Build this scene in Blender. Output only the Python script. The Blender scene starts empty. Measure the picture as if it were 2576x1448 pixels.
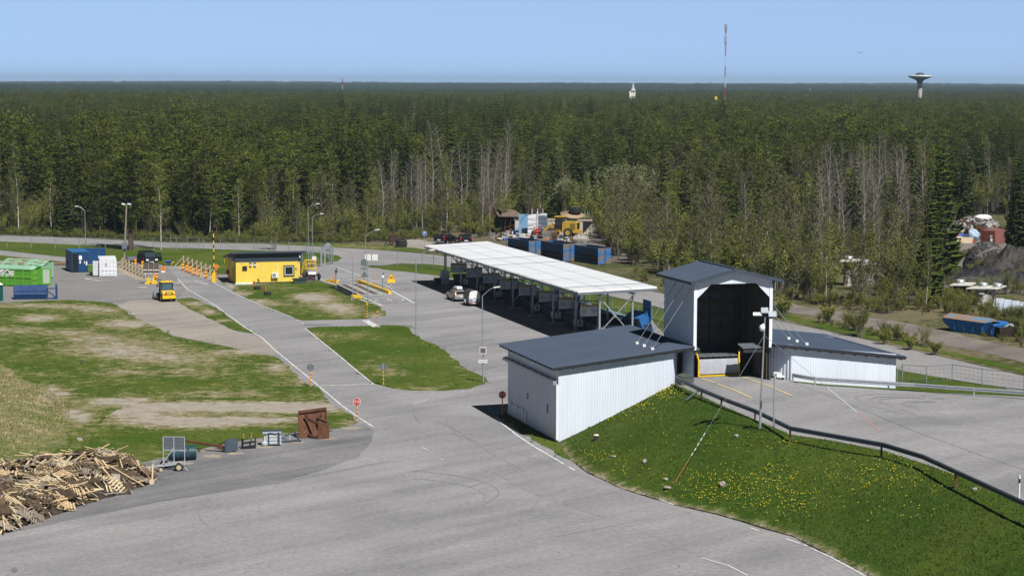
import bpy, math, random
import numpy as np
from mathutils import Vector, Matrix
from mathutils.geometry import delaunay_2d_cdt
R = math.radians
random.seed(7); RNG = np.random.default_rng(7)
SC = bpy.context.scene
COL = SC.collection
CAM_H = 28.0; CF = 5100.0; CX, CY = 1288.0, 724.0        # drone 28 m up, 70 mm lens (plan units: 2576 px wide)
ROLL = 0.0031; PITCH = math.atan2(515.0, CF)
cam_d = bpy.data.cameras.new('camera'); cam = bpy.data.objects.new('camera', cam_d); COL.objects.link(cam)
cam_d.sensor_width = 36.0; cam_d.lens = 36.0*CF/2576.0; cam_d.clip_start = 1.0; cam_d.clip_end = 30000.0
cam.matrix_world = Matrix.Translation((0, 0, CAM_H)) @ Matrix.Rotation(math.pi/2-PITCH, 4, 'X') @ Matrix.Rotation(ROLL, 4, 'Z')
SC.camera = cam
SUN_EL = R(52.0); SUN_AZ = math.atan2(0.51, -0.857)
SKY_TINT = (1.03, .97, .92)
world = bpy.data.worlds.new('World'); SC.world = world; world.use_nodes = True
wn = world.node_tree.nodes; wl = world.node_tree.links
bg = wn['Background']; bg.inputs['Strength'].default_value = 0.085
sky = wn.new('ShaderNodeTexSky'); sky.sky_type = 'NISHITA'; sky.sun_disc = False
sky.sun_elevation = SUN_EL; sky.sun_rotation = SUN_AZ; sky.altitude = 0
sky.air_density = 1.0; sky.dust_density = 0.0; sky.ozone_density = 1.0
wtc = wn.new('ShaderNodeTexCoord'); wad = wn.new('ShaderNodeVectorMath'); wad.operation = 'ADD'; wad.inputs[1].default_value = (0, 0, .30)
wl.new(wtc.outputs['Generated'], wad.inputs[0]); wl.new(wad.outputs['Vector'], sky.inputs['Vector'])
wsp = wn.new('ShaderNodeSeparateXYZ'); wl.new(wtc.outputs['Generated'], wsp.inputs[0])
wmr = wn.new('ShaderNodeMapRange'); wmr.inputs['From Min'].default_value = .042; wmr.inputs['From Max'].default_value = .14; wmr.inputs['To Min'].default_value = 2.15; wmr.inputs['To Max'].default_value = .17
wl.new(wsp.outputs['Z'], wmr.inputs['Value'])
wsc = wn.new('ShaderNodeVectorMath'); wsc.operation = 'SCALE'; wl.new(sky.outputs['Color'], wsc.inputs[0]); wl.new(wmr.outputs['Result'], wsc.inputs['Scale'])
wmu = wn.new('ShaderNodeVectorMath'); wmu.operation = 'MULTIPLY'; wmu.inputs[1].default_value = SKY_TINT; wl.new(wsc.outputs['Vector'], wmu.inputs[0])
wl.new(wmu.outputs['Vector'], bg.inputs['Color'])
sun_d = bpy.data.lights.new('sun', 'SUN'); sun = bpy.data.objects.new('sun', sun_d); COL.objects.link(sun)
sun_d.energy = 5.0; sun_d.angle = R(0.53); sun_d.color = (1.0, 0.975, 0.945)
sdir = Vector((math.sin(SUN_AZ)*math.cos(SUN_EL), math.cos(SUN_AZ)*math.cos(SUN_EL), math.sin(SUN_EL)))
sun.rotation_mode = 'QUATERNION'; sun.rotation_quaternion = (-sdir).to_track_quat('-Z', 'Y')
SC.view_settings.view_transform = 'Standard'; SC.view_settings.look = 'None'
SC.view_settings.exposure = 0.3; SC.view_settings.gamma = 1.0
SC.cycles.max_bounces = 6; SC.cycles.transparent_max_bounces = 6; SC.cycles.volume_bounces = 1
SC.cycles.use_denoising = True
def ray(u, v):
    x = (u-CX)/CF; y = (CY-v)/CF; c, s = math.cos(ROLL), math.sin(ROLL)
    xr, yr = x*c-y*s, x*s+y*c
    cp, sp = math.cos(PITCH), math.sin(PITCH)
    return Vector((xr, cp+yr*sp, -sp+yr*cp))
def g(u, v, z=0.0):
    d = ray(u, v); t = (z-CAM_H)/d.z
    return Vector((d.x*t, d.y*t, z))
def projn(P):
    P = np.asarray(P, float).reshape(-1, 3)-np.array([0, 0, CAM_H])
    cp, sp = math.cos(PITCH), math.sin(PITCH)
    f = P[:, 1]*cp-P[:, 2]*sp; up = P[:, 1]*sp+P[:, 2]*cp
    xr, yr = P[:, 0]/f, up/f; c, s = math.cos(ROLL), math.sin(ROLL)
    return np.stack([CX+(xr*c+yr*s)*CF, CY-(-xr*s+yr*c)*CF], 1)
def up_at(base, v):                                       # height above base seen at plan row v
    u0 = projn(base)[0][0]; d = ray(u0, v); t = base.y/d.y
    return CAM_H+d.z*t-base.z
SITE_A = math.atan2(0.2842, 0.9588)
EX = Vector((0.9588, 0.2842, 0)); EY = Vector((-0.2842, 0.9588, 0)); C0 = g(1404, 1112)
def S(a, b, z=0.0): return C0+EX*a+EY*b+Vector((0, 0, z))
def onplane(u, v, p0, n):
    d = ray(u, v); o = Vector((0, 0, CAM_H)); return o+d*((p0-o).dot(n)/d.dot(n))
def loc(p): q = p-C0; return (q.dot(EX), q.dot(EY), p.z)
def tag(o, label=None, cat=None, group=None, kind=None):
    if label: o['label'] = label
    if cat: o['category'] = cat
    if group: o['group'] = group
    if kind: o['kind'] = kind
    return o
def empty(name, loc=(0, 0, 0), rz=0.0, label=None, cat=None, group=None):
    o = bpy.data.objects.new(name, None); COL.objects.link(o); o.empty_display_size = 0.3
    o.location = loc; o.rotation_euler = (0, 0, rz); return tag(o, label, cat, group)
TXT = {}
def text_geo(s, size):
    if s not in TXT:
        cu = bpy.data.curves.new('t', 'FONT'); cu.body = s; cu.align_x = 'CENTER'; cu.align_y = 'CENTER'; cu.resolution_u = 3; cu.fill_mode = 'FRONT'
        ob = bpy.data.objects.new('t', cu); COL.objects.link(ob)
        me = bpy.data.meshes.new_from_object(ob.evaluated_get(bpy.context.evaluated_depsgraph_get()))
        TXT[s] = ([tuple(v.co) for v in me.vertices], [tuple(p.vertices) for p in me.polygons])
        bpy.data.objects.remove(ob); bpy.data.curves.remove(cu); bpy.data.meshes.remove(me)
    V, Fc = TXT[s]; return [(x*size, y*size) for x, y, z in V], Fc
class MB:
    def __init__(s): s.v = []; s.f = []; s.m = []; s.sm = []; s.M = None
    def add(s, V, Fs, mi=0, smooth=False):
        n = len(s.v)
        if s.M is not None: V = [s.M @ Vector(p) for p in V]
        s.v += [tuple(p) for p in V]; s.f += [tuple(i+n for i in f) for f in Fs]
        s.m += [mi]*len(Fs); s.sm += [smooth]*len(Fs); return s
    def box(s, x0, x1, y0, y1, z0, z1, mi=0):
        V = [(x0, y0, z0), (x1, y0, z0), (x1, y1, z0), (x0, y1, z0), (x0, y0, z1), (x1, y0, z1), (x1, y1, z1), (x0, y1, z1)]
        return s.add(V, [(0, 3, 2, 1), (4, 5, 6, 7), (0, 1, 5, 4), (1, 2, 6, 5), (2, 3, 7, 6), (3, 0, 4, 7)], mi)
    def cbox(s, c, d, mi=0, rot=None):
        hx, hy, hz = d[0]/2, d[1]/2, d[2]/2
        V = [Vector((sx*hx, sy*hy, sz*hz)) for sz in (-1, 1) for sx, sy in ((-1, -1), (1, -1), (1, 1), (-1, 1))]
        if rot is not None: V = [rot @ p for p in V]
        V = [p+Vector(c) for p in V]
        return s.add(V, [(0, 3, 2, 1), (4, 5, 6, 7), (0, 1, 5, 4), (1, 2, 6, 5), (2, 3, 7, 6), (3, 0, 4, 7)], mi)
    def bar(s, p, q, w, h=None, mi=0):                    # square bar p->q
        p = Vector(p); q = Vector(q); d = (q-p); L = d.length
        if L < 1e-6: return s
        h = h or w
        rot = d.to_track_quat('Z', 'Y').to_matrix()
        V = [p+rot @ Vector((sx*w/2, sy*h/2, z)) for z in (0, L) for sx, sy in ((-1, -1), (1, -1), (1, 1), (-1, 1))]
        return s.add(V, [(0, 3, 2, 1), (4, 5, 6, 7), (0, 1, 5, 4), (1, 2, 6, 5), (2, 3, 7, 6), (3, 0, 4, 7)], mi)
    def tube(s, p, q, r0, r1=None, n=8, mi=0, cap=True):
        p = Vector(p); q = Vector(q); d = q-p; r1 = r0 if r1 is None else r1
        if d.length < 1e-6: return s
        rot = d.to_track_quat('Z', 'Y').to_matrix(); V = []
        for c, r in ((p, r0), (q, r1)):
            V += [c+rot @ Vector((r*math.cos(2*math.pi*i/n), r*math.sin(2*math.pi*i/n), 0)) for i in range(n)]
        Fs = [(i, (i+1) % n, n+(i+1) % n, n+i) for i in range(n)]
        s.add(V, Fs, mi, n > 5)
        if cap: s.add(V, [tuple(range(n-1, -1, -1)), tuple(range(n, 2*n))], mi)
        return s
    def path(s, pts, r, n=6, mi=0):
        for a, b in zip(pts[:-1], pts[1:]): s.tube(a, b, r, r, n, mi)
        return s
    def lathe(s, prof, n=24, c=(0, 0, 0), mi=0, smooth=True):
        V = [(c[0]+r*math.cos(2*math.pi*i/n), c[1]+r*math.sin(2*math.pi*i/n), c[2]+z) for r, z in prof for i in range(n)]
        Fs = [(j*n+i, j*n+(i+1) % n, (j+1)*n+(i+1) % n, (j+1)*n+i) for j in range(len(prof)-1) for i in range(n)]
        return s.add(V, Fs, mi, smooth)
    def wheel(s, c, r, w, axis='y', n=18, mi=0):          # round tyre, axis x or y
        prof = [(r*.55, -w/2), (r*.92, -w/2), (r, -w*.34), (r, w*.34), (r*.92, w/2), (r*.55, w/2), (r*.55, -w/2)]
        V = []
        for pr, pz in prof:
            for i in range(n):
                a = 2*math.pi*i/n
                V.append((c[0]+pr*math.cos(a), c[1]+pz, c[2]+pr*math.sin(a)) if axis == 'y' else (c[0]+pz, c[1]+pr*math.cos(a), c[2]+pr*math.sin(a)))
        Fs = [(j*n+i, j*n+(i+1) % n, (j+1)*n+(i+1) % n, (j+1)*n+i) for j in range(len(prof)-1) for i in range(n)]
        return s.add(V, Fs, mi, True)
    def prism(s, pts, axis, t0, t1, mi=0):                # outline extruded: axis 'y' uses (x,z), 'x' uses (y,z), 'z' uses (x,y)
        def P(a, b, t): return (a, t, b) if axis == 'y' else ((t, a, b) if axis == 'x' else (a, b, t))
        n = len(pts); V = [P(a, b, t0) for a, b in pts]+[P(a, b, t1) for a, b in pts]
        Fs = [(i, (i+1) % n, n+(i+1) % n, n+i) for i in range(n)]+[tuple(range(n-1, -1, -1)), tuple(range(n, 2*n))]
        return s.add(V, Fs, mi)
    def quad(s, a, b, c, d, mi=0): return s.add([a, b, c, d], [(0, 1, 2, 3)], mi)
    def poly(s, pts, mi=0): return s.add(pts, [tuple(range(len(pts)))], mi)
    def disc(s, c, r, nrm, n=20, mi=0, ry=None):
        rot = Vector(nrm).to_track_quat('Z', 'Y').to_matrix(); ry = ry or r
        return s.poly([Vector(c)+rot @ Vector((r*math.cos(2*math.pi*i/n), ry*math.sin(2*math.pi*i/n), 0)) for i in range(n)], mi)
    def text(s, st, size, c, right, up, mi=0):
        V, Fs = text_geo(st, size); c = Vector(c); right = Vector(right); up = Vector(up)
        return s.add([c+right*x+up*y for x, y in V], Fs, mi)
    def blob(s, c, r, n=8, m=6, jit=.2, mi=0, rnd=random, smooth=False):
        V = []; Fs = []
        for j in range(m+1):
            th = math.pi*j/m
            for i in range(n):
                k = 1+jit*(rnd.random()-.5)*2; ph = 2*math.pi*i/n
                V.append((c[0]+r[0]*k*math.sin(th)*math.cos(ph), c[1]+r[1]*k*math.sin(th)*math.sin(ph), c[2]+r[2]*k*math.cos(th)))
        for j in range(m):
            for i in range(n): Fs.append((j*n+i, (j+1)*n+i, (j+1)*n+(i+1) % n, j*n+(i+1) % n))
        return s.add(V, Fs, mi, smooth)
    def build(s, name, mats, parent=None, loc=None, rz=None, bevel=0.0):
        me = bpy.data.meshes.new(name); me.from_pydata(s.v, [], s.f)
        for m in (mats if isinstance(mats, (list, tuple)) else [mats]): me.materials.append(m)
        if len(set(s.m)) > 1 or (s.m and s.m[0]): me.polygons.foreach_set('material_index', s.m)
        me.polygons.foreach_set('use_smooth', s.sm); me.update()
        o = bpy.data.objects.new(name, me); COL.objects.link(o)
        if parent is not None: o.parent = parent
        if loc is not None: o.location = loc
        if rz is not None: o.rotation_euler = (0, 0, rz)
        if bevel:
            b = o.modifiers.new('bevel', 'BEVEL'); b.width = bevel; b.segments = 2; b.limit_method = 'ANGLE'
        return o
def copy_tree(o, parent=None):
    c = o.copy(); COL.objects.link(c)
    if parent is not None: c.parent = parent
    for ch in [x for x in o.children]: copy_tree(ch, c)
    return c
def place(o, loc, rz=None, label=None, sc=None):
    o.location = loc
    if rz is not None: o.rotation_euler = (0, 0, rz)
    if label: o['label'] = label
    if sc: o.scale = (sc, sc, sc) if not isinstance(sc, (tuple, list)) else sc
    return o
MATS = {}
def srgb(r, gg, b):
    f = lambda c: (c/255/12.92) if c/255 <= .04045 else ((c/255+.055)/1.055)**2.4
    return (f(r), f(gg), f(b))
def mat(name, c, c2=None, rough=.7, metal=0.0, scale=3.0, fine=0.0, fscale=60.0, bump=0.0, lo=.35, hi=.65, spec=.3, stretch=None, coat=0.0, trans=0.0):
    if name in MATS: return MATS[name]
    m = bpy.data.materials.new(name); m.use_nodes = True; N = m.node_tree.nodes; L = m.node_tree.links
    b = N['Principled BSDF']; b.inputs['Roughness'].default_value = rough; b.inputs['Metallic'].default_value = metal
    b.inputs['Specular IOR Level'].default_value = spec; b.inputs['Coat Weight'].default_value = coat
    b.inputs['Base Color'].default_value = (*c, 1); last = None
    if trans: b.inputs['Transmission Weight'].default_value = trans
    if c2 is not None or fine or bump:
        tc = N.new('ShaderNodeTexCoord'); co = tc.outputs['Object']
        if stretch:
            mp = N.new('ShaderNodeMapping'); mp.inputs['Scale'].default_value = stretch; L.new(co, mp.inputs['Vector']); co = mp.outputs['Vector']
    if c2 is not None:
        nz = N.new('ShaderNodeTexNoise'); nz.inputs['Scale'].default_value = scale; nz.inputs['Detail'].default_value = 6; nz.inputs['Roughness'].default_value = .62
        L.new(co, nz.inputs['Vector'])
        rp = N.new('ShaderNodeValToRGB'); rp.color_ramp.elements[0].position = lo; rp.color_ramp.elements[1].position = hi
        rp.color_ramp.elements[0].color = (*c, 1); rp.color_ramp.elements[1].color = (*c2, 1)
        L.new(nz.outputs['Fac'], rp.inputs['Fac']); last = rp.outputs['Color']
    if fine:
        nf = N.new('ShaderNodeTexNoise'); nf.inputs['Scale'].default_value = fscale; nf.inputs['Detail'].default_value = 4; nf.inputs['Roughness'].default_value = .75
        L.new(co, nf.inputs['Vector'])
        mr = N.new('ShaderNodeMapRange'); mr.inputs['From Min'].default_value = .25; mr.inputs['From Max'].default_value = .75
        mr.inputs['To Min'].default_value = 1-fine; mr.inputs['To Max'].default_value = 1+fine
        L.new(nf.outputs['Fac'], mr.inputs['Value'])
        mx = N.new('ShaderNodeVectorMath'); mx.operation = 'SCALE'
        if last is not None: L.new(last, mx.inputs[0])
        else: mx.inputs[0].default_value = c
        L.new(mr.outputs['Result'], mx.inputs['Scale']); last = mx.outputs['Vector']
        if bump:
            bp = N.new('ShaderNodeBump'); bp.inputs['Strength'].default_value = bump; bp.inputs['Distance'].default_value = .1
            L.new(nf.outputs['Fac'], bp.inputs['Height']); L.new(bp.outputs['Normal'], b.inputs['Normal'])
    if last is not None: L.new(last, b.inputs['Base Color'])
    MATS[name] = m; return m
def lin(x): return (x, x, x)
white_paint = mat('white_paint', (.70, .72, .76), (.78, .79, .81), rough=.45, scale=.7)
white_plain = mat('white_plain', (.78, .78, .77), (.68, .68, .66), rough=.5, scale=2)
line_paint = mat('line_paint', (.62, .62, .61), (.32, .32, .32), rough=.8, scale=1.6, fine=.2, fscale=8, lo=.45, hi=.68)
yline_paint = mat('yellow_line_paint', (.60, .48, .22), (.42, .36, .22), rough=.8, scale=1.5)
galv = mat('galvanised_steel', (.36, .39, .42), (.47, .50, .52), rough=.42, metal=.55, scale=5)
galv_dark = mat('dark_steel', (.055, .075, .10), (.08, .10, .12), rough=.45, metal=.3, scale=4)
steel_grey = mat('grey_steel', (.16, .18, .21), (.22, .25, .28), rough=.5, metal=.3, scale=4)
black = mat('black_plastic', (.012, .012, .014), (.022, .022, .024), rough=.5, scale=6)
rubber = mat('rubber', (.016, .016, .017), (.035, .034, .032), rough=.85, scale=5)
glass = mat('dark_glass', (.012, .018, .022), rough=.06, spec=.7)
red = mat('sign_red', (.52, .035, .02), (.44, .03, .02), rough=.45, scale=4)
yellow = mat('yellow_paint', (.80, .52, .02), (.70, .44, .02), rough=.45, scale=3)
orange = mat('orange_plastic', (.75, .22, .03), (.62, .18, .03), rough=.5, scale=4)
rust = mat('rust', (.075, .032, .018), (.14, .065, .034), rough=.9, scale=2.5, fine=.2, fscale=18)
brown_wood = mat('dark_brown_paint', (.045, .026, .022), (.06, .036, .03), rough=.7, scale=4)
pale_wood = mat('new_timber', (.62, .52, .35), (.50, .40, .25), rough=.75, scale=4)
grey_wood = mat('weathered_timber', (.20, .16, .12), (.30, .26, .21), rough=.9, scale=4)
dark_wood = mat('old_timber', (.060, .042, .027), (.12, .085, .052), rough=.9, scale=4)
concrete = mat('concrete', (.36, .34, .31), (.28, .27, .25), rough=.9, scale=2, fine=.1)
stone = mat('stone', (.34, .31, .28), (.24, .22, .20), rough=.9, scale=3, fine=.15, fscale=14)
def attr(me, name, vals):
    a = me.attributes.new(name, 'FLOAT', 'POINT'); a.data.foreach_set('value', np.asarray(vals, np.float32))
def turf_mat(name, lush, mid, straw, soil, k=1.0, fleck=.35):
    m = bpy.data.materials.new(name); m.use_nodes = True; N = m.node_tree.nodes; L = m.node_tree.links
    b = N['Principled BSDF']; b.inputs['Roughness'].default_value = .95; b.inputs['Specular IOR Level'].default_value = .1
    tc = N.new('ShaderNodeTexCoord'); co = tc.outputs['Object']
    def noise(sc, det=6, ro=.65):
        n = N.new('ShaderNodeTexNoise'); n.inputs['Scale'].default_value = sc; n.inputs['Detail'].default_value = det; n.inputs['Roughness'].default_value = ro
        L.new(co, n.inputs['Vector']); return n.outputs['Fac']
    def math_(op, a, bb, clamp=False):
        n = N.new('ShaderNodeMath'); n.operation = op; n.use_clamp = clamp
        for i, x in enumerate((a, bb)):
            if isinstance(x, (int, float)): n.inputs[i].default_value = x
            else: L.new(x, n.inputs[i])
        return n.outputs[0]
    def ramp(f, lo, hi):
        n = N.new('ShaderNodeMapRange'); n.interpolation_type = 'SMOOTHSTEP'; n.inputs['From Min'].default_value = lo; n.inputs['From Max'].default_value = hi
        L.new(f, n.inputs['Value']); return n.outputs['Result']
    def mix(f, a, bb):
        n = N.new('ShaderNodeMix'); n.data_type = 'RGBA'
        L.new(f, n.inputs['Factor'])
        for i, x in ((6, a), (7, bb)):
            if isinstance(x, tuple): n.inputs[i].default_value = (*x, 1)
            else: L.new(x, n.inputs[i])
        return n.outputs[2]
    at = N.new('ShaderNodeAttribute'); at.attribute_name = 'dirt'; dirt = at.outputs['Fac']
    big = noise(.11, 4, .6); midn = noise(.7, 6, .7); fine = noise(2.4, 5, .85)
    c = mix(ramp(big, .35, .65), lush, mid)
    d1 = math_('ADD', dirt, math_('MULTIPLY', math_('SUBTRACT', midn, .5), 1.9))
    d1 = math_('ADD', d1, math_('MULTIPLY', math_('SUBTRACT', fine, .5), .9))
    d1 = math_('ADD', d1, math_('MULTIPLY', math_('SUBTRACT', big, .5), .5*k))
    c = mix(ramp(d1, .28, .62), c, straw)
    c = mix(ramp(d1, .62, .95), c, soil)
    sc = N.new('ShaderNodeVectorMath'); sc.operation = 'SCALE'; L.new(c, sc.inputs[0])
    mr = N.new('ShaderNodeMapRange'); mr.inputs['From Min'].default_value = .25; mr.inputs['From Max'].default_value = .75
    mr.inputs['To Min'].default_value = 1-fleck; mr.inputs['To Max'].default_value = 1+fleck
    L.new(math_('ADD', math_('MULTIPLY', fine, .55), math_('MULTIPLY', midn, .45)), mr.inputs['Value'])
    L.new(mr.outputs['Result'], sc.inputs['Scale']); L.new(sc.outputs['Vector'], b.inputs['Base Color'])
    bp = N.new('ShaderNodeBump'); bp.inputs['Strength'].default_value = .6; bp.inputs['Distance'].default_value = .12
    L.new(fine, bp.inputs['Height']); L.new(bp.outputs['Normal'], b.inputs['Normal'])
    return m
lawn_mat = turf_mat('lawn', (.050, .088, .009), (.084, .110, .018), (.195, .175, .085), (.31, .275, .225), 1.2, .5)
mound_mat = turf_mat('mound_grass', (.037, .073, .007), (.062, .094, .012), (.115, .130, .045), (.26, .22, .15), .7, .50)
bank_mat = turf_mat('dry_bank', (.10, .13, .035), (.17, .16, .07), (.30, .25, .14), (.36, .31, .23), 1.0, .40)
wild_mat = turf_mat('rough_ground', (.055, .066, .022), (.085, .085, .036), (.15, .128, .072), (.105, .088, .066), 1.3, .5)
forest_mat = turf_mat('forest_floor', (.020, .026, .012), (.035, .036, .018), (.05, .045, .025), (.06, .05, .035), .6, .35)
def asphalt_mat(name, c, c2, grain=.3, streak=(.045, .40, 1), rot=.80):
    m = bpy.data.materials.new(name); m.use_nodes = True; N = m.node_tree.nodes; L = m.node_tree.links
    b = N['Principled BSDF']; b.inputs['Roughness'].default_value = .9; b.inputs['Specular IOR Level'].default_value = .2
    tc = N.new('ShaderNodeTexCoord'); mp = N.new('ShaderNodeMapping'); mp.vector_type = 'TEXTURE'; mp.inputs['Scale'].default_value = tuple(1/q for q in streak); mp.inputs['Rotation'].default_value = (0, 0, rot)
    L.new(tc.outputs['Object'], mp.inputs['Vector'])
    n1 = N.new('ShaderNodeTexNoise'); n1.inputs['Scale'].default_value = 1.0; n1.inputs['Detail'].default_value = 7; n1.inputs['Roughness'].default_value = .6; L.new(mp.outputs['Vector'], n1.inputs['Vector'])
    n2 = N.new('ShaderNodeTexNoise'); n2.inputs['Scale'].default_value = .09; n2.inputs['Detail'].default_value = 5; n2.inputs['Roughness'].default_value = .6; L.new(tc.outputs['Object'], n2.inputs['Vector'])
    n3 = N.new('ShaderNodeTexNoise'); n3.inputs['Scale'].default_value = 2.6; n3.inputs['Detail'].default_value = 5; n3.inputs['Roughness'].default_value = .8; L.new(tc.outputs['Object'], n3.inputs['Vector'])
    ad = N.new('ShaderNodeMath'); ad.operation = 'ADD'; L.new(n1.outputs['Fac'], ad.inputs[0]); L.new(n2.outputs['Fac'], ad.inputs[1])
    rp = N.new('ShaderNodeValToRGB'); rp.color_ramp.elements[0].position = .75/2; rp.color_ramp.elements[1].position = 1.25/2
    rp.color_ramp.elements[0].color = (*c, 1); rp.color_ramp.elements[1].color = (*c2, 1)
    hf = N.new('ShaderNodeMath'); hf.operation = 'MULTIPLY'; hf.inputs[1].default_value = .5; L.new(ad.outputs[0], hf.inputs[0]); L.new(hf.outputs[0], rp.inputs['Fac'])
    mr = N.new('ShaderNodeMapRange'); mr.inputs['From Min'].default_value = .25; mr.inputs['From Max'].default_value = .75; mr.inputs['To Min'].default_value = 1-grain; mr.inputs['To Max'].default_value = 1+grain
    L.new(n3.outputs['Fac'], mr.inputs['Value'])
    sc = N.new('ShaderNodeVectorMath'); sc.operation = 'SCALE'; L.new(rp.outputs['Color'], sc.inputs[0]); L.new(mr.outputs['Result'], sc.inputs['Scale'])
    L.new(sc.outputs['Vector'], b.inputs['Base Color']); return m
asphalt = asphalt_mat('asphalt', (.186, .184, .188), (.286, .279, .281))
asphalt_old = asphalt_mat('older_asphalt', (.115, .115, .122), (.225, .22, .222), streak=(.03, .5, 1), rot=.80)
asphalt_yard = asphalt_mat('yard_asphalt', (.170, .163, .162), (.232, .221, .216))
asphalt_mid = asphalt_mat('worn_asphalt', (.182, .18, .186), (.272, .265, .268))
asphalt_road = asphalt_mat('road_asphalt', (.215, .21, .212), (.275, .268, .265), streak=(.4, .04, 1), rot=.28)
gravel = asphalt_mat('gravel', (.225, .205, .180), (.33, .30, .262), grain=.3)
soil_track = asphalt_mat('soil_track', (.125, .108, .095), (.215, .19, .165), grain=.3)

EDGEN = {}
def wob(pts, amp, step):                                   # world outline subdivided and roughened
    out = []
    n = len(pts)
    for i in range(n):
        p, q = pts[i], pts[(i+1) % n]; L = (q-p).length; k = max(1, int(L/step))
        nx, ny = -(q-p).y/max(L, 1e-6), (q-p).x/max(L, 1e-6)
        for j in range(k):
            t = j/k; w = random.uniform(-amp, amp) if amp else 0
            out.append((p.x+(q.x-p.x)*t+nx*w, p.y+(q.y-p.y)*t+ny*w))
    return out
def inside(P, poly):
    x, y = P[:, 0], P[:, 1]; c = np.zeros(len(P), bool); n = len(poly); px, py = np.array(poly).T; j = n-1
    for i in range(n):
        cond = (py[i] > y) != (py[j] > y)
        with np.errstate(divide='ignore', invalid='ignore'):
            c ^= cond & (x < (px[j]-px[i])*(y-py[i])/(py[j]-py[i])+px[i])
        j = i
    return c
def smooth_px(pts, it=1):                                  # Chaikin
    for _ in range(it):
        o = []
        for i in range(len(pts)):
            p, q = pts[i], pts[(i+1) % len(pts)]
            o += [(p[0]*.75+q[0]*.25, p[1]*.75+q[1]*.25), (p[0]*.25+q[0]*.75, p[1]*.25+q[1]*.75)]
        pts = o
    return pts
def sheet(name, px, m, z=.02, step=0, amp=0.0, sub=2.0, blobs=None, base=0.0, smooth=0, kind='structure', zf=None, world_pts=None):
    pts = world_pts or [g(u, v) for u, v in smooth_px(px, smooth)]
    edge = wob(pts, amp, sub)
    V = [Vector(p) for p in edge]; E = [(i, (i+1) % len(V)) for i in range(len(V))]
    if step:
        a = np.array(edge); x0, y0 = a.min(0); x1, y1 = a.max(0)
        gx, gy = np.meshgrid(np.arange(x0, x1, step), np.arange(y0, y1, step)); P = np.stack([gx.ravel(), gy.ravel()], 1)
        P += RNG.uniform(-.25, .25, P.shape)*step
        V += [Vector(p) for p in P[inside(P, edge)]]
    r = delaunay_2d_cdt(V, E, [], 1, 1e-4)
    vs = [(p.x, p.y, z if zf is None else zf(p.x, p.y)) for p in r[0]]
    me = bpy.data.meshes.new(name); me.from_pydata(vs, [], [f for f in r[2]]); me.materials.append(m)
    if blobs is not None:
        uv = projn(np.array([(x, y, z) for x, y, _ in vs])); d = np.full(len(vs), base, float)
        for bu, bv, ru, rv, st in blobs:
            q = ((uv[:, 0]-bu)/ru)**2+((uv[:, 1]-bv)/rv)**2; d += st*np.exp(-q*1.2)
        attr(me, 'dirt', d)
    me.update(); o = bpy.data.objects.new(name, me); COL.objects.link(o); EDGEN[o.name] = len(edge)
    if kind: o['kind'] = kind
    return o
def strip(mb, pts, w, z, mi=0):
    n = len(pts); L = []; Rr = []
    for i, p in enumerate(pts):
        d = (pts[min(i+1, n-1)]-pts[max(i-1, 0)]); d.z = 0; d.normalize(); nrm = Vector((-d.y, d.x, 0))*w/2
        zz = z if not callable(z) else z(p)
        L.append((p.x+nrm.x, p.y+nrm.y, zz)); Rr.append((p.x-nrm.x, p.y-nrm.y, zz))
    mb.add(L+Rr, [(i, n+i, n+i+1, i+1) for i in range(n-1)], mi)
th = np.linspace(-math.pi, math.pi, 97); rad = np.concatenate([[0], np.geomspace(30, 11500, 60)])
me = bpy.data.meshes.new('ground'); VV = [(r*math.sin(t), r*math.cos(t), 0) for r in rad for t in th]
nt = len(th); FF = [(j*nt+i, j*nt+i+1, (j+1)*nt+i+1, (j+1)*nt+i) for j in range(len(rad)-1) for i in range(nt-1)]
me.from_pydata(VV, [], FF); me.materials.append(forest_mat); attr(me, 'dirt', np.full(len(VV), .2)); me.update()
o = bpy.data.objects.new('ground', me); COL.objects.link(o); o['kind'] = 'structure'
sheet('rough_ground', [(-500, 570), (-100, 582), (300, 588), (700, 600), (860, 603), (1010, 606), (1090, 575), (1150, 545), (1300, 522), (1480, 528), (1560, 560), (1680, 600), (1900, 590), (2100, 560), (2250, 548), (2450, 540), (3400, 560), (3400, 1500), (2500, 1450), (1700, 1000), (1500, 800), (900, 700), (-500, 700)],
      wild_mat, .01, step=4, sub=6, amp=.6, blobs=[(1300, 590, 190, 40, .55), (1380, 620, 150, 25, .5), (1020, 610, 80, 10, .6), (2150, 640, 300, 70, .35), (2350, 880, 300, 40, .35), (2200, 790, 250, 30, .4), (2100, 850, 120, 20, -.2), (1750, 740, 90, 25, -.15), (1000, 606, 60, 8, .3)], base=.32)
sheet('road', [(-500, 566), (0, 592), (193, 599), (430, 611), (640, 613), (830, 622), (1010, 633), (1200, 652), (1420, 690), (1660, 737), (1950, 805), (2160, 850), (2400, 905), (2700, 975), (3200, 1085), (3300, 1180), (2700, 1010), (2400, 955), (2250, 929), (2100, 900), (1900, 846), (1650, 770), (1500, 736), (1300, 700), (1110, 668), (1005, 662), (935, 668), (880, 700), (800, 720), (780, 690), (800, 664), (850, 657), (862, 650), (850, 643), (800, 636), (690, 631), (503, 626), (193, 616), (0, 607), (-500, 585)], asphalt_road, .02, amp=.1, sub=3)
sheet('road', [(-500, 585), (0, 630), (193, 650.6), (330, 660), (480, 672), (480, 700), (330, 676), (190, 661), (0, 642), (-500, 600)], asphalt_road, .024, amp=.1, sub=3)
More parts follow.
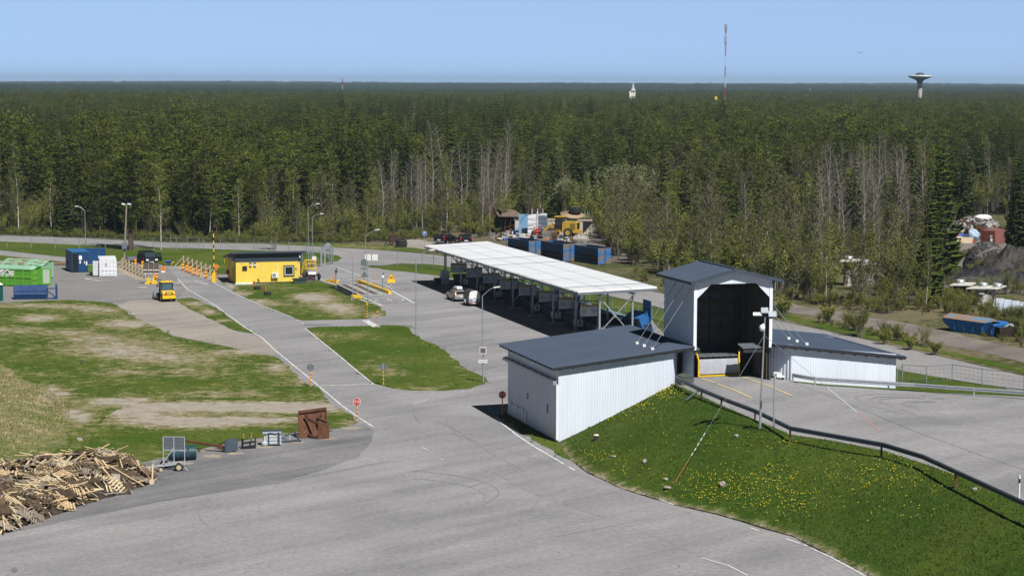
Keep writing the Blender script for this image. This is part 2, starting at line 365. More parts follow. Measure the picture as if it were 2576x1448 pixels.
sheet('yard', [(-500, 640), (0, 655), (130, 667), (340, 668), (430, 672), (560, 690), (760, 690), (830, 648), (940, 655), (1120, 695), (1300, 738), (1430, 770), (1560, 790), (1640, 806), (1700, 870), (1640, 980), (1420, 1120), (1440, 1160), (1480, 1190), (1560, 1230), (1690, 1270), (1800, 1294), (1920, 1329), (1990, 1350), (2060, 1385), (2130, 1422), (2200, 1457), (2600, 1650), (1200, 1750), (-600, 1750), (-600, 1250), (0, 1165), (370, 1100), (480, 1000), (300, 900), (-500, 760)], asphalt, .028, amp=.12, sub=2)
sheet('yard_patch', [(-500, 690), (0, 690), (130, 664), (300, 664), (420, 672), (448, 702), (470, 726), (440, 764), (280, 764), (160, 752), (0, 762), (-500, 790)], asphalt_yard, .034, amp=.1, sub=2)
sheet('yard_patch', [(-500, 1400), (0, 1344), (200, 1300), (400, 1262), (700, 1215), (820, 1180), (900, 1150), (935, 1110), (940, 1082), (915, 1064), (860, 1078), (750, 1088), (600, 1113), (470, 1138), (370, 1163), (-500, 1230)], asphalt_old, .034, amp=.08, sub=2)
sheet('yard_patch', [(1131, 1063), (1160, 1049), (1247, 1048), (1330, 1115), (1440, 1190), (1700, 1280), (1960, 1360), (2100, 1440), (1900, 1460), (1600, 1330), (1260, 1215), (1142, 1090)], asphalt_mid, .036, amp=.1, sub=2, smooth=1)
sheet('gravel_track', [(285, 756), (440, 755), (470, 772), (520, 798), (590, 833), (655, 846), (690, 868), (702, 897), (620, 884), (520, 861), (440, 846), (345, 803)], gravel, .04, amp=.3, sub=1.5, smooth=1)
LB = dict(step=1.6, sub=1.2, amp=.22)
sheet('lawn', [(-500, 588), (0, 607), (193, 616), (503, 626), (690, 632), (800, 636), (852, 644), (862, 650), (850, 657), (800, 663), (775, 668), (762, 690), (566, 690), (520, 690), (480, 672), (420, 668), (350, 662), (193, 650), (0, 630), (-500, 583)], lawn_mat, .044, blobs=[(520, 672, 40, 8, .8), (480, 660, 30, 4, .4), (845, 640, 20, 3, .5), (300, 645, 120, 5, -.1)], base=.0, **LB)
sheet('lawn', [(-500, 602), (0, 642), (190, 661), (290, 670), (130, 668), (0, 655), (-500, 640)], lawn_mat, .044, blobs=[(150, 665, 80, 5, .5)], base=.2, **LB)
sheet('lawn', [(920, 671), (1000, 665), (1068, 664), (1110, 668), (1300, 701), (1500, 738), (1650, 772), (1760, 802), (1760, 850), (1640, 806), (1560, 788), (1430, 768), (1300, 736), (1120, 697), (1068, 689), (990, 681)], lawn_mat, .044, blobs=[(960, 676, 40, 4, .25)], base=.13, **LB)
sheet('lawn', [(560, 713), (590, 719), (765, 709), (800, 706), (815, 712), (845, 717), (880, 730), (920, 752), (948, 768), (972, 788), (968, 794), (920, 802), (840, 805), (760, 806), (738, 801), (640, 760), (590, 735)], lawn_mat, .046, blobs=[(575, 722, 22, 8, 1.2), (605, 738, 25, 7, .9), (640, 757, 50, 6, .8), (790, 750, 55, 14, .75), (770, 745, 70, 10, .35), (840, 770, 60, 12, .85), (870, 785, 50, 12, .55), (690, 765, 45, 6, .55), (950, 792, 30, 8, .6), (720, 724, 40, 5, .35), (700, 790, 80, 8, .2)], base=.17, **LB)
sheet('lawn', [(767, 826), (800, 823), (1000, 818), (1020, 820), (1045, 844), (1110, 876), (1170, 927), (1215, 945), (1230, 958), (1222, 966), (1180, 978), (1120, 983), (1050, 984), (985, 979), (940, 967), (845, 888)], lawn_mat, .046, blobs=[(900, 845, 22, 8, .45), (925, 888, 12, 12, .75), (945, 918, 18, 12, .8), (985, 945, 22, 12, .8), (975, 930, 30, 18, .3), (1080, 978, 60, 6, .7), (790, 840, 40, 8, .35), (1000, 930, 28, 6, .5), (1160, 925, 18, 14, .35), (880, 850, 60, 14, .15)], base=.13, **LB)
sheet('lawn', [(-500, 770), (0, 763), (80, 758), (170, 754), (285, 762), (345, 802), (440, 846), (520, 862), (620, 883), (700, 900), (735, 930), (762, 958), (800, 975), (824, 1004), (740, 1013), (650, 1009), (560, 1005), (470, 1004), (310, 1020), (250, 1060), (220, 1140), (0, 1180), (-500, 1200)], lawn_mat, .046,
      blobs=[(60, 768, 110, 6, .45), (250, 780, 60, 10, .55), (320, 815, 70, 12, .85), (100, 800, 60, 9, .7), (170, 835, 50, 8, .4), (300, 880, 170, 22, .62), (440, 905, 120, 15, .4), (230, 850, 90, 12, .4), (470, 935, 90, 12, .35), (610, 885, 80, 7, .75), (700, 925, 35, 16, .65), (560, 990, 130, 8, .45), (330, 1010, 60, 12, .8), (130, 990, 40, 20, .9), (190, 1045, 45, 22, .95), (250, 1010, 40, 8, .8), (310, 935, 90, 12, .35), (750, 960, 30, 8, .55), (170, 770, 70, 6, .4), (45, 830, 90, 12, .35), (150, 905, 120, 18, -.25), (420, 970, 150, 16, -.2)], base=.3, **LB)
sheet('lawn', [(440, 753), (482, 749), (545, 776), (612, 822), (652, 842), (590, 831), (520, 798), (470, 773)], lawn_mat, .046, blobs=[(490, 765, 22, 7, 1.0), (530, 785, 25, 7, 1.05), (560, 805, 22, 6, .8), (500, 770, 15, 8, .5), (600, 825, 25, 6, .35)], base=.17, **LB)
sheet('lawn', [(310, 1020), (470, 1004), (600, 1006), (740, 1012), (824, 1008), (872, 1038), (905, 1062), (860, 1077), (750, 1086), (600, 1111), (470, 1136), (370, 1161), (180, 1190), (-300, 1260), (-300, 1150), (0, 1160), (215, 1130), (250, 1060)], lawn_mat, .048,
      blobs=[(520, 1022, 260, 16, .95), (740, 1025, 160, 12, 1.0), (420, 1060, 130, 18, .7), (560, 1060, 150, 14, .75), (690, 1055, 120, 10, .55), (700, 1092, 60, 4, .5), (330, 1040, 80, 20, .6), (870, 1062, 30, 10, .6), (640, 1088, 130, 10, -.25), (460, 1105, 140, 18, -.2), (845, 1050, 30, 8, -.3)], base=.22, **LB)
sheet('lawn', [(1252, 1044), (1286, 1034), (1330, 1040), (1420, 1100), (1440, 1160), (1400, 1141), (1310, 1086)], lawn_mat, .046, blobs=[(1370, 1125, 30, 10, .3)], base=0, **LB)
bank_c = g(-260, 1060)
def bank_z(x, y):
    u, v = projn((x, y, 0))[0]
    e = max(0, 1-((u+230)/410)**2-((v-1045)/125)**2); return .05+1.5*e
sheet('bank', [(-480, 905), (-100, 893), (0, 915), (55, 950), (105, 992), (145, 1035), (178, 1075), (165, 1120), (90, 1158), (-100, 1185), (-480, 1190)], bank_mat, 0, step=1.0, sub=.8, amp=.25, blobs=[(120, 1015, 40, 30, .25), (60, 1120, 80, 30, -.12), (150, 1090, 40, 30, -.2)], base=.33, zf=bank_z)
sheet('soil_track', [(1860, 742), (1985, 764), (2150, 789), (2330, 824), (2576, 878), (2900, 960), (2900, 1040), (2576, 912), (2400, 872), (2240, 835), (2080, 800), (1940, 778)], soil_track, .03, amp=.6, sub=2.5)
sheet('soil_track', [(1250, 560), (1300, 548), (1480, 560), (1560, 600), (1600, 660), (1480, 655), (1300, 620), (1240, 600)], soil_track, .03, amp=.8, sub=3)
sheet('soil_track', [(1000, 604), (1060, 603), (1100, 612), (1190, 622), (1190, 640), (1080, 634), (1010, 628)], gravel, .03, amp=.5, sub=2)
sheet('soil_track', [(1990, 560), (2160, 585), (2350, 560), (2600, 600), (2700, 740), (2400, 740), (2250, 690), (2150, 640), (2000, 600)], soil_track, .03, amp=1, sub=3)
def zp_a(a): return 4.2 if a <= 19 else (4.2-.11*(a-19) if a < 29 else max(1.2, 3.1-.03*(a-29)))
def gp(u, v):
    z = 4.0
    for _ in range(14): p = g(u, v, z); z = .5*z+.5*zp_a(loc(p)[0])
    return g(u, v, z)
MT = [gp(u, v) for u, v in [(1697, 965), (1740, 985), (1800, 1013), (1900, 1056), (1990, 1093), (2100, 1110), (2220, 1133), (2330, 1168), (2440, 1208), (2540, 1252), (2640, 1295), (2780, 1355), (2960, 1430)]]
MT[0] = S(9.7, -.02, 4.2)
MBt = [g(u, v) for u, v in [(1404, 1113), (1436, 1158), (1480, 1187), (1560, 1227), (1690, 1267), (1800, 1291), (1920, 1326), (1990, 1347), (2060, 1382), (2130, 1419), (2200, 1454), (2320, 1520), (2460, 1600)]]
def lerp_list(P, t):
    x = t*(len(P)-1); i = min(int(x), len(P)-2); return P[i].lerp(P[i+1], x-i)
NU, NV = 160, 44; VV = []; dd = []
for i in range(NU+1):
    T = lerp_list(MT, i/NU); B = lerp_list(MBt, i/NU)
    for j in range(NV+1):
        t = j/NV; p = B.lerp(T, t); w = math.sin(math.pi*t)
        z = T.z*(t**1.05)*(1+.10*w*min(1, i/25))+.06 if j < NV else T.z+.02
        if 0 < j < NV and i > 0: z += random.uniform(-.05, .05)*w
        VV.append((p.x+(random.uniform(-.12, .12) if j == 0 and i else 0), p.y, z if j else .03)); dd.append(.95*max(0, 1-t*10)+.25*max(0, 1-abs(t-1)*16))
me = bpy.data.meshes.new('mound'); me.from_pydata(VV, [], [(i*(NV+1)+j, (i+1)*(NV+1)+j, (i+1)*(NV+1)+j+1, i*(NV+1)+j+1) for i in range(NU) for j in range(NV)])
me.materials.append(mound_mat); uvp = projn(np.array(VV)); d = np.array(dd)-.05
for bu, bv, ru, rv, st in [(1440, 1085, 25, 8, .5), (1540, 1150, 25, 10, .35), (2300, 1180, 60, 12, .35), (2080, 1100, 60, 8, .3), (1680, 1225, 14, 6, .7), (2440, 1230, 60, 10, .3), (1990, 1085, 30, 6, .4)]:
    d += st*np.exp(-1.2*(((uvp[:, 0]-bu)/ru)**2+((uvp[:, 1]-bv)/rv)**2))
attr(me, 'dirt', d); me.polygons.foreach_set('use_smooth', [True]*len(me.polygons)); me.update()
mound = bpy.data.objects.new('mound', me); COL.objects.link(mound); mound['kind'] = 'structure'
def mound_pt(s, t):                                        # s along, t up the slope (0..1)
    i = min(NU-1, int(s*NU)); j = min(NV-1, int(t*NV)); return Vector(VV[i*(NV+1)+j])
def mound_at(u, v):                                        # nearest point of the mound to a plan pixel
    q = ((uvp[:, 0]-u)**2+(uvp[:, 1]-v)**2).argmin(); return Vector(VV[q])
FAR = [gp(u, v) for u, v in [(2960, 1080), (2760, 1032), (2576, 998), (2450, 992), (2250, 981), (2100, 972), (1996, 962)]]
PP = MT+FAR+[S(19.9, -.02, 4.1), S(18.9, -.02, 4.2), S(18.0, 3, 4.2), S(11.3, 3, 4.2), S(11.0, -.02, 4.2)]
sheet('platform', None, asphalt, world_pts=PP, step=2.5, sub=1.5, amp=0, zf=lambda x, y: zp_a(loc(Vector((x, y, 0)))[0])+.03)
bk = []
mb = MB()
for i, p in enumerate(FAR):
    q = p+EY*(1.2); r = p+EY*14; q.z = p.z+.02; r.z = .02; mb.v += [tuple(p+Vector((0, 0, .02))), tuple(q), tuple(r)]
mb.f = [(3*i+k, 3*i+k+1, 3*i+4+k, 3*i+3+k) for i in range(len(FAR)-1) for k in (0, 1)]; mb.m = [0]*len(mb.f); mb.sm = [False]*len(mb.f)
tag(mb.build('embankment', mound_mat), kind='structure')
sheet('lawn', [(2235, 900), (2260, 932), (2400, 957), (2576, 985), (2750, 1020), (2700, 1080), (2400, 1040), (2235, 1000)], lawn_mat, .045, blobs=[(2400, 960, 60, 5, .3)], base=0., **LB)
sheet('verge', [(1700, 742), (1950, 799), (2160, 844), (2400, 897), (2700, 967), (2700, 955), (2400, 888), (2160, 832), (1950, 785), (1700, 730)], lawn_mat, .04, blobs=[(2300, 870, 200, 30, .15)], base=.15, step=2, sub=2, amp=.3)
sheet('verge', [(-300, 572), (0, 590), (193, 597), (430, 609), (640, 611), (830, 620), (1010, 631), (1080, 637), (1080, 628), (1000, 620), (830, 612), (430, 603), (0, 584), (-300, 568)], lawn_mat, .04, blobs=[(600, 606, 300, 6, .15), (900, 618, 120, 8, .35)], base=.2, step=2, sub=2, amp=.3)
mk = MB()
def ln(px, w=.16, z=.057, mi=0, f=g): strip(mk, [f(u, v) for u, v in px], w, z, mi)
ln([(447, 702), (470, 727), (545, 771), (610, 820), (660, 851), (690, 880), (740, 921), (800, 970), (860, 1021), (905, 1053), (940, 1075)], .17)
ln([(445, 702), (520, 711), (543, 710)], .14); ln([(538, 712), (600, 744), (650, 765), (740, 801)], .16); ln([(745, 805), (752, 808)], .15); ln([(757, 812), (764, 816)], .15)
ln([(767, 826), (845, 889), (900, 935), (940, 967), (960, 973), (985, 979), (1020, 983), (1050, 986), (1110, 987), (1172, 986)], .16)
ln([(1040, 1018), (1080, 1004), (1140, 992), (1225, 976)], .10); ln([(806, 971), (938, 967)], .30)
ln([(1247, 1049), (1262, 1065), (1300, 1095), (1340, 1122), (1385, 1148), (1418, 1168)], .17); ln([(1428, 1174), (1445, 1184)], .17)
ln([(1565, 1226), (1590, 1234)], .15); ln([(1608, 1241), (1640, 1249)], .15); ln([(1660, 1258), (1694, 1270)], .15)
ln([(1886, 1328), (1910, 1336)], .16); ln([(1978, 1356), (2012, 1368)], .18); ln([(2022, 1371), (2030, 1374)], .16); ln([(2040, 1379), (2090, 1402), (2160, 1440), (2190, 1460)], .16)
ln([(1763, 1404), (1830, 1422), (1880, 1448)], .12); ln([(1062, 1126), (1078, 1134)], .12); ln([(1108, 1155), (1116, 1159)], .1)
ln([(1118, 1020), (1168, 1023)], .07, .05); ln([(1168, 1044), (1247, 1049)], .07)
ln([(828, 667), (840, 671)], .14); ln([(847, 673), (900, 692), (980, 722), (985, 724)], .2); ln([(905, 753), (925, 761), (965, 770)], .25)
ln([(1066, 745), (990, 716), (1042, 763), (965, 770)][0:1]+[(1042, 763)], .01)
ln([(985, 732), (1042, 763)], .28); ln([(900, 744), (960, 768)], .28); ln([(960, 769), (1042, 763)], .16)
ln([(806, 703), (848, 719)], .25); ln([(812, 707), (905, 702)], .14)
for c, ru in (((850, 704.5), 31.5), ((979.8, 755.3), 35)):  # rings painted on the asphalt, stretched along the lane
    ce = g(*c); r = ru*ce.y/CF
    strip(mk, [ce+Vector((r*math.cos(t), 1.5*r*math.sin(t), 0)) for t in np.linspace(0, 2*math.pi, 40)], .13, .057)
    mk.text('5', 2.2, (ce.x, ce.y, .057), (.9, 0, 0), (-.2, 1.5, 0))
ln([(262, 738), (420, 726), (560, 720)], .13); ln([(255, 715), (400, 707)], .0001)
ln([(405, 724), (516, 719)], .14); ln([(490, 736), (560, 731)], .10); ln([(365, 736), (420, 732)], .1)
def arrow(u, v, dx, dy, L, w=.28):
    c = g(u, v); d = Vector((dx, dy, 0)).normalized(); n = Vector((-d.y, d.x, 0)); z = Vector((0, 0, .057))
    mk.poly([c-d*L/2+n*w/2+z, c-d*L/2-n*w/2+z, c+d*L*.2-n*w/2+z, c+d*L*.2-n*w*1.8+z, c+d*L/2+z, c+d*L*.2+n*w*1.8+z, c+d*L*.2+n*w/2+z])
arrow(298, 689, -1.2, 1, 4.5); arrow(380, 703, -1, 2.0, 5); arrow(470, 710.5, -1.2, -1, 5); arrow(505, 712.5, 1.1, -1.6, 5); arrow(390, 724, -1, .05, 6, .3); arrow(232, 704, -.9, 1.2, 5)
for k in range(9): ln([(472+k*8, 672+k*3.4), (476+k*8, 673.7+k*3.4)], .12)
for k in range(5): ln([(503+k*9, 694+k*3.6), (508+k*9, 696+k*3.6)], .12)
ln([(918, 806), (947, 823)], .9)
ln([(0, 591.5), (193, 598.5), (430, 610.5), (640, 613), (830, 622.5), (1000, 633)], .12); ln([(0, 607), (193, 615.5), (503, 625.6)], .12); ln([(0, 630.5), (193, 651)], .12); ln([(0, 642), (190, 661)], .12)
tag(mk.build('road_markings', line_paint), kind='structure')
yk = MB()
for px in ([(1764, 953), (1800, 964)], [(1803, 966), (1847, 982), (1892, 1003)], [(1868, 949), (1930, 970), (1993, 997)]):
    strip(yk, [gp(u, v) for u, v in px], .22, lambda p: p.z+.06)
strip(yk, [g(1350, 1140), g(1400, 1155)], .0001, .05)
tag(yk.build('road_markings', yline_paint), kind='structure')
seam_m = mat('bitumen_seam', (.13, .127, .128), (.19, .185, .185), rough=.8, scale=2)
mark_m = mat('tyre_mark', (.18, .176, .18), (.245, .238, .24), rough=.85, scale=.6, lo=.4, hi=.6)
sk = MB()
def seam(px, w=.05, mi=0, z=.042, f=g): strip(sk, [f(u, v) for u, v in px], w, z, mi)
seam([(1037, 1030), (1045, 1052), (1060, 1066)]); seam([(1100, 1060), (1150, 1085), (1250, 1150), (1310, 1180)], .05); seam([(1142, 1048), (1125, 1055), (1123, 1065), (1150, 1085)], .05)
seam([(1310, 1180), (1260, 1200), (1180, 1225)], .05); seam([(1640, 1250), (1500, 1210), (1330, 1150), (1130, 1090)], .04)
seam([(1700, 1290), (1560, 1320), (1400, 1350)], .04); seam([(0, 1344), (400, 1262), (700, 1215), (980, 1160)], .07)
for cx, cy, ru, rv, a0, a1, w in ((905, 1240, 350, 60, -1.2, .6, .14), (890, 1250, 330, 52, -1.1, .3, .12), (560, 1290, 60, 40, 2.2, 4.2, .12), (1240, 1240, 120, 70, -.6, 1.0, .12)):
    seam([(cx+ru*math.cos(t), cy+rv*math.sin(t)) for t in np.linspace(a0, a1, 18)], w*.7, 1)
seam([(1195, 837), (1240, 838)], .16, 0); seam([(1222, 855), (1240, 855)], .2, 0); seam([(1200, 866), (1280, 863)], .12, 0); seam([(765, 817), (830, 818)], .5, 0, .05); seam([(1000, 818), (1050, 826)], .4, 0, .05)
tc_ = gp(2475, 1038)
for r_, a0, a1, w, dx in ((8.6, 1.75, 3.9, .28, 0), (7.9, 1.8, 3.7, .2, 0), (6.4, 1.8, 3.6, .25, .3), (5.9, 1.9, 3.5, .16, .3), (10.2, 1.9, 4.2, .16, .5)):
    strip(sk, [tc_+Vector((dx+r_*math.cos(t), .85*r_*math.sin(t), 0)) for t in np.linspace(a0, a1, 24)], w, lambda p: zp_a(loc(p)[0])+.045, 1)
strip(sk, [gp(u, v) for u, v in [(1990, 960), (2060, 985), (2300, 1085), (2480, 1150), (2600, 1190)]], .04, lambda p: p.z+.05)
def stain(u, v, ru, rv, f=g, mi=0, z=.046):
    k = 12; sk.poly([f(u+ru*random.uniform(.7, 1.2)*math.cos(t), v+rv*random.uniform(.6, 1.2)*math.sin(t))+Vector((0, 0, z)) for t in np.linspace(0, 2*math.pi, k, endpoint=False)], mi)
stain(37, 1434, 10, 6); stain(342, 1231, 10, 1.6); stain(210, 1153+62, 3, 1); stain(205, 1155, 4, 1); stain(1795, 962, 9, 1.4, gp); stain(1835, 975, 6, 1.2, gp); stain(260, 1223, 5, .8)
rs_ = random.Random(4)
for k in range(46):
    u, v = rs_.uniform(60, 1900), rs_.uniform(1090, 1440)
    if v > 1345-.19*u+40 and v > 1040+.35*max(0, u-1250): stain(u, v, rs_.uniform(1, 5), rs_.uniform(.4, 1.3))
for u, v, ru, rv in ((535, 1148, 26, 5), (590, 1141, 22, 4), (662, 1125, 22, 4), (745, 1113, 22, 4), (822, 1104, 28, 4), (452, 1166, 40, 4), (680, 1117, 12, 2), (880, 1078, 30, 4)): stain(u, v, ru, rv, g, 2, .047)
for k in range(26): u = rs_.uniform(380, 930); stain(u, float(np.interp(u, [370, 470, 600, 750, 860, 930], [1166, 1141, 1116, 1091, 1081, 1070])), rs_.uniform(4, 16), rs_.uniform(.8, 2.4), g, 2, .045)
sand_m = mat('sand_spill', (.34, .29, .22), (.25, .22, .18), rough=.95, scale=2)
tag(sk.build('asphalt_seams', [seam_m, mark_m, sand_m]), kind='structure')
clad_w = mat('white_cladding', (.60, .645, .72), (.665, .715, .795), rough=.5, scale=.6, fine=.04, fscale=5, stretch=(1.4, 1.4, .12), lo=.3, hi=.6)
clad_dark = mat('slate_cladding', (.045, .062, .082), (.055, .072, .092), rough=.5, scale=1.2)
roof_grey = mat('slate_roof_sheet', (.038, .057, .092), (.048, .067, .103), rough=.62, scale=.4, spec=.18)
eave_dark = mat('eave_timber', (.022, .024, .028), (.035, .037, .042), rough=.8, scale=4)
def corr_wall(mb, p0, p1, zb, zt, pitch=.22, dep=.016, mi=0, out=None):   # ribbed cladding between two plan points; zb/zt numbers or functions of t
    p0 = Vector(p0); p1 = Vector(p1); d = p1-p0; L = d.length; d.normalize(); nrm = Vector((d.y, -d.x))
    if out is not None and nrm.dot(Vector(out)) < 0: nrm = -nrm
    n = max(2, int(L/pitch)); V = []
    prof = [(0, 0), (.35, 0), (.5, 1), (.85, 1)]
    ts = [((i+f)/n, h) for i in range(n) for f, h in prof]+[(1.0, 0)]
    for t, h in ts:
        q = p0+d*(L*t)+nrm*(dep*h); a = zb(t) if callable(zb) else zb; b = zt(t) if callable(zt) else zt
        V += [(q.x, q.y, a), (q.x, q.y, b)]
    mb.add(V, [(2*i, 2*i+2, 2*i+3, 2*i+1) for i in range(len(ts)-1)], mi); return mb
def corr_roof(mb, A, B, C, D, pitch=.24, dep=.045, mi=0):  # ribs run A->B (and D->C), repeated from A to D
    A, B, C, D = map(Vector, (A, B, C, D)); nrm = (B-A).cross(D-A).normalized()
    if nrm.z < 0: nrm = -nrm
    n = max(2, int((D-A).length/pitch)); V = []
    ts = [((i+f)/n, h) for i in range(n) for f, h in ((0, 0), (.4, 0), (.52, 1), (.88, 1))]+[(1.0, 0)]
    for t, h in ts: V += [A.lerp(D, t)+nrm*dep*h, B.lerp(C, t)+nrm*dep*h]
    mb.add(V, [(2*i, 2*i+2, 2*i+3, 2*i+1) for i in range(len(ts)-1)], mi); return mb
hall = empty('tipping_hall', C0, SITE_A, 'white corrugated tipping hall with tall open gabled tower and two low grey roofed wings', 'building')
HL = hall
mb = MB()
corr_wall(mb, (0, 0), (9.55, 0), 0, lambda t: 5.78+.1038*9.55*t, out=(0, -1))
corr_wall(mb, (9.55, 0), (11.26, 3.2), 3.5, 6.95, out=(1, -.5))
mb.build('wing_wall', clad_w, HL)
mb = MB(); corr_wall(mb, (0, 0), (0, 14), 0, 5.85, out=(-1, 0)); corr_wall(mb, (0, 14), (11.26, 14), 0, lambda t: 5.8+1.1*t, out=(0, 1)); corr_wall(mb, (11.2, 6.6), (11.2, 14), 0, 7, out=(1, 0))
mb.build('wing_wall', clad_w, HL)
mb = MB()
for (y0, y1, xo) in ((.02, 7.4, -.16), (7.3, 13.2, -.09)):
    corr_wall(mb, (xo, y0), (xo, y1), .25, 4.62, pitch=.2, dep=.02, out=(-1, 0)); mb.box(xo, xo+.05, y0, y1, .25, 4.62)
for k in range(6): mb.box(-.19, -.16, 8.0+k*.9, 8.75+k*.9, .3, 1.2+.12*(k % 2))
mb.box(-.2, -.02, -.09, .02, .2, 4.55, 1)
dr = mb.build('sliding_door', [clad_w, white_paint], HL)
mb = MB(); mb.box(-.34, -.06, .3, 14.5, 4.62, 4.84); mb.box(-.36, -.03, .25, .32, 4.5, 4.9); 
for k in range(9): mb.box(-.3, -.02, .8+k*1.65, .9+k*1.65, 4.84, 4.95)
mb.build('door_rail', galv, dr)
mb = MB(); mb.box(-.185, -.165, 2.15, 2.4, 1.1, 1.75, 0); mb.box(-.185, -.165, 2.1, 2.4, 2.0, 2.7, 1); mb.build('notice', [white_plain, black], dr)
mb = MB(); mb.box(-.2, -.16, 7.6, 7.85, 2.3, 2.75, 0); mb.box(-.205, -.199, 7.66, 7.79, 2.4, 2.65, 1); mb.build('notice', [red, white_plain], dr)
def zl(a): return 5.93+(a+.68)*.1068
mb = MB(); corr_roof(mb, (11.26, -.5, zl(11.26)), (-.68, -.5, zl(-.68)), (-.68, 14.7, zl(-.68)), (11.26, 14.7, zl(11.26)))
rf = mb.build('wing_roof', roof_grey, HL)
mb = MB(); 
for k in range(11): mb.box(-.1+k*1.1, .02+k*1.1, -.42, .6, zl(k*1.1)-.28, zl(k*1.1)-.07)
for y in np.arange(-.4, 14.6, .78): mb.bar((-.6, y, zl(-.6)-.13), (11.2, y, zl(11.2)-.13), .1, .18)
mb.bar((-.66, -.46, zl(-.66)-.06), (11.2, -.46, zl(11.2)-.06), .04, .14)
mb.build('rafters', eave_dark, rf)
mb = MB(); corr_wall(mb, (19.85, 0), (29.15, 0), 1.5, lambda t: 7.0-.1068*9.3*t-.05, out=(0, -1)); corr_wall(mb, (17.9, 3.28), (19.85, 0), 3.5, 7.05, pitch=.3, dep=.05, out=(-.6, -1))
corr_wall(mb, (29.15, 0), (29.15, 12), 0, 5.95, out=(1, 0)); corr_wall(mb, (29.15, 12), (18, 12), 0, lambda t: 5.9+1.1*t, out=(0, 1))
mb.build('wing_wall', clad_w, HL)
bR = loc(onplane((2600+1560*.449)/1.59, (1000+735*.449)/1.59, S(29.9, 0), EX))[1]
bR = min(max(bR, 6), 16)
def zr(a): return 7.2-(a-18)*.1225
mb = MB(); corr_roof(mb, (18, -.5, zr(18)), (29.9, -.5, zr(29.9)), (29.9, bR, zr(29.9)), (18, bR, zr(18)))
rf2 = mb.build('wing_roof', roof_grey, HL)
mb = MB()
for k in range(11): mb.box(18.9+k*1.05, 19.02+k*1.05, -.42, .6, zr(18.9+k*1.05)-.3, zr(18.9+k*1.05)-.09)
for y in np.arange(-.4, bR-.1, .78): mb.bar((18.1, y, zr(18.1)-.14), (29.8, y, zr(29.8)-.14), .1, .18)
mb.bar((18.1, -.46, zr(18.1)-.06), (29.85, -.46, zr(29.85)-.06), .04, .14)
mb.build('rafters', eave_dark, rf2)
T0, T1, TD = 11.26, 18.0, 6.6; TM = (T0+T1)/2
def zg(x): return 12.36+(3.37-abs(x-TM))*.245
mb = MB(); corr_wall(mb, (T0, 0), (T0, TD), 4, 12.3, out=(-1, 0)); corr_wall(mb, (T1, 0), (T1, TD), 4, 12.3, out=(1, 0)); corr_wall(mb, (T0, TD), (T1, TD), 7.6, lambda t: zg(T0+(T1-T0)*t), out=(0, 1))
tw = mb.build('tower_wall', clad_w, HL)
mb = MB()
def open_top(x):
    if x < 11.5 or x > 17.76: return 6.9
    if x < 12.72: return 10.98+(x-11.5)*(1.15/1.22)
    if x > 16.57: return 10.96+(17.76-x)*(1.17/1.19)
    return 12.13
xs = sorted(set(list(np.arange(T0, T1+.001, .12))+[11.5, 11.501, 12.72, 16.57, 17.759, 17.76, TM]))
V = []
for i, x in enumerate(xs):
    dy = -.035 if i % 2 else -.06; V += [(x, dy, max(open_top(x), 4.15) if open_top(x) > 6.95 else 6.9), (x, dy, zg(x))]
mb.add(V, [(2*i, 2*i+2, 2*i+3, 2*i+1) for i in range(len(xs)-1)])
mb.box(T0-.02, T0+.24, -.09, -.062, 6.9, 12.0, 1); mb.box(T1-.24, T1+.02, -.09, -.062, 6.9, 12.0, 1)
mb.build('front_wall', [clad_w, white_paint], HL)
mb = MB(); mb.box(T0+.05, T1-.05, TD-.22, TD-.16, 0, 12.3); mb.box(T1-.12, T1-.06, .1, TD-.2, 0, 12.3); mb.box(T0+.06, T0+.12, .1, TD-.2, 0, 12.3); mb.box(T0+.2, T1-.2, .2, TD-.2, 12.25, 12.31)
mb.build('inner_lining', mat('shade_toned_sheet', (.085, .095, .11), (.06, .068, .08), rough=.8, scale=1), HL)  # lining colour darkened to stand in for deep shade inside the tower
mb = MB()
for k in range(6): x = T0+.5+k*1.15; mb.box(x-.07, x+.07, TD-.36, TD-.22, 4, 12.2)
for k in range(6): z = 6.8+k*1.05; mb.box(T0+.2, T1-.2, TD-.42, TD-.36, z-.08, z+.08)
for k in range(7): mb.bar((T0+.3+k*1.15, TD-.3, 12.0), (T0+.3+k*1.15+4.2, TD-.3, 12.0-4.2*1.1) if k < 3 else (T1-.2, TD-.3, 12.0-(T1-.5-T0-k*1.15)*1.1), .12, .06)
for k in range(5): y = .4+k*1.3; mb.box(T1-.26, T1-.12, y-.06, y+.06, 4, 12.2)
mb.build('wall_studs', dark_wood, HL)
mb = MB(); E0, E1 = 10.82, 18.76; ez = zg(T0)-.0; AP = 13.33; EE = 12.36
corr_roof(mb, (TM, -.5, AP), (E0, -.5, EE), (E0, 7.35, EE), (TM, 7.35, AP), pitch=.2, dep=.04); corr_roof(mb, (TM, -.5, AP), (E1, -.5, EE), (E1, 7.35, EE), (TM, 7.35, AP), pitch=.2, dep=.04)
tr = mb.build('tower_roof', roof_grey, HL)
mb = MB()
for xe, sgn in ((E0, 1), (E1, -1)):
    mb.prism([(xe, EE-.22), (TM, AP-.22), (TM, AP+.06), (xe, EE+.06)], 'y', -.56, -.502); mb.prism([(xe, EE-.22), (TM, AP-.22), (TM, AP-.04), (xe, EE-.04)], 'y', 7.35, 7.4)
    mb.box(min(xe, xe+.25*sgn), max(xe, xe+.25*sgn), -.5, 7.35, EE-.2, EE-.02)
mb.build('bargeboard', clad_dark, tr)
mb = MB(); mb.box(TM-.16, TM+.16, -.5, 7.36, AP+.02, AP+.08); mb.build('ridge_cap', clad_dark, tr)
nl = Vector((-.1068, 0, 1)); 
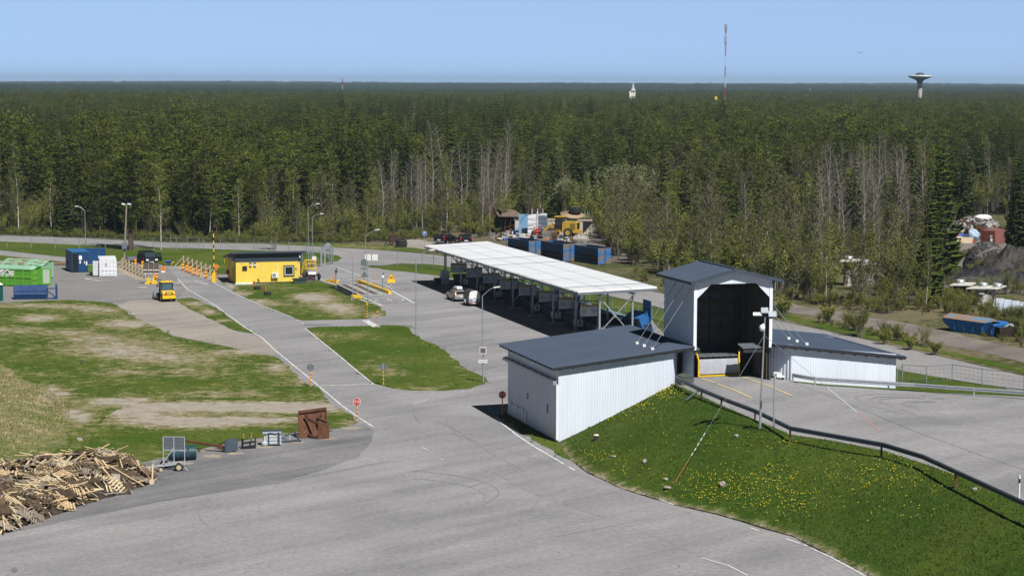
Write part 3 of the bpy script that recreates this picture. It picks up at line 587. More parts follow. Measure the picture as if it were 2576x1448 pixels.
def roof_hit(u, v, left):
    p0 = S(0, 0, zl(0)) if left else S(18, 0, zr(18)); sl = .1068 if left else -.1225
    n = (EX*(-sl)+Vector((0, 0, 1))); return Vector(loc(onplane(u, v, p0, n)))
def z3b(x, y): return ((2600+x*.21756)/1.59, (1030+y*.21756)/1.59)
def zz3(x, y): return ((1600+x*.42702)/1.59, (900+y*.42702)/1.59)
def z4(x, y): return ((2600+x*.449)/1.59, (1000+y*.449)/1.59)
for top, an in (((470, 460), (2218, 1117)), ((612, 500), (2284, 1142)), ((772, 545), (2361, 1171))):
    t = Vector(loc(onplane(*z3b(*top), S(T0, 0), EX))); a_ = roof_hit(*zz3(*an), True); mb = MB(); mb.tube(t, a_+Vector((0, 0, .08)), .028, n=5); mb.cbox(a_+Vector((0, 0, .1)), (.26, .26, .24), 1); mb.build('stay_rod', [galv, white_plain], HL)
for k, an in enumerate(((1232, 798), (1306, 822), (1393, 848))):
    a_ = roof_hit(*z4(*an), False); t = Vector((T1, a_.y+.05, 11.2-.1*k)); mb = MB(); mb.tube(t, a_+Vector((0, 0, .08)), .028, n=5); mb.cbox(a_+Vector((0, 0, .1)), (.26, .26, .24), 1); mb.build('stay_rod', [galv, white_plain], HL)
mb = MB(); mb.box(10.1, 11.9, 2.3, 2.6, 4.1, 6.1); mb.box(11.1, 11.95, 2.6, 3.0, 4.1, 7.0); mb.box(11.0, 11.98, 2.25, 2.3, 5.2, 6.9); mb.build('retaining_wall', brown_wood, HL)
mb = MB(); corr_roof(mb, (15.9, 2.0, 7.0), (15.9, .7, 6.75), (17.9, .7, 6.75), (17.9, 2.0, 7.0), pitch=.2); mb.box(15.9, 17.9, .72, 2.0, 6.42, 6.66, 1); mb.build('door_canopy', [steel_grey, eave_dark], HL)
mb = MB(); corr_roof(mb, (11.3, 1.6, 7.05), (11.3, .3, 6.85), (12.0, .3, 6.85), (12.0, 1.6, 7.05), pitch=.2); mb.box(11.3, 12, .32, 1.6, 6.6, 6.78, 1); mb.build('door_canopy', [steel_grey, eave_dark], HL)
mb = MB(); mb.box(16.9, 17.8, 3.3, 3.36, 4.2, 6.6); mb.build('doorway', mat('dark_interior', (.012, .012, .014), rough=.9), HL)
tools_d = Vector((1.95, -3.28, 0)).normalized()
for k, (nm, lab, mt) in enumerate((('broom', 'yellow headed broom leaning on the splayed white wall of the tower mouth', yellow), ('shovel', 'dark shovel leaning on the splayed white wall of the tower mouth', galv_dark))):
    p = Vector((18.25+.4*k, 2.42-.67*k, 4.25)); mb = MB(); mb.tube(p, p+Vector((-.05, .0, 1.6)), .025, n=5); mb.cbox(p+Vector((-.03, 0, 1.62)), (.4, .08, .22), 1)
    o = mb.build(nm, [dark_wood, mt], loc=C0, rz=SITE_A); tag(o, lab, nm)
mb = MB(); mb.tube((19.0, 1.0, 4.32), (19.25, .8, 4.32), .2, n=10); mb.tube((19.25, .8, 4.32), (19.5, .6, 4.32), .12, n=8); tag(mb.build('paper_roll', white_plain, loc=C0, rz=SITE_A), 'small white roll lying at the foot of the splayed white wall', 'roll')
wc = empty('waste_container', S(13.15, 3.45, 4.2), SITE_A, 'waste container under dark tarpaulin in the tower mouth, grey sheet hung over its front', 'container')
mb = MB(); mb.box(.05, 3.45, .1, 2.9, .15, 1.45); mb.build('body', black, wc)
mb = MB(); n = 14
V = []
for i in range(n+1):
    x = .06+3.4*i/n; w = .05*math.sin(i*1.3)+.03*random.uniform(-1, 1); V += [(x, .04, 1.42), (x, -.03+w*.6, .8), (x, -.02+w, .2)]
mb.add(V, [(3*i+k, 3*i+3+k, 3*i+4+k, 3*i+1+k) for i in range(n) for k in (0, 1)], 0, True); mb.build('front_sheet', mat('grey_tarp', (.36, .37, .40), (.44, .45, .48), rough=.6, scale=2), wc)
mb = MB(); V = []; m_ = 9
for j in range(m_+1):
    for i in range(n+1):
        x = .0+3.5*i/n; y = .0+2.9*j/m_; V.append((x, y, 1.46+.30*math.sin(math.pi*min(1, j/m_+.15))*1.0+(.025 if i % 2 else -.025)))
mb.add(V, [(j*(n+1)+i, j*(n+1)+i+1, (j+1)*(n+1)+i+1, (j+1)*(n+1)+i) for j in range(m_) for i in range(n)]); mb.build('tarpaulin', mat('dark_tarp', (.075, .08, .09), (.12, .125, .135), rough=.5, scale=2), wc)
mb = MB()
for x in (-.06, 3.5): mb.box(x-.06, x+.06, -.12, .02, .0, 1.4); mb.bar((x, -.05, 1.35), (x-.12*(1 if x < 1 else -1)*1, .2, 2.0), .1)
mb.box(-.06, 3.5, -.14, -.02, 0, .12); mb.build('yellow_frame', yellow, wc)
mb = MB(); mb.box(0, .9, 0, .8, 0, .7); mb.prism([(-.05, .7), (.95, .7), (.95, .78), (.45, .92), (-.05, .78)], 'y', -.05, .85); tag(mb.build('grit_box', mat('green_grey_box', (.07, .09, .07), (.09, .11, .09), rough=.6), loc=S(9.9, -.95, 4.2), rz=SITE_A), 'dark green grit box at the top of the mound beside the white wing', 'bin')
shelter = empty('collection_shelter', C0, SITE_A, 'long open shelter with white ribbed roof on steel posts beside the yard', 'shelter')
fa, ba, b0, b1 = 20.65, 29.8, 57.3, 125.6
zf0, zf1, zb0, zb1 = 5.5, 5.2, 5.75, 5.6
mb = MB(); corr_roof(mb, (fa, b0, zf0), (ba, b0, zb0), (ba, b1, zb1), (fa, b1, zf1), pitch=.70, dep=.16)
mb.build('roof_sheet', mat('white_roof_sheet', (.45, .465, .48), (.52, .53, .54), rough=.55, scale=.35, stretch=(.25, 1.6, 1)), shelter)
mb = MB()
for k in range(1, 30): y = b0+(b1-b0)*k/30; t = k/30; mb.bar((fa+.02, y, zf0+(zf1-zf0)*t+.165), (ba-.02, y, zb0+(zb1-zb0)*t+.165), .07, .01)
for f in (.34, .67): mb.bar((fa+(ba-fa)*f, b0, zf0+(zb0-zf0)*f+.167), (fa+(ba-fa)*f, b1, zf1+(zb1-zf1)*f+.167), .05, .01)
mb.build('lap_joint', mat('roof_lap', (.42, .44, .46), rough=.6), shelter)
PB = [58.07+8.27*k for k in range(9)]
mb = MB()
for k in range(9): mb.bar((fa+.1, PB[k], zf0-.2-.035*k), (ba-.1, PB[k], zb0-.22-.02*k), .16, .26)
mb.box(fa+.35, fa+.5, b0+.05, b1-.05, 5.0, 5.16); mb.box(23.3, 23.45, b0, b1, 5.05, 5.2); mb.box(27.1, 27.3, b0, b1, 5.1, 5.26)
mb.bar((fa, b0+.05, zf0-.14), (ba, b0+.05, zb0-.14), .12, .2); mb.build('roof_beams', steel_grey, shelter)
pm = MB(); pm.box(-.09, .09, -.09, .09, 0, 5.0); p1 = pm.build('post', galv, shelter, loc=(23.35, PB[0], 0))
for k in range(1, 9): c = p1.copy(); COL.objects.link(c); c.location = (23.35, PB[k], 0)
p2 = None
for k in range(9):
    c = p1.copy(); COL.objects.link(c); c.location = (27.15, PB[k], 0)
def brace(x0, y0, z0, x1, y1, z1):
    mb = MB(); mb.bar((x0, y0, z0), (x1, y1, z1), .09); return mb.build('brace', galv, shelter)
br = brace(0, 0, 4.9, 1.9, 0, 2.6); br.location = (23.35, PB[0], 0)
brl = [br]
for k in range(1, 9): c = br.copy(); COL.objects.link(c); c.location = (23.35, PB[k], 0)
br2 = brace(0, 0, 1.0, 3.8, 0, 4.9); br2.location = (23.35, PB[0], 0)
for k in (1, 2, 3, 4, 5, 6, 7, 8): c = br2.copy(); COL.objects.link(c); c.location = (23.35, PB[k], 0)
br3 = brace(0, 0, 4.9, 3.8, 0, .6); br3.location = (23.35, PB[0], 0)
for k in (2, 4, 6, 8): c = br3.copy(); COL.objects.link(c); c.location = (23.35, PB[k], 0)
mb = MB(); mb.tube((fa-.06, b0, zf0-.1), (fa-.06, b1, zf1-.1), .075, n=8); mb.build('gutter', galv_dark, shelter)
for k in (0, 1, 3, 4, 5, 6, 8):
    mb = MB(); z = 4.95; mb.path([(fa-.05, 0, z+.25), (fa-.05, 0, z-.25), (fa+.15, 0, z-.42), (23.1, 0, z-.5), (23.2, 0, z-.65), (23.2, 0, .15)], .055); mb.build('downpipe', galv_dark, shelter, loc=(0, PB[k]+.25, 0))
for k in range(9):
    mb = MB(); mb.box(22.9, 27.6, PB[k]-.35, PB[k]+.35, 0, .22); mb.build('footing', concrete, shelter)
board_w = mat('board_face', (.42, .45, .50), rough=.5); board_o = mat('board_band', (.34, .24, .09), rough=.5); board_t = mat('board_print', (.06, .07, .09), rough=.5)
brd = []
titles = ['ENERGIAJÄTE', 'PUUJÄTE', 'LAJITELTAVA SEKAJÄTE', 'LAJITELTAVA SEKAJÄTE', 'LAJITELTAVA SEKAJÄTE', 'LAJITELTAVA SEKAJÄTE', 'KYLLÄSTETTY PUU', 'BETONI, TIILI JA LAATTA']
bx = [(478, 620, 365, 432), (622, 768, 410, 480), (786, 928, 460, 532), (945, 1097, 513, 588), (1118, 1276, 570, 645), (1308, 1466, 628, 705), (1498, 1656, 688, 772), (1710, 1852, 757, 838)]
for k, (x0, x1, y0, y1) in enumerate(bx):
    kb = 7-k
    p = Vector(loc(onplane(*zz3((x0+x1)/2, (y0+y1)/2), S(0, PB[kb]+4.1), EY)))
    pc = onplane(*zz3((x0+x1)/2, (y0+y1)/2), S(22.9, 0), EX); pl = loc(pc)
    W, Hh = 2.25, 1.28
    mb = MB(); mb.box(-W/2, W/2, -.03, .03, -Hh/2, Hh/2, 0)
    pts = [(-W/2, Hh/2)]+[(W/2, Hh/2)]+[(W/2-W*i/24, Hh/2-.27-.04*math.sin(i*1.57)) for i in range(25)]
    mb.poly([(x, -.034, z) for x, z in pts], 1); mb.text(titles[k], .17 if len(titles[k]) < 18 else .125, (0, -.037, Hh/2-.13), (1, 0, 0), (0, 0, 1), 2)
    for col in (-.95, .15):
        for r_ in range(6):
            w = random.uniform(.3, .75) if r_ else .35; mb.quad((col, -.036, .16-.09*r_), (col+w, -.036, .16-.09*r_), (col+w, -.036, .19-.09*r_), (col, -.036, .19-.09*r_), 2)
    if k in (1, 3, 5, 6, 7):
        rr = [(.13*math.cos(t)+(-.93 if k in (1, 7) else .3), -.036, .13*math.sin(t)-.5) for t in np.linspace(0, 2*math.pi, 14)]
        for a_, b_ in zip(rr[:-1], rr[1:]): mb.bar(a_, b_, .03, .01, 3)
        mb.bar(rr[2], rr[8], .03, .01, 3)
    if k in (0, 2): mb.quad((.75, -.036, -.58), (1.05, -.036, -.58), (1.05, -.036, -.28), (.75, -.036, -.28), 2)
    mb.bar((-W/2+.15, 0, Hh/2), (-W/2+.15, 0, Hh/2+.9), .05, .05, 4); mb.bar((W/2-.15, 0, Hh/2), (W/2-.15, 0, Hh/2+.9), .05, .05, 4)
    o = mb.build('information_board', [board_w, board_o, board_t, red, galv], loc=pc, rz=SITE_A)
    pos = ['at the far left end','second from far left','third from far left','fourth from far left','fourth from near right','third from near right','second from near right','at the near right end'][k]
    tag(o, 'grey sorting board with ochre band hung under shelter, '+pos, 'board', 'sorting boards hung under the shelter')
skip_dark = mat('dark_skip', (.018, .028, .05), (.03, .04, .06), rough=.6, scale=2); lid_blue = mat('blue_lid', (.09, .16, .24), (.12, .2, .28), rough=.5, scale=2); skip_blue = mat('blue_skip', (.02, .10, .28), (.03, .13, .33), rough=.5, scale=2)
def skip(kb, num, lid, open_lid, lab):
    r = empty('skip_container', S(23.9, PB[kb]+1.3, 0), SITE_A, lab, 'skip', 'skips lined up under the shelter')
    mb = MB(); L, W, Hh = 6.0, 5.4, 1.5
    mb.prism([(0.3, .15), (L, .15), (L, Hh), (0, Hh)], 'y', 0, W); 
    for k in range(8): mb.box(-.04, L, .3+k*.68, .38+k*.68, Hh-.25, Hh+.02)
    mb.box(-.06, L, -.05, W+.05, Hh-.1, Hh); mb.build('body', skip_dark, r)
    if lid:
        mb = MB(); corr_roof(mb, (3.0, .1, Hh+.45), (.1, .1, Hh+.1), (.1, W-.1, Hh+.1), (3.0, W-.1, Hh+.45), pitch=.4); corr_roof(mb, (3.0, .1, Hh+.45), (L, .1, Hh+.1), (L, W-.1, Hh+.1), (3.0, W-.1, Hh+.45), pitch=.4); mb.build('lid', lid_blue, r)
    if open_lid:
        mb = MB(); corr_wall(mb, (5.9, .2), (5.9, 2.6), Hh, Hh+2.6, pitch=.3); mb.box(5.95, 6.02, .2, 2.6, Hh, Hh+2.6); mb.build('open_lid', skip_blue, r)
    if num:
        mb = MB(); mb.box(-.12, -.07, .25, .95, .55, 1.25, 0)
        mb.text(num, .85, (-.125, .6, .9), (0, -1, 0), (0, 0, 1), 1); mb.box(.05, .75, -.11, -.07, .55, 1.3, 0); mb.text(num, .85, (.4, -.115, .92), (1, 0, 0), (0, 0, 1), 1); mb.build('number_plate', [white_plain, black], r)
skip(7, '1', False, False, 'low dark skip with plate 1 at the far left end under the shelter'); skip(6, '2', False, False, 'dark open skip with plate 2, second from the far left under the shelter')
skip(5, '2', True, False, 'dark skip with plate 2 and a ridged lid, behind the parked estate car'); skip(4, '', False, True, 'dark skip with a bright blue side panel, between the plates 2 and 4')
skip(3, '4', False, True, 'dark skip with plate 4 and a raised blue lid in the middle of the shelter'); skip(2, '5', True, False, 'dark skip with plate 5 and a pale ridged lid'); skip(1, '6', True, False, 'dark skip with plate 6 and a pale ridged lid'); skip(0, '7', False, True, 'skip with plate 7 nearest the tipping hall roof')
o = empty('tipping_skip', S(28.8, 60.5, 0), SITE_A+.5, 'blue skip tipped up on its side behind the near posts of the shelter', 'skip')
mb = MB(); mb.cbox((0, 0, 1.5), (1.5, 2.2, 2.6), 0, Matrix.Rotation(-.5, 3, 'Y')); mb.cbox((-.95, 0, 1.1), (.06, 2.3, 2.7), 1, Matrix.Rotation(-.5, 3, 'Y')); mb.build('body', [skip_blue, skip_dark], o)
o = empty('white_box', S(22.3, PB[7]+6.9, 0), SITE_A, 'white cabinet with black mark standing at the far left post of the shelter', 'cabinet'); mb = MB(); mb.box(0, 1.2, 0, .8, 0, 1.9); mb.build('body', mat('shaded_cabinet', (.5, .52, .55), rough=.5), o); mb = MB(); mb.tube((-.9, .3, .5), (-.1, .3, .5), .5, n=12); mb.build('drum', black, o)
hy = mat('yellow_cladding', (.74, .55, .085), (.79, .60, .11), rough=.55, scale=.8, fine=.05, fscale=6)
hut = empty('weigh_hut', S(0, 131, 0), SITE_A, 'small yellow clad hut with dark slanting roof beside the weighbridge', 'building')
HA, HB, HD = -5.2, 4.05, 6.8
mb = MB(); corr_wall(mb, (HA, 0), (HB, 0), .2, 3.1, pitch=.2, dep=.025, out=(0, -1)); corr_wall(mb, (HA, HD), (HA, 0), .2, 3.1, pitch=.2, dep=.025, out=(-1, 0)); corr_wall(mb, (HB, HD), (HB, 0), .2, 3.1, pitch=.2, dep=.025, out=(1, 0)); mb.box(HA+.05, HB-.05, HD-.1, HD, .1, 3.2); mb.build('wall', hy, hut)
mb = MB()
def zroof(y): return 4.5-(y+.55)*.145
for k in range(6): z0 = 3.1+k*.2; mb.box(HA-.04, HB+.04, -.07-.02*(k % 2), 0, z0, z0+.17)
mb.box(HA-.02, HB+.02, -.04, .1, 3.1, 4.2)
for xx in (HA, HB): mb.prism([(-.05, 3.1), (HD, 3.1), (HD, zroof(HD)-.1), (-.05, zroof(0)-.1)], 'x', xx-.03, xx+.03)
for k in range(4): mb.box(HA-.06, HA-.03, 0, HD-1.4*k, 3.15+.22*k, 3.3+.22*k)
mb.build('upper_cladding', mat('navy_cladding', (.035, .048, .065), (.045, .06, .078), rough=.5, scale=2), hut)
mb = MB(); x0, x1 = -5.75, 4.75
mb.prism([(-.55, zroof(-.55)-.2), (7.7, zroof(7.7)-.2), (7.7, zroof(7.7)), (-.55, zroof(-.55))], 'x', x0, x1); 
for k in range(24): x = x0+.2+k*.44; mb.bar((x, -.55, zroof(-.55)+.02), (x, 7.7, zroof(7.7)+.02), .06, .06)
mb.box(x0-.02, x1+.02, -.6, -.551, zroof(-.55)-.2, zroof(-.55)+.03); mb.build('roof', clad_dark, hut)
mb = MB(); mb.box(HA+.0, -2.5, -.1, .05, -.02, .2, 0); mb.box(HA-.02, HA+.05, -.1, HD, -.02, .2, 1); mb.box(-2.5, HB, .02, .12, 0, .2, 2); mb.build('plinth', [white_plain, concrete, black], hut)
mb = MB(); mb.box(HA-.09, HA+.08, -.09, .06, .2, 3.1); mb.build('corner_trim', brown_wood, hut); mb = MB(); mb.box(HB-.08, HB+.06, -.09, -.03, .2, 3.1); mb.build('corner_trim', brown_wood, hut)
def window(x0, x1, z0, z1, t=.14, inner=True):
    f = MB(); f.box(x0, x1, -.11, -.03, z0, z0+t); f.box(x0, x1, -.11, -.03, z1-t, z1); f.box(x0, x0+t, -.11, -.03, z0+t, z1-t); f.box(x1-t, x1, -.11, -.03, z0+t, z1-t); w = f.build('window', brown_wood, hut)
    if inner:
        i = MB(); a, b, c, d = x0+t, x1-t, z0+t, z1-t; s = .09; i.box(a, b, -.09, -.03, c, c+s); i.box(a, b, -.09, -.03, d-s, d); i.box(a, a+s, -.09, -.03, c+s, d-s); i.box(b-s, b, -.09, -.03, c+s, d-s); i.build('frame', white_plain, w)
    p = MB(); p.quad((x0+t, -.045, z0+t), (x1-t, -.045, z0+t), (x1-t, -.045, z1-t), (x0+t, -.045, z1-t)); p.build('pane', glass, w)
window(1.6, 3.12, .97, 2.5); window(-4.19, -3.55, 1.89, 2.52, .12, False)
mb = MB(); mb.box(-.11, .81, -.42, -.12, .83, 1.5, 0); mb.disc((.2, -.425, 1.17), .26, (0, -1, 0), mi=1); mb.disc((.2, -.43, 1.17), .07, (0, -1, 0), mi=0); mb.box(0, .06, -.42, -.05, .76, .83, 0); mb.box(.65, .71, -.42, -.05, .76, .83, 0); mb.box(.68, .78, -.13, -.03, 1.5, 2.55, 0); hp = mb.build('heat_pump', [white_plain, steel_grey], hut)
for x in (-3.2, -2.6): mb = MB(); mb.box(x, x+.33, -.16, -.03, 2.7, 3.12, 0); mb.box(x, x+.35, -.25, -.05, 2.55, 2.72, 1); mb.build('vent', [steel_grey, white_plain], hut)
for x in (-4.32, -4.03): mb = MB(); mb.box(x, x+.1, -.12, -.03, 2.93, 3.06); mb.build('wall_socket', white_plain, hut)
mb = MB(); mb.box(3.27, 3.54, -.08, -.04, 1.9, 2.2, 0); mb.box(3.36, 3.45, -.085, -.079, 1.95, 2.15, 1); mb.build('fire_sign', [red, white_plain], hut)
mb = MB(); mb.box(3.75, 3.97, -.3, -.1, 3.72, 4.1, 0); mb.blob((3.86, -.35, 3.62), (.11, .11, .17), jit=0, mi=1, smooth=True); mb.tube((3.86, -.35, 3.52), (3.86, -.35, 3.35), .07, n=8, mi=2); mb.build('camera', [steel_grey, white_plain, black], hut)
for y, z in ((1.9, 3.45), (5.2, 3.35)): mb = MB(); mb.box(HA-.5, HA-.05, y-.1, y+.1, z-.08, z+.1); mb.build('floodlight', white_plain, hut)
mb = MB(); mb.box(HA-.07, HA-.03, 1.0, 1.95, .2, 2.3); mb.build('door', mat('ochre_door', (.40, .24, .02), (.34, .2, .02), rough=.5), hut)
mb = MB(); mb.box(HA-.4, HA-.05, 5.6, 6.1, .9, 1.5); mb.build('letterbox', red, hut)
mb = MB(); mb.bar((-2.0, -.1, .75), (-1.75, -.25, .15), .05); mb.bar((-2.05, -.1, .75), (-1.9, -.2, .35), .12, .03); mb.build('cable_bracket', dark_wood, hut)
stripe_r = mat('marker_red', (.50, .035, .02)); stripe_y = mat('marker_yellow', (.80, .55, .03)); 
def T(base, v): return up_at(base, v)
def lamp_post(u, v, vt, du, vh, lab, sag=.0, r=.055):
    b = g(u, v); h = T(b, vt); k = CF/b.y; L = du/k; rise = T(b, vh)-h
    o = empty('street_lamp', b, 0, lab, 'street lamp', 'street lamps')
    mb = MB(); mb.tube((0, 0, 0), (0, 0, h*.28), r*1.35, r*1.3, 8); mb.tube((0, 0, h*.28), (sag, 0, h), r, r*.75, 8); mb.build('pole', galv, o)
    mb = MB(); pts = [(sag+L*t, 0, h+rise*math.sin(t*math.pi/2)) for t in np.linspace(0, .82, 7)]; mb.path(pts, r*.6); mb.build('arm', galv, o)
    mb = MB(); e = Vector(pts[-1]); sx = 1 if L > 0 else -1; d = Vector((sx*.55, 0, .09)); mb.cbox(e+d*.5, (.6, .2, .11), 0, Matrix.Rotation(-.14*sx, 3, 'Y')); mb.build('lamp_head', white_plain, o); return o
lamp_post(1046.7, 845, 650, 42, 628, 'tall street lamp at the corner of the middle lawn, in front of the shelter')
lm = lamp_post(1215.5, 962.6, 745, 36, 722, 'street lamp carrying a traffic mirror and a white arrow sign', sag=-.1)
lamp_post(926, 762.6, 596, 31, 578, 'street lamp standing on the lawn beside the weighbridge', sag=-.35)
lamp_post(776, 676, 522, 24, 513, 'tall thin street lamp close behind the right end of the yellow hut', r=.05)
lamp_post(786.5, 655, 545, 24, 538, 'thin street lamp behind the gate, right of its twin', r=.05)
lamp_post(215, 615, 530, -20, 519, 'thin street lamp on the lawn behind the blue cabin', r=.06)
lb = g(1215.5, 962.6); k = 28/(962.6-209)
o = empty('traffic_mirror', lb, -.1, 'square traffic mirror with white and red rim on the lamp post', 'mirror'); zc = T(lb, 880.5)
mb = MB(); W = .78/1; 
mb.prism([(-.34, zc-.26), (-.26, zc-.34), (.26, zc-.34), (.34, zc-.26), (.34, zc+.26), (.26, zc+.34), (-.26, zc+.34), (-.34, zc+.26)], 'y', -.2, -.13, 0)
for x, z, w, h in ((0, .3, .08, .06), (0, -.3, .08, .06), (-.3, 0, .06, .08), (.3, 0, .06, .08), (-.2, .3, .06, .06), (.2, .3, .06, .06), (-.2, -.3, .06, .06), (.2, -.3, .06, .06), (-.3, .2, .06, .06), (.3, .2, .06, .06), (-.3, -.2, .06, .06), (.3, -.2, .06, .06)): mb.box(x-w/2, x+w/2, -.206, -.2, zc+z-h/2, zc+z+h/2, 1)
mb.build('rim', [white_plain, red], o)
mb = MB(); mb.box(-.25, .25, -.208, -.202, zc-.24, zc+.24); mb.build('mirror_glass', mat('mirror', (.35, .38, .4), rough=.05, metal=1.0), o)
o = empty('arrow_sign', lb, -.05, 'white ULOS arrow sign under the mirror on the lamp post', 'sign'); zc = T(lb, 908)
mb = MB(); mb.box(-.44, .44, -.16, -.12, zc-.15, zc+.15, 0); mb.text('ULOS', .24, (-.08, -.163, zc), (1, 0, 0), (0, 0, 1), 1); mb.poly([(.32, -.163, zc-.13), (.43, -.163, zc), (.32, -.163, zc+.13)], 1); mb.build('plate', [white_plain, black], o)
def striped_pole(mb, h, n, r=.045, z0=0.0, c0=0, c=(0, 0), top=None):
    for i in range(n): mb.tube((c[0], c[1], z0+h*i/n), (c[0], c[1], z0+h*(i+1)/n), r, r, 8, (c0+i) % 2, cap=(i == n-1))
    return mb
def sign_post(name, u, v, vc, lab, cat, back=False, kind='stop', grp=None, rz=0.0):
    b = g(u, v); zc = T(b, vc); o = empty(name, b, rz, lab, cat, grp)
    mb = MB(); striped_pole(mb, zc-.25, 9); mb.build('pole', [stripe_r, stripe_y], o)
    mb = MB(); mb.tube((0, 0, 0), (0, 0, .1), .12, .1, 8); mb.build('foot', concrete, o)
    mb = MB(); R_ = .335
    oc = lambda r: [(r*math.cos(math.pi/8+k*math.pi/4), zc+r*math.sin(math.pi/8+k*math.pi/4)) for k in range(8)]
    if back: mb.prism(oc(R_), 'y', -.02, .02, 0); mb.box(-.035, .035, -.05, -.02, zc-.28, zc+.28, 1); mb.build('sign_plate', [mat('sign_back', (.10, .13, .14), (.13, .16, .17), rough=.5), galv], o)
    else:
        mb.prism(oc(R_), 'y', -.04, 0, 1); mb.poly([(x, -.043, z) for x, z in oc(R_*.92)], 0); mb.text('STOP', .29, (0, -.047, zc), (.92, 0, 0), (0, 0, 1.12), 1); mb.tube((0, .03, zc-.35), (0, .03, zc+.2), .03, n=6, mi=1); mb.build('sign_plate', [red, white_plain], o)
    return o
sign_post('stop_sign', 898, 1061.5, 1010, 'red STOP sign on striped pole beside the white road edge line', 'stop sign', grp='stop signs')
sign_post('stop_sign', 1263.6, 1044.4, 991.9, 'red STOP sign on striped pole at the corner of the white hall', 'stop sign', grp='stop signs')
sign_post('stop_sign', 781, 972.5, 923, 'grey back of a stop sign left of the road, on striped pole', 'stop sign', True, grp='stop signs seen from behind')
sign_post('stop_sign', 964.3, 968.7, 921.5, 'grey back of a stop sign on the middle lawn, on striped pole', 'stop sign', True, grp='stop signs seen from behind')
def no_entry(u, v, vc, lab, edge=False):
    b = g(u, v); zc = T(b, vc); o = empty('no_entry_sign', b, R(80) if edge else 0, lab, 'no entry sign', 'no entry signs')
    mb = MB(); striped_pole(mb, zc, 10, .04); mb.build('pole', [stripe_r, stripe_y], o)
    mb = MB(); mb.tube((0, -.02, zc), (0, -.06, zc), .34, n=24, mi=1); mb.disc((0, -.064, zc), .31, (0, -1, 0), 24, 0); mb.box(-.22, .22, -.07, -.066, zc-.05, zc+.05, 1); mb.build('sign_plate', [mat('orange_red', (.62, .09, .02), rough=.45), stripe_y], o); return o
o = no_entry(411, 706.6, 675, 'no entry sign with white plate below, standing left of the entrance road')
mb = MB(); zc = T(g(411, 706.6), 682.5); mb.box(-.28, .28, -.05, -.01, zc-.15, zc+.12); mb.build('lower_plate', white_plain, o)
no_entry(544.5, 706, 670, 'no entry sign right beside the yellow barrier box'); no_entry(923.3, 802, 765, 'no entry sign seen edge on, at the white crossing bar', True)
def marker(u, v, vt, lab, n=9, grp='striped marker posts', c0=0, r=.05):
    b = g(u, v); mb = MB(); h = T(b, vt); striped_pole(mb, h, n, r, 0, c0); tag(mb.build('marker_post', [stripe_r, stripe_y], loc=b), lab, 'marker post', grp)
for a in ((842, 715.5, 690, 'red and yellow marker post at the near left weighbridge corner'), (908.5, 713.5, 689.8, 'red and yellow marker post at the far left end of the yellow kerb'), (941, 715.5, 689.8, 'yellow and black marker post behind the middle of the yellow kerb'), (969.6, 738.5, 713.2, 'red and yellow marker post at the near end of the yellow kerb'), (899.7, 742, 715.4, 'red and yellow marker post at the lower left weighbridge edge'), (949, 822, 776, 'tall red and yellow marker post at the lower end of the white crossing bar'), (564.5, 663, 650, 'short marker post with white cap behind the left end of the hut')): marker(*a)
def device_post(u, v, vt, lab, s):
    b = g(u, v); h = T(b, vt); o = empty('terminal_post', b, 0, lab, 'terminal post', 'card reader posts'); mb = MB(); mb.tube((0, 0, 0), (0, 0, h), .06, n=8); mb.build('pole', steel_grey, o)
    mb = MB(); mb.box(-.1, .16*s, -.14, .1, h-.55, h-.2); mb.build('reader', white_plain if s > 1 else black, o); mb = MB(); mb.blob((.12, 0, h), (.09, .09, .12), jit=0, smooth=True); mb.build('camera', galv_dark, o)
device_post(845.3, 727.5, 676, 'dark reader post at the far end of the weighbridge', 1); device_post(962.5, 736.5, 688, 'grey reader post with white box near the yellow kerb', 1.2)
b = g(887.5, 755); o = empty('flag_pole', b, 0, 'bare thin metal pole on concrete foot beside the weighbridge', 'pole'); mb = MB(); mb.tube((0, 0, 0), (0, 0, T(b, 647)), .06, .04, 8); mb.build('pole', galv, o); mb = MB(); mb.prism([(-.25, 0), (.25, 0), (.17, .4), (-.17, .4)], 'y', -.2, .2); mb.build('foot', concrete, o)
b = g(984.5, 733); o = empty('warning_sign', b, 0, 'yellow hump warning triangle with yellow plate at the kerb end', 'sign'); h = T(b, 702)
mb = MB(); striped_pole(mb, h-.1, 6, .045); mb.build('pole', [stripe_r, stripe_y], o)
z0 = h+.05; mb = MB(); mb.prism([(-.48, z0), (.48, z0), (0, z0+.82)], 'y', -.06, -.02, 0); mb.poly([(-.38, -.063, z0+.06), (.38, -.063, z0+.06), (0, -.063, z0+.7)], 1); mb.poly([(.2*math.cos(t), -.066, z0+.12+.17*math.sin(t)) for t in np.linspace(0, math.pi, 10)], 2); mb.build('triangle', [red, stripe_y, black], o)
mb = MB(); mb.box(-.5, .5, -.06, -.02, z0-.52, z0-.02); mb.build('lower_plate', stripe_y, o)
wq = [g(u, v) for u, v in ((848, 718.5), (905, 706), (990, 737), (905, 744))]
wp = [Vector(loc(p)) for p in wq]
wb = empty('weighbridge', C0, SITE_A, 'concrete vehicle weighbridge with dark wheel tracks beside the grass', 'weighbridge')
ax0, ax1 = 15.0, 18.2
p0 = loc(g(848, 719)); p1 = loc(g(903, 744)); q0 = loc(g(918, 707)); 
A0, B0_, B1_ = p0[0], p1[1], p0[1]; A0 = (p0[0]+p1[0])/2; A1 = A0+3.4
mb = MB(); mb.box(A0, A1, B0_, B1_, -.1, .16, 0); mb.box(A0-.06, A0, B0_, B1_, -.3, .2, 1); mb.build('deck', [concrete, steel_grey], wb)
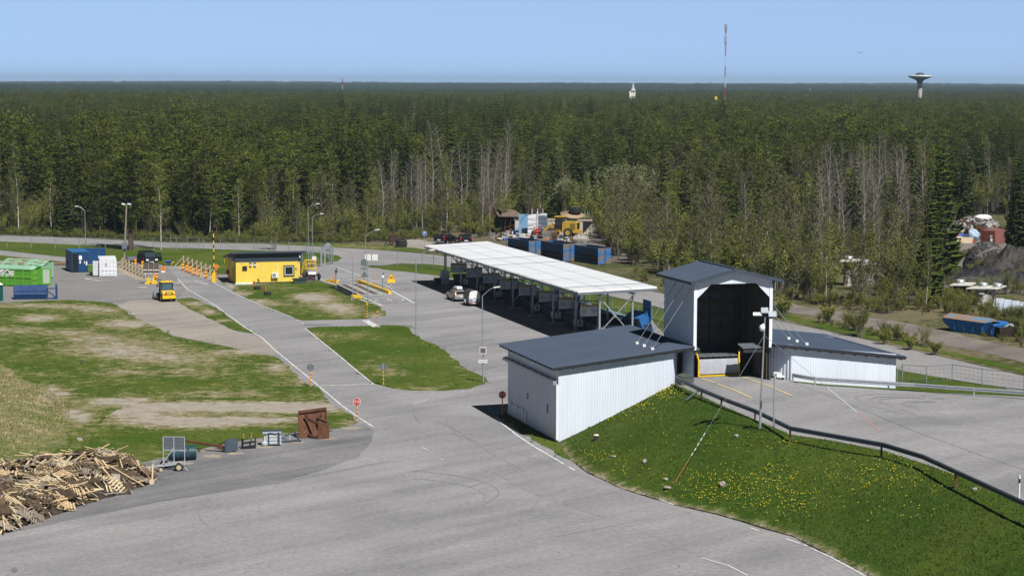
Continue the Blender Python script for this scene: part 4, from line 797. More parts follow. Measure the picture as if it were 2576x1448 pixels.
for x in (A0+.45, A0+2.05): mb = MB(); mb.box(x, x+.75, B0_+.2, B1_-.1, .155, .175); mb.build('wheel_track', mat('worn_steel', (.07, .06, .065), (.11, .095, .10), rough=.7, scale=1), wb)
mb = MB(); mb.box(A1, A1+1.0, B0_-.2, B1_, 0, .12); mb.build('side_plate', mat('pale_steel', (.26, .29, .30), (.34, .36, .36), rough=.6, scale=1), wb)
mb = MB(); mb.box(A0-1.5, A0-.06, B0_+.4, B1_-.5, .052, .068); mb.build('gap_shade', mat('gap_shade_dark', (.012, .012, .012)), wb)  # flat dark sheet: painted shade for the gap beside the deck
mb = MB(); ka = loc(g(907, 713)); kb = loc(g(981, 741)); mb.bar((ka[0], ka[1], .24), (kb[0], kb[1], .24), .42, .5); mb.bar((ka[0]-.3, ka[1]+.6, .24), (ka[0], ka[1], .24), .3, .45); kerb = mb.build('kerb_beam', yellow, None, loc=C0, rz=SITE_A); tag(kerb, 'long yellow painted kerb beam along the weighbridge', 'kerb')
mb = MB(); a_ = g(822, 709); b_ = g(848, 712); mb.bar(a_+Vector((0, 0, .2)), b_+Vector((0, 0, .2)), .35, .35); mb.bar(b_+Vector((.1, -1, .15)), b_+Vector((.1, .6, .15)), .3, .35); tag(mb.build('kerb_beam', yellow), 'short yellow painted kerb block at the grass end of the weighbridge', 'kerb')
mb = MB(); a_ = g(889, 750); mb.prism([(0, 0), (1.4, .0), (1.1, .4), (0, .55)], 'y', -.2, .2); tag(mb.build('kerb_beam', yellow, loc=a_-Vector((.2, 0, 0))), 'yellow wedge shaped kerb end near the bare pole foot', 'kerb')
b = g(538.5, 709.9); o = empty('lift_barrier', b, 0, 'raised yellow and black lift barrier on yellow box beside the hut', 'barrier'); mb = MB(); mb.box(-.25, .25, -.2, .2, 0, 1.35); mb.box(-.32, .32, -.25, .25, 0, .12); mb.build('motor_box', yellow, o)
mb = MB(); striped_pole(mb, T(b, 578)-1.2, 12, .075, 1.2, 1, (0, 0)); mb.build('boom', [black, stripe_y], o)
b = mound_at(1914, 1074); o = empty('floodlight_mast', b, 0, 'tall steel mast with floodlights and white dome camera on the mound', 'mast'); h = T(b, 795); lx = 9*b.y/CF
mb = MB(); mb.tube((0, 0, -.3), (lx*.3, 0, h*.3), .095, .085, 10); mb.tube((lx*.3, 0, h*.3), (lx, 0, h), .065, .05, 10); mb.build('pole', galv, o)
mb = MB(); mb.bar((lx-.5, 0, h+.1), (lx+.55, .3, h-.15), .08); mb.bar((lx-.5, -.1, h), (lx+.5, .3, h-.2), .05); mb.build('crossbar', galv_dark, o)
for dx, dz, w, hh, mt in ((-.55, .3, .6, .22, white_plain), (-.05, .55, .5, .4, steel_grey), (.5, .3, .55, .42, steel_grey)): mb = MB(); mb.cbox((lx+dx, -.1, h+dz-.15), (w, .18, hh), 0, Matrix.Rotation(-.5, 3, 'X')); mb.build('floodlight', mt, o)
mb = MB(); mb.lathe([(.001, -.32), (.14, -.27), (.2, -.12), (.2, .05), (.1, .16), (.001, .18)], 14, (lx-.2, -.1, h-.75)); mb.bar((lx, 0, h-.55), (lx-.2, -.1, h-.55), .07); mb.build('dome_camera', white_plain, o)
top = b+Vector((lx*.87, 0, h*.83))
for u, v, lab, s in ((1692, 1215, 'guy wire with white sleeves and wooden guard pegged into the mound', 1), (2216, 1114, 'guy wire with red and white lower sleeve running over the platform', 0)):
    e = mound_at(u, v) if s else gp(u, v)+Vector((0, 0, .75)); mb = MB(); mb.tube(top, e, .014, n=4, mi=0)
    if s:
        for k in range(5): t0 = .66+.033*k; mb.tube(top.lerp(e, t0), top.lerp(e, t0+.018), .028, n=6, mi=1)
        mb.tube(top.lerp(e, .84), top.lerp(e, .985), .045, n=6, mi=2)
    else: mb.tube(top.lerp(e, .55), top.lerp(e, .8), .02, n=5, mi=1); mb.tube(top.lerp(e, .8), top.lerp(e, .99), .025, n=5, mi=3)
    tag(mb.build('guy_wire', [steel_grey, white_plain, mat('wire_guard', (.26, .13, .05), (.2, .1, .04), rough=.8), mat('faded_red', (.55, .25, .22))]), lab, 'guy wire', 'guy wires of the floodlight mast')
b = mound_at(1947, 1085); o = empty('lamp_post', b, 0, 'short steel lamp post with flat head beside the floodlight mast', 'lamp post'); h = T(b, 941); mb = MB(); mb.tube((0, 0, -.2), (0, 0, h), .055, .045, 10); mb.build('pole', galv, o); mb = MB(); mb.cbox((.22, 0, h+.08), (.55, .28, .12), 0, Matrix.Rotation(.12, 3, 'Y')); mb.cbox((-.02, 0, h+.02), (.16, .16, .2)); mb.build('lamp_head', white_plain, o)
b = gp(2563, 1259); mb = MB(); mb.tube((0, 0, -.4), (0, 0, 1.05), .06, n=8, mi=0); mb.tube((0, 0, 1.05), (0, 0, 1.3), .062, n=8, mi=1); mb.tube((0, 0, 1.3), (0, 0, 1.5), .06, n=8, mi=0); tag(mb.build('edge_post', [white_plain, black], loc=b), 'white edge post with black band at the platform edge, far right', 'edge post')
def guardrail(pts, posts, lab, dark=True):
    o = empty('guardrail', pts[0], 0, lab, 'guardrail', 'guardrails round the platform'); p0 = pts[0]; mb = MB()
    prof = [(-.02, -.16), (.05, -.12), (.05, -.05), (-.02, -.015), (-.02, .015), (.05, .05), (.05, .12), (-.02, .16)]; n = len(prof); V = []
    for i, p in enumerate(pts):
        d = pts[min(i+1, len(pts)-1)]-pts[max(0, i-1)]; d.z = 0; d.normalize(); nm = Vector((d.y, -d.x, 0))
        V += [p-p0+nm*a+Vector((0, 0, z)) for a, z in prof]
    mb.add(V, [(i*n+j, (i+1)*n+j, (i+1)*n+j+1, i*n+j+1) for i in range(len(pts)-1) for j in range(n-1)]); mb.add([Vector(p)+Vector((.02, .03, 0)) for p in V], [(i*n+j, i*n+j+1, (i+1)*n+j+1, (i+1)*n+j) for i in range(len(pts)-1) for j in range(n-1)]); mb.build('beam', galv_dark if dark else galv, o)
    for p in posts: mb = MB(); q = p-p0; mb.box(q.x-.06, q.x+.06, q.y-.02, q.y+.1, q.z-1.0, q.z+.12); mb.build('post', rust if dark else galv, o)
    return o
def rail_pt(u, v, hz=.62): p = gp(u, v); p = g(u, v, p.z+hz); q = g(u, v, zp_a(loc(p)[0])+hz); return q
RP = [rail_pt(u, v) for u, v in ((1700, 950), (1755, 977), (1815, 1002), (1900, 1034), (1988, 1077), (2100, 1097), (2218, 1118), (2230, 1121), (2320, 1148), (2405, 1187), (2490, 1226), (2566, 1261), (2660, 1300))]
guardrail(RP, [RP[0], RP[2], RP[3], RP[4], RP[6], RP[9], rail_pt(1765, 981)], 'dark steel guardrail on rusty posts along the top of the mound')
b_ = RP[1]; mb = MB(); mb.tube(b_+Vector((.1, -.1, -.1)), b_+Vector((-1.0, -.9, -.75)), .07, n=8); tag(mb.build('rail_strut', galv_dark), 'dark slanting steel tube propping the guardrail near the hall', 'strut')
RQ = [gp(u, v)+Vector((0, 0, .55)) for u, v in ((1994, 960), (2020, 965), (2050, 970), (2150, 976), (2300, 985), (2450, 996), (2576, 1005), (2760, 1035))]
guardrail(RQ, [RQ[0], RQ[2], gp(2235, 981)+Vector((0, 0, .55)), RQ[5], RQ[7]], 'long galvanised guardrail in front of the low right wing', False)
wire = mat('fence_wire', (.16, .19, .20), rough=.5, metal=.4)
def fence(path, h, step, lab, top=True, nw=5, vstep=None, r=.05):
    o = empty('chain_link_fence', path[0], 0, lab, 'fence', 'chain link fences'); p0 = path[0]; mb = MB(); pm = MB(); posts = []
    for a, b in zip(path[:-1], path[1:]):
        n = max(1, round((b-a).length/step))
        for i in range(n): posts.append(a.lerp(b, i/n)-p0)
        for k in range(nw): z = .1+(h-.15)*k/(nw-1); mb.bar(a-p0+Vector((0, 0, z)), b-p0+Vector((0, 0, z)), .012 if k not in (0, nw-1) else .045)
        m = max(1, int((b-a).length/(vstep or .6)))
        for i in range(m): q = a.lerp(b, i/m)-p0; mb.bar(q+Vector((0, 0, .1)), q+Vector((0, 0, h-.05)), .010)
    posts.append(path[-1]-p0); mb.build('mesh_panel', wire, o)
    pm.tube((0, 0, 0), (0, 0, h), r, n=6); p = pm.build('post', galv, o, loc=posts[0])
    for q in posts[1:]: c = p.copy(); COL.objects.link(c); c.location = q
    return o
fence([g(-60, 618), g(18, 624), g(200, 628), g(330, 630), g(500, 629)], 2.1, 4.3, 'long grey chain link fence on the lawn along the far road, left part', vstep=.5)
fence([g(430, 622), g(640, 634), g(770, 641), g(812, 645), g(838, 660), g(830, 668)], 2.1, 3.4, 'grey chain link fence behind the yellow hut, bending at the gate', vstep=.5)
fence([g(917, 669), g(1000, 670), g(1062, 673), g(1120, 682)], 2.3, 4.3, 'tall chain link fence right of the entrance, carrying white boards', vstep=.4)
fence([g(1150, 688), g(1300, 716), g(1430, 747), g(1540, 778), g(1640, 803), g(1720, 824)], 1.6, 4.2, 'low chain link fence on the grass strip behind the shelter', vstep=.6)
fence([g(2256, 975), g(2270, 958), g(2330, 962), g(2395, 957), g(2470, 969), g(2576, 982), g(2700, 1010)], 1.6, 6.5, 'low mesh fence on the grass behind the right guardrail', vstep=.5)
o = empty('sign_boards', g(936, 670), 0, 'row of four white notice boards fixed on the fence right of the entrance', 'notice boards'); bb = g(936, 670); z0, z1 = T(bb, 654.5), T(bb, 639.5); sc = bb.y/CF
for k, x in enumerate((-14.5, -6.5, 4, 11)): mb = MB(); mb.box((x-3.6)*sc, (x+3.6)*sc, -.1, -.06, z0, z1); mb.build('board', white_plain, o)
for k, (u, v0, v1, w) in enumerate(((901, 637, 676, .12), (905, 637, 676, .1))): pass
b = g(804, 671); o = empty('sliding_gate', b, 0, 'galvanised sliding gate with braced frame at the site entrance', 'gate'); sc = b.y/CF; h = T(b, 631)
mb = MB(); x0, x1 = -46*sc, 4*sc
for z in (.25, h-.1): mb.bar((x0, 1.5, z), (x1, .2, z), .1)
for x in (x0, x0/2, x1): t = (x-x0)/(x1-x0); mb.bar((x, 1.5-1.3*t, .2), (x, 1.5-1.3*t, h), .08)
mb.bar((x0, 1.5, .3), (x0/2, .85, h), .06); mb.bar((x0/2, .85, h), (x1, .2, .3), .06); mb.build('frame', galv, o)
mb = MB(); mb.box(x1-.1, x1+.15, -.1, .15, 0, h+.6); mb.box(x1+.45, x1+.65, .1, .3, 0, h+.9); mb.build('guide_post', galv, o)
mb = MB(); mb.box(-1.1, -.5, -.4, .2, .0, 1.0, 1); mb.box(-1.1, -.5, -.4, .2, 1.0, 1.6, 0); mb.build('motor_box', [white_plain, steel_grey], o)
def back_sign(u, v, vc, lab, parts):
    b = g(u, v); o = empty('road_sign', b, 0, lab, 'road sign', 'road signs seen from behind'); zt = T(b, vc); mb = MB(); mb.tube((0, 0, 0), (0, 0, zt+.3), .05, n=8); mb.build('pole', galv, o)
    for kind, z, s in parts:
        mb = MB()
        if kind == 'disc': mb.tube((0, -.1, zt+z), (0, -.06, zt+z), s, n=20)
        elif kind == 'oct': mb.prism([(s*math.cos(math.pi/8+k*math.pi/4), zt+z+s*math.sin(math.pi/8+k*math.pi/4)) for k in range(8)], 'y', -.1, -.06)
        elif kind == 'tri': mb.prism([(-s, zt+z-s*.6), (s, zt+z-s*.6), (0, zt+z+s)], 'y', -.1, -.06)
        else: mb.box(-s, s, -.1, -.06, zt+z-.12, zt+z+.12)
        mb.build('sign_plate', MATS['sign_back'] if kind != 'disc' else galv, o)
back_sign(825.6, 662.6, 617, 'round sign seen from behind on a tall pole beside the gate fence', [('disc', 0, .43), ('box', -.75, .3)])
back_sign(916.5, 711, 660, 'octagon and triangle signs seen from behind on one pole near the kerb', [('oct', 0, .52), ('box', -.85, .5), ('tri', -1.75, .6)])
b = g(1068, 618); o = empty('parking_sign', b, 0, 'blue parking sign with white P at the wood edge', 'sign'); z0, z1 = T(b, 592), T(b, 582); mb = MB(); mb.tube((.05, 0, 0), (-.05, 0, z0), .05, n=6); mb.build('pole', galv, o); mb = MB(); hh = (z1-z0)/2; mb.box(-hh, hh, -.1, -.05, z0, z1, 1); mb.box(-hh*.93, hh*.93, -.105, -.1, z0+.04, z1-.04, 0); mb.text('P', hh*2.1, (0, -.11, (z0+z1)/2), (1, 0, 0), (0, 0, 1), 1); mb.build('sign_plate', [mat('sign_blue', (.01, .09, .45), rough=.4), white_plain], o)
b = g(315, 668); o = empty('utility_pole', b, 0, 'weathered wooden pole with lamps on top and a meter box', 'utility pole'); h = T(b, 514); mb = MB(); mb.tube((-.2, 0, 0), (.35, 0, h), .17, .12, 10); mb.build('pole', grey_wood, o)
mb = MB(); mb.box(-.35, .35, -.45, -.15, 2.6, 3.6); mb.build('meter_box', steel_grey, o)
for x in (-.1, .8): mb = MB(); mb.cbox((x, -.1, h+.05), (.55, .3, .2), 0, Matrix.Rotation(.2, 3, 'Y')); mb.build('lamp_head', white_plain, o)
def add_delin(u, v, lab):
    b = g(u, v); o = empty('delineator', b, 0, lab, 'delineator', 'striped delineators by the timber braces'); mb = MB(); mb.box(-.3, .3, -.2, .2, 0, .12); mb.build('foot', rubber, o)
    mb = MB(); n = 5
    for k in range(n): mb.add([(-.16, -.03, .12+k*.22), (.16, -.03, .12+k*.22+.1), (.16, -.03, .34+k*.22+.1 if k < n-1 else .34+k*.22), (-.16, -.03, .34+k*.22)], [(0, 1, 2, 3)], k % 2)
    mb.add([(-.16, -.03, .12), (.16, -.03, .12), (.16, -.03, .22)], [(0, 1, 2)], 1); mb.box(-.16, .16, -.028, .02, .12, 1.22, 0); mb.build('panel', [stripe_r, stripe_y], o)
for i, (u, v) in enumerate(((460.7, 681), (470, 685), (479, 688), (488, 693), (501, 696), (519, 701))): add_delin(u, v, 'red and yellow striped delineator, '+['first','second','third','fourth','fifth','sixth'][i]+' along the right timber braces')
add_delin(341, 669, 'striped delineator behind the left timber braces near the black van'); add_delin(358.5, 675, 'striped delineator behind the brown board, left of it'); add_delin(388, 702, 'striped delineator just right of the brown board, left one'); add_delin(395, 704, 'striped delineator just right of the brown board, right one')
def timber(u, v, lab, sgn=1, s=1.0, grp='timber braces left of the road'):
    o = empty('timber_brace', g(u, v), R(20)*sgn*-1, lab, 'timber brace', grp); o.scale = (s, s, s)
    for nm, a, b_, w in (('upright', (0, 0, 0), (0, 0, 1.75), .14), ('strut', (-1.5*sgn, -.2, .05), (.05, -.05, 1.6), .17), ('sill', (-1.55*sgn, -.2, .08), (.5*sgn, 0, .08), .17), ('strut', (-.8*sgn, -.1, .05), (0, 0, .8), .08)):
        mb = MB(); mb.bar(a, b_, w, w*.6); mb.build(nm, pale_wood, o)
NUM = ['first', 'second', 'third', 'fourth', 'fifth', 'sixth', 'seventh', 'eighth', 'ninth']
for k in range(8): t = k/7; timber(309+(366-309)*t, 677+(703-677)*t, 'raw timber A brace, '+NUM[k]+' from the utility pole, left row')
for k in range(8): t = k/7; timber(462+(540-462)*t, 672+(701-672)*t, 'raw timber A brace, '+NUM[k]+' from the left in the right row', 1, 1.0, 'timber braces right of the road')
net = mat('dark_netting', (.045, .045, .042), (.08, .075, .06), rough=.9, scale=5)
for a, b_, lab in ((g(310, 677), g(368, 703), 'dark netting fence held by the left row of timber braces'), (g(464, 672), g(546, 701), 'dark netting fence held by the right row of timber braces')):
    o = empty('net_fence', a, 0, lab, 'netting fence'); d = b_-a; mb = MB()
    for k in range(30): p = d*(k/29); mb.bar(p+Vector((.1, .25, .05)), p+Vector((.1, .25, 1.3)), .025)
    for k in range(6): mb.bar(Vector((.1, .25, .15+.22*k)), d+Vector((.1, .25, .15+.22*k)), .03)
    mb.build('net', net, o); mb = MB()
    for z in (.4, 1.4): mb.bar(Vector((.05, .1, z)), d+Vector((.05, .1, z)), .03, .1)
    mb.build('rail', pale_wood, o)
b = g(381, 714); o = empty('board_sign', b, 0, 'large brown board on grey hoop frame with two yellow feet', 'sign board'); sc = b.y/CF
mb = MB(); mb.box(-20*sc, 19*sc, 0, .05, T(b, 687.5), T(b, 660.5)); mb.build('board', mat('brown_board', (.105, .075, .055), (.13, .095, .07), rough=.8, scale=2), o)
mb = MB(); mb.box(-20*sc, 19*sc, -.02, 0, T(b, 680), T(b, 678)); mb.box(-20*sc, 19*sc, -.02, 0, T(b, 688.5), T(b, 687)); mb.build('batten', white_plain, o)
mb = MB(); zt = T(b, 659); pts = [(-7*sc, -.1, .2), (-7*sc, -.1, zt-.3), (-5*sc, -.1, zt), (4*sc, -.1, zt), (6*sc, -.1, zt-.3), (6*sc, -.1, .2)]; mb.path(pts, .05, 8); mb.build('hoop', galv, o)
for x in (-7, 6): mb = MB(); mb.prism([(x*sc-.5, 0), (x*sc+.5, 0), (x*sc+.42, .25), (x*sc+.13, .55), (x*sc+.1, .95), (x*sc-.1, .95), (x*sc-.13, .55), (x*sc-.42, .25)], 'y', -.35, .1); mb.build('foot', yellow, o)
green = mat('bright_green', (.125, .36, .035), (.105, .31, .03), rough=.5, scale=1)
green_d = mat('green_recess', (.10, .30, .028), (.085, .26, .025), rough=.5, scale=1.5)
teal = mat('faded_green', (.22, .42, .27), (.27, .47, .34), rough=.6, scale=.8)
teal_r = mat('rusty_faded_green', (.22, .42, .28), (.19, .10, .06), rough=.8, scale=1.1, lo=.5, hi=.56)
worn_grey = mat('worn_green_grey', (.40, .44, .42), (.30, .42, .2), rough=.7, scale=1.0, lo=.5, hi=.7)
navy = mat('navy_paint', (.008, .035, .115), (.012, .045, .14), rough=.4, scale=1.5)
mid_blue = mat('container_blue', (.012, .055, .15), (.016, .068, .18), rough=.5, scale=1.5)
dgreen = mat('bin_green', (.035, .065, .025), (.045, .08, .03), rough=.55, scale=3)
ogreen = mat('olive_bin', (.13, .22, .05), (.11, .19, .04), rough=.55, scale=3)
def green_container(p, rz, lab, full=True):
    o = empty('recycling_container', p, rz, lab, 'container', 'green recycling containers'); L, W, Hh = 6.6, 2.4, 2.62
    mb = MB(); mb.box(-L, 0, 0, W, .22, 2.35, 1)
    for k in range(8): x = -L+k*(L/5.5); 
    for k in range(6): x = -.12-k*1.3; mb.box(x-.08, x+.08, -.07, 0, .12, 2.4, 0); mb.box(x-.06, x+.06, -.06, .04, .02, .14, 0)
    for z0, z1 in ((.22, .3), (1.25, 1.5), (2.33, 2.45)): mb.box(-L, .0, -.08, 0, z0, z1, 0)
    mb.box(-L, 0, .1, .3, .0, .22, 0); mb.box(-L, 0, W-.3, W-.1, 0, .22, 0); mb.build('body', [green, green_d], o)
    mb = MB(); mb.prism([(-.1, 2.42), (W+.1, 2.42), (W+.05, 2.62), (W*.5, 2.84), (-.05, 2.62)], 'x', -L-.05, -.6, 0)
    mb.add([(-.6, -.1, 2.42), (-.6, W+.1, 2.42), (.1, W*.8, 2.5), (.1, .2, 2.42), (-.6, W*.5, 2.84), (.1, W*.5, 2.66)], [(0, 3, 5, 4), (4, 5, 2, 1)], 0); mb.build('roof', teal if full else teal_r, o)
    if full:
        mb = MB(); mb.box(.0, .07, .05, W/2-.02, .2, 2.35, 0)
        for z in (.95, 1.65): mb.box(.07, .14, .08, W/2-.05, z, z+.12, 0)
        mb.box(.07, .12, .6, .64, .3, 2.3, 1); d = mb.build('door', [green, mat('ochre_rust', (.35, .25, .04))], o)
        mb = MB(); mb.box(0, 1.3, -.03, .03, .1, 2.35, 0); mb.box(.18, 1.05, -.04, -.031, .32, 2.2, 1); d = mb.build('open_door', [green, worn_grey], o, loc=(.08, W, .05), rz=-rz+.03)
        mb = MB()                                       # chain of two rings and lettering on the side
        for cx, a0, a1 in ((-5.0+.35, .6, 2*math.pi+.1), (-4.2+.35, -2.5, 3.0)):
            pts = [(cx+.36*math.cos(t), -.09, 1.93+.33*math.sin(t)) for t in np.linspace(a0, a1, 22)]
            for a_, b_ in zip(pts[:-1], pts[1:]): mb.bar(a_, b_, .03, .16)
        mb.bar((-4.85, -.09, 2.1), (-4.35, -.09, 1.75), .03, .2); mb.bar((-4.72, -.09, 1.95), (-4.72, -.09, 2.3), .03, .1)
        mb.text('SER-kierrätys', .22, (-4.2, -.085, 1.42), (1, 0, 0), (0, 0, 1)); mb.build('emblem', white_plain, o)
        mb = MB(); mb.box(-3.42, -2.85, -.1, -.085, 1.5, 2.2, 0); pts = [(-3.13+.16*math.cos(t), -.103, 1.95+.16*math.sin(t)) for t in np.linspace(0, 2*math.pi, 16)]
        for a_, b_ in zip(pts[:-1], pts[1:]): mb.bar(a_, b_, .01, .035, 1)
        mb.bar(pts[5], pts[13], .01, .035, 1)
        for k in range(3): mb.box(-3.3, -2.97, -.103, -.1, 1.58+.06*k, 1.6+.06*k, 2)
        mb.build('poster', [white_plain, red, steel_grey], o)
    else:
        mb = MB(); mb.box(0, .07, .05, W-.05, .2, 2.4); mb.build('door', teal, o)
    return o
gp1 = g(82, 722.4); ga = R(-17)
green_container(gp1, ga, 'bright green recycling container with white ring emblem and open end door')
gy = Vector((-math.sin(ga), math.cos(ga), 0)); gx = Vector((math.cos(ga), math.sin(ga), 0))
green_container(gp1+gy*5.2-gx*1.6, ga, 'green container with rusty pale roof directly behind the emblem container', False)
green_container(gp1+gy*9.6-gx*3.6, ga, 'green container with rusty pale roof, rearmost of the green row', False)
o = empty('brush_container', g(103, 683), R(-12), 'small bright green skip heaped with brushwood behind the green row', 'skip'); mb = MB(); mb.box(-1.6, 0, 0, 1.8, .1, 1.3); mb.box(-.1, .05, -.1, 1.9, 0, 1.55); mb.build('body', green, o)
mb = MB()
for k in range(40): p = Vector((random.uniform(-1.6, -.1), random.uniform(0, 1.8), 1.3)); mb.bar(p, p+Vector((random.uniform(-.7, .7), random.uniform(-.5, .5), random.uniform(0, .35))), .06)
mb.build('brushwood', mat('twigs', (.22, .19, .09), (.14, .12, .05), rough=.9, scale=6), o)
o = empty('portable_toilet', g(-6.5, 757), R(-10), 'dark green portable toilet with white roof cut by the left edge', 'toilet'); mb = MB(); mb.box(-.55, .55, -.55, .55, .1, 2.1); 
for x in (-.55, .45): mb.box(x, x+.1, -.6, -.55, .1, 2.1)
mb.box(-.62, .62, -.62, .62, 0, .1); mb.build('cabin', mat('toilet_green', (.01, .10, .085), (.014, .12, .10), rough=.5, scale=2), o); mb = MB(); mb.lathe([(.8, 0), (.78, .12), (.5, .26), (.001, .3)], 4, (0, 0, 2.1)); mb.build('roof', white_plain, o)
o = empty('roll_container', g(117.5, 753), R(7), 'navy blue ridged container with four hatches and open lifting frame', 'container')
prof = [(0, .15), (1.75, .15), (1.9, .7), (1.6, 1.45), (1.2, 1.78), (.62, 1.78), (.06, 1.05), (-.1, .7)]
mb = MB(); mb.prism(prof, 'x', -4.15, 0); mb.bar((-4.18, -.06, .62), (.02, -.06, .62), .12, .07); mb.bar((-4.18, .04, 1.03), (.02, .04, 1.03), .06, .05); mb.box(-4.0, -.1, .1, 1.6, 0, .15); mb.box(-4.22, -4.15, .3, 1.4, .2, 1.6); mb.build('body', navy, o)
for k in range(4):
    mb = MB(); x = -3.55+k*.93; a_ = Vector((x, .10, 1.12)); b_ = Vector((x, .5, 1.62)); n_ = Vector((0, -.79, .61))*.03
    mb.add([a_+n_, a_+Vector((.68, 0, 0))+n_, b_+Vector((.68, 0, 0))+n_, b_+n_]+[a_, a_+Vector((.68, 0, 0)), b_+Vector((.68, 0, 0)), b_], [(0, 1, 2, 3), (0, 4, 5, 1), (1, 5, 6, 2), (2, 6, 7, 3), (3, 7, 4, 0)], 0); mb.bar(a_+n_*1.5+Vector((.12, 0, .1)), a_+n_*1.5+Vector((.12, .05, .2)), .04, .02, 1); mb.build('hatch', [navy, black], o)
mb = MB(); mb.box(0, 1.35, .0, .14, .05, .2); mb.bar((0, .1, 1.42), (1.2, .1, 1.42), .13); mb.bar((0, .1, 1.2), (1.15, .1, .25), .13); mb.box(1.12, 1.36, -.05, .22, .05, 1.75); mb.bar((1.24, .1, 1.7), (1.18, .45, 1.95), .2); mb.bar((1.2, 1.1, .1), (1.2, 1.1, 1.7), .15); mb.bar((1.2, 0, .12), (1.2, 1.2, .12), .13); mb.bar((1.2, .1, 1.65), (1.2, 1.15, 1.65), .12); mb.build('lifting_frame', mat('frame_blue', (.014, .055, .18), rough=.45), o)
o = empty('blue_cabin', g(224.5, 684.7), R(22), 'blue steel cabin with dark open front and paper notices, beside the white container', 'container'); Hc = 3.05
mb = MB(); mb.box(-2.5, 0, 0, 5.5, .12, Hc, 0); mb.box(-2.55, .05, -.05, 5.55, Hc, Hc+.08, 1); mb.build('body', [mid_blue, mat('cabin_roof_blue', (.03, .13, .32), (.04, .15, .34), rough=.5)], o)
mb = MB(); mb.box(-1.55, -.04, -.06, 0, .15, Hc-.1, 0); mb.build('door', mat('deep_blue', (.008, .045, .13), (.012, .055, .15), rough=.5, scale=2), o)
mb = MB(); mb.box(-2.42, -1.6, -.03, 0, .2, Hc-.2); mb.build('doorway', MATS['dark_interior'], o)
for x, z, w, h, mt in ((-1.5, 2.2, .45, .62, white_plain), (-1.42, 1.55, .2, .4, white_plain), (-.75, 1.5, .1, .35, white_plain), (-.5, 1.35, .22, .55, white_plain), (-.5, 1.75, .22, .18, red)): mb = MB(); mb.box(x, x+w, -.075, -.06, z-h/2, z+h/2); mb.build('notice', mt, o)
b = g(190, 679); o = empty('blue_container', g(266, 671), R(12), 'blue shipping container standing behind the blue cabin', 'container'); mb = MB(); corr_wall(mb, (-4.8, 0), (0, 0), .1, 2.6, pitch=.3, out=(0, -1)); corr_wall(mb, (0, 0), (0, 2.4), .1, 2.6, pitch=.3, out=(1, 0)); corr_wall(mb, (-4.8, 0), (-4.8, 2.4), .1, 2.6, pitch=.3, out=(-1, 0)); mb.box(-4.8, 0, 0.03, 2.4, .05, 2.55, 0)
for x in (-4.8, -.12): mb.box(x, x+.12, -.04, .06, .0, 2.7)
mb.box(-4.8, 0, -.04, 2.44, 2.6, 2.7); mb.build('body', [mid_blue, MATS['cabin_roof_blue']], o)
o = empty('white_container', g(250.5, 697.2), R(13.5), 'white shipping container with closed double doors and a swung side door', 'container'); W, L, Hc = 2.44, 5.6, 2.62
wcm = mat('white_container_paint', (.74, .75, .77), (.66, .67, .69), rough=.45, scale=1.2)
mb = MB(); mb.box(.06, W-.06, .1, L, .16, Hc-.05, 0); corr_wall(mb, (0, .1), (0, L), .16, Hc-.06, pitch=.28, out=(-1, 0))
for x in (0, W-.12): mb.box(x, x+.12, -.02, .12, 0, Hc, 0); mb.box(x, x+.12, L-.12, L, 0, Hc)
mb.box(0, W, -.02, .12, Hc-.14, Hc); mb.box(0, W, -.02, .12, .12, .22); mb.box(0, W, .12, L, Hc-.05, Hc-.01); mb.build('body', wcm, o)
for x0 in (.13, W/2+.01):
    mb = MB(); mb.box(x0, x0+W/2-.14, -.05, .09, .24, Hc-.16, 0)
    for k in range(4): mb.box(x0+.03, x0+W/2-.17, -.075, -.05, .5+k*.5, .56+k*.5, 0)
    for xx in (x0+.28, x0+W/2-.42): mb.tube((xx, -.1, .15), (xx, -.1, Hc-.1), .022, n=6, mi=1); mb.box(xx-.1, xx+.25, -.12, -.08, .95, .99, 1)
    mb.build('door', [wcm, mat('light_steel', (.5, .52, .54), rough=.4)], o)
mb = MB(); mb.box(.8, 1.1, -.085, -.05, 1.6, 2.0, 0); mb.disc((.95, -.088, 1.85), .1, (0, -1, 0), mi=1); mb.box(.85, 1.05, -.09, -.086, 1.66, 1.72, 1); mb.build('emblem', [mat('emblem_blue', (.015, .04, .22), rough=.5), white_plain], o)
mb = MB(); mb.box(-.95, 0, -.04, .04, .1, 2.2)
for k in range(4): mb.box(-.9, -.08, -.06, -.04, .35+k*.5, .41+k*.5)
mb.build('side_door', wcm, o, loc=(-.02, .55, .1), rz=R(-25))
def wheelie(u, v, w, h, m, lab, rz=0):
    o = empty('waste_bin', g(u, v), rz, lab, 'bin'); mb = MB(); mb.add([(-w*.42, -.3, .2), (w*.42, -.3, .2), (w*.42, .35, .2), (-w*.42, .35, .2), (-w/2, -.42, h), (w/2, -.42, h), (w/2, .42, h), (-w/2, .42, h)], [(0, 3, 2, 1), (4, 5, 6, 7), (0, 1, 5, 4), (1, 2, 6, 5), (2, 3, 7, 6), (3, 0, 4, 7)]); mb.build('body', m, o)
    mb = MB(); mb.box(-w/2-.03, w/2+.03, -.46, .46, h, h+.07); mb.prism([(-.46, h+.07), (.46, h+.07), (.2, h+.18), (-.2, h+.18)], 'x', -w/2, w/2); mb.build('lid', m, o)
    for x in (-w*.36, w*.36): mb = MB(); mb.wheel((x, -.2, .1), .1, .06, 'x', 10); mb.build('wheel', rubber, o)
    return o
o = wheelie(291-1, 681, 1.5, 1.3, dgreen, 'dark green four wheeled bin with white label beside the blue cabin'); o.location = g(182.5, 680); mb = MB(); mb.box(.0, .45, -.44, -.425, .95, 1.15); mb.build('label', white_plain, o)
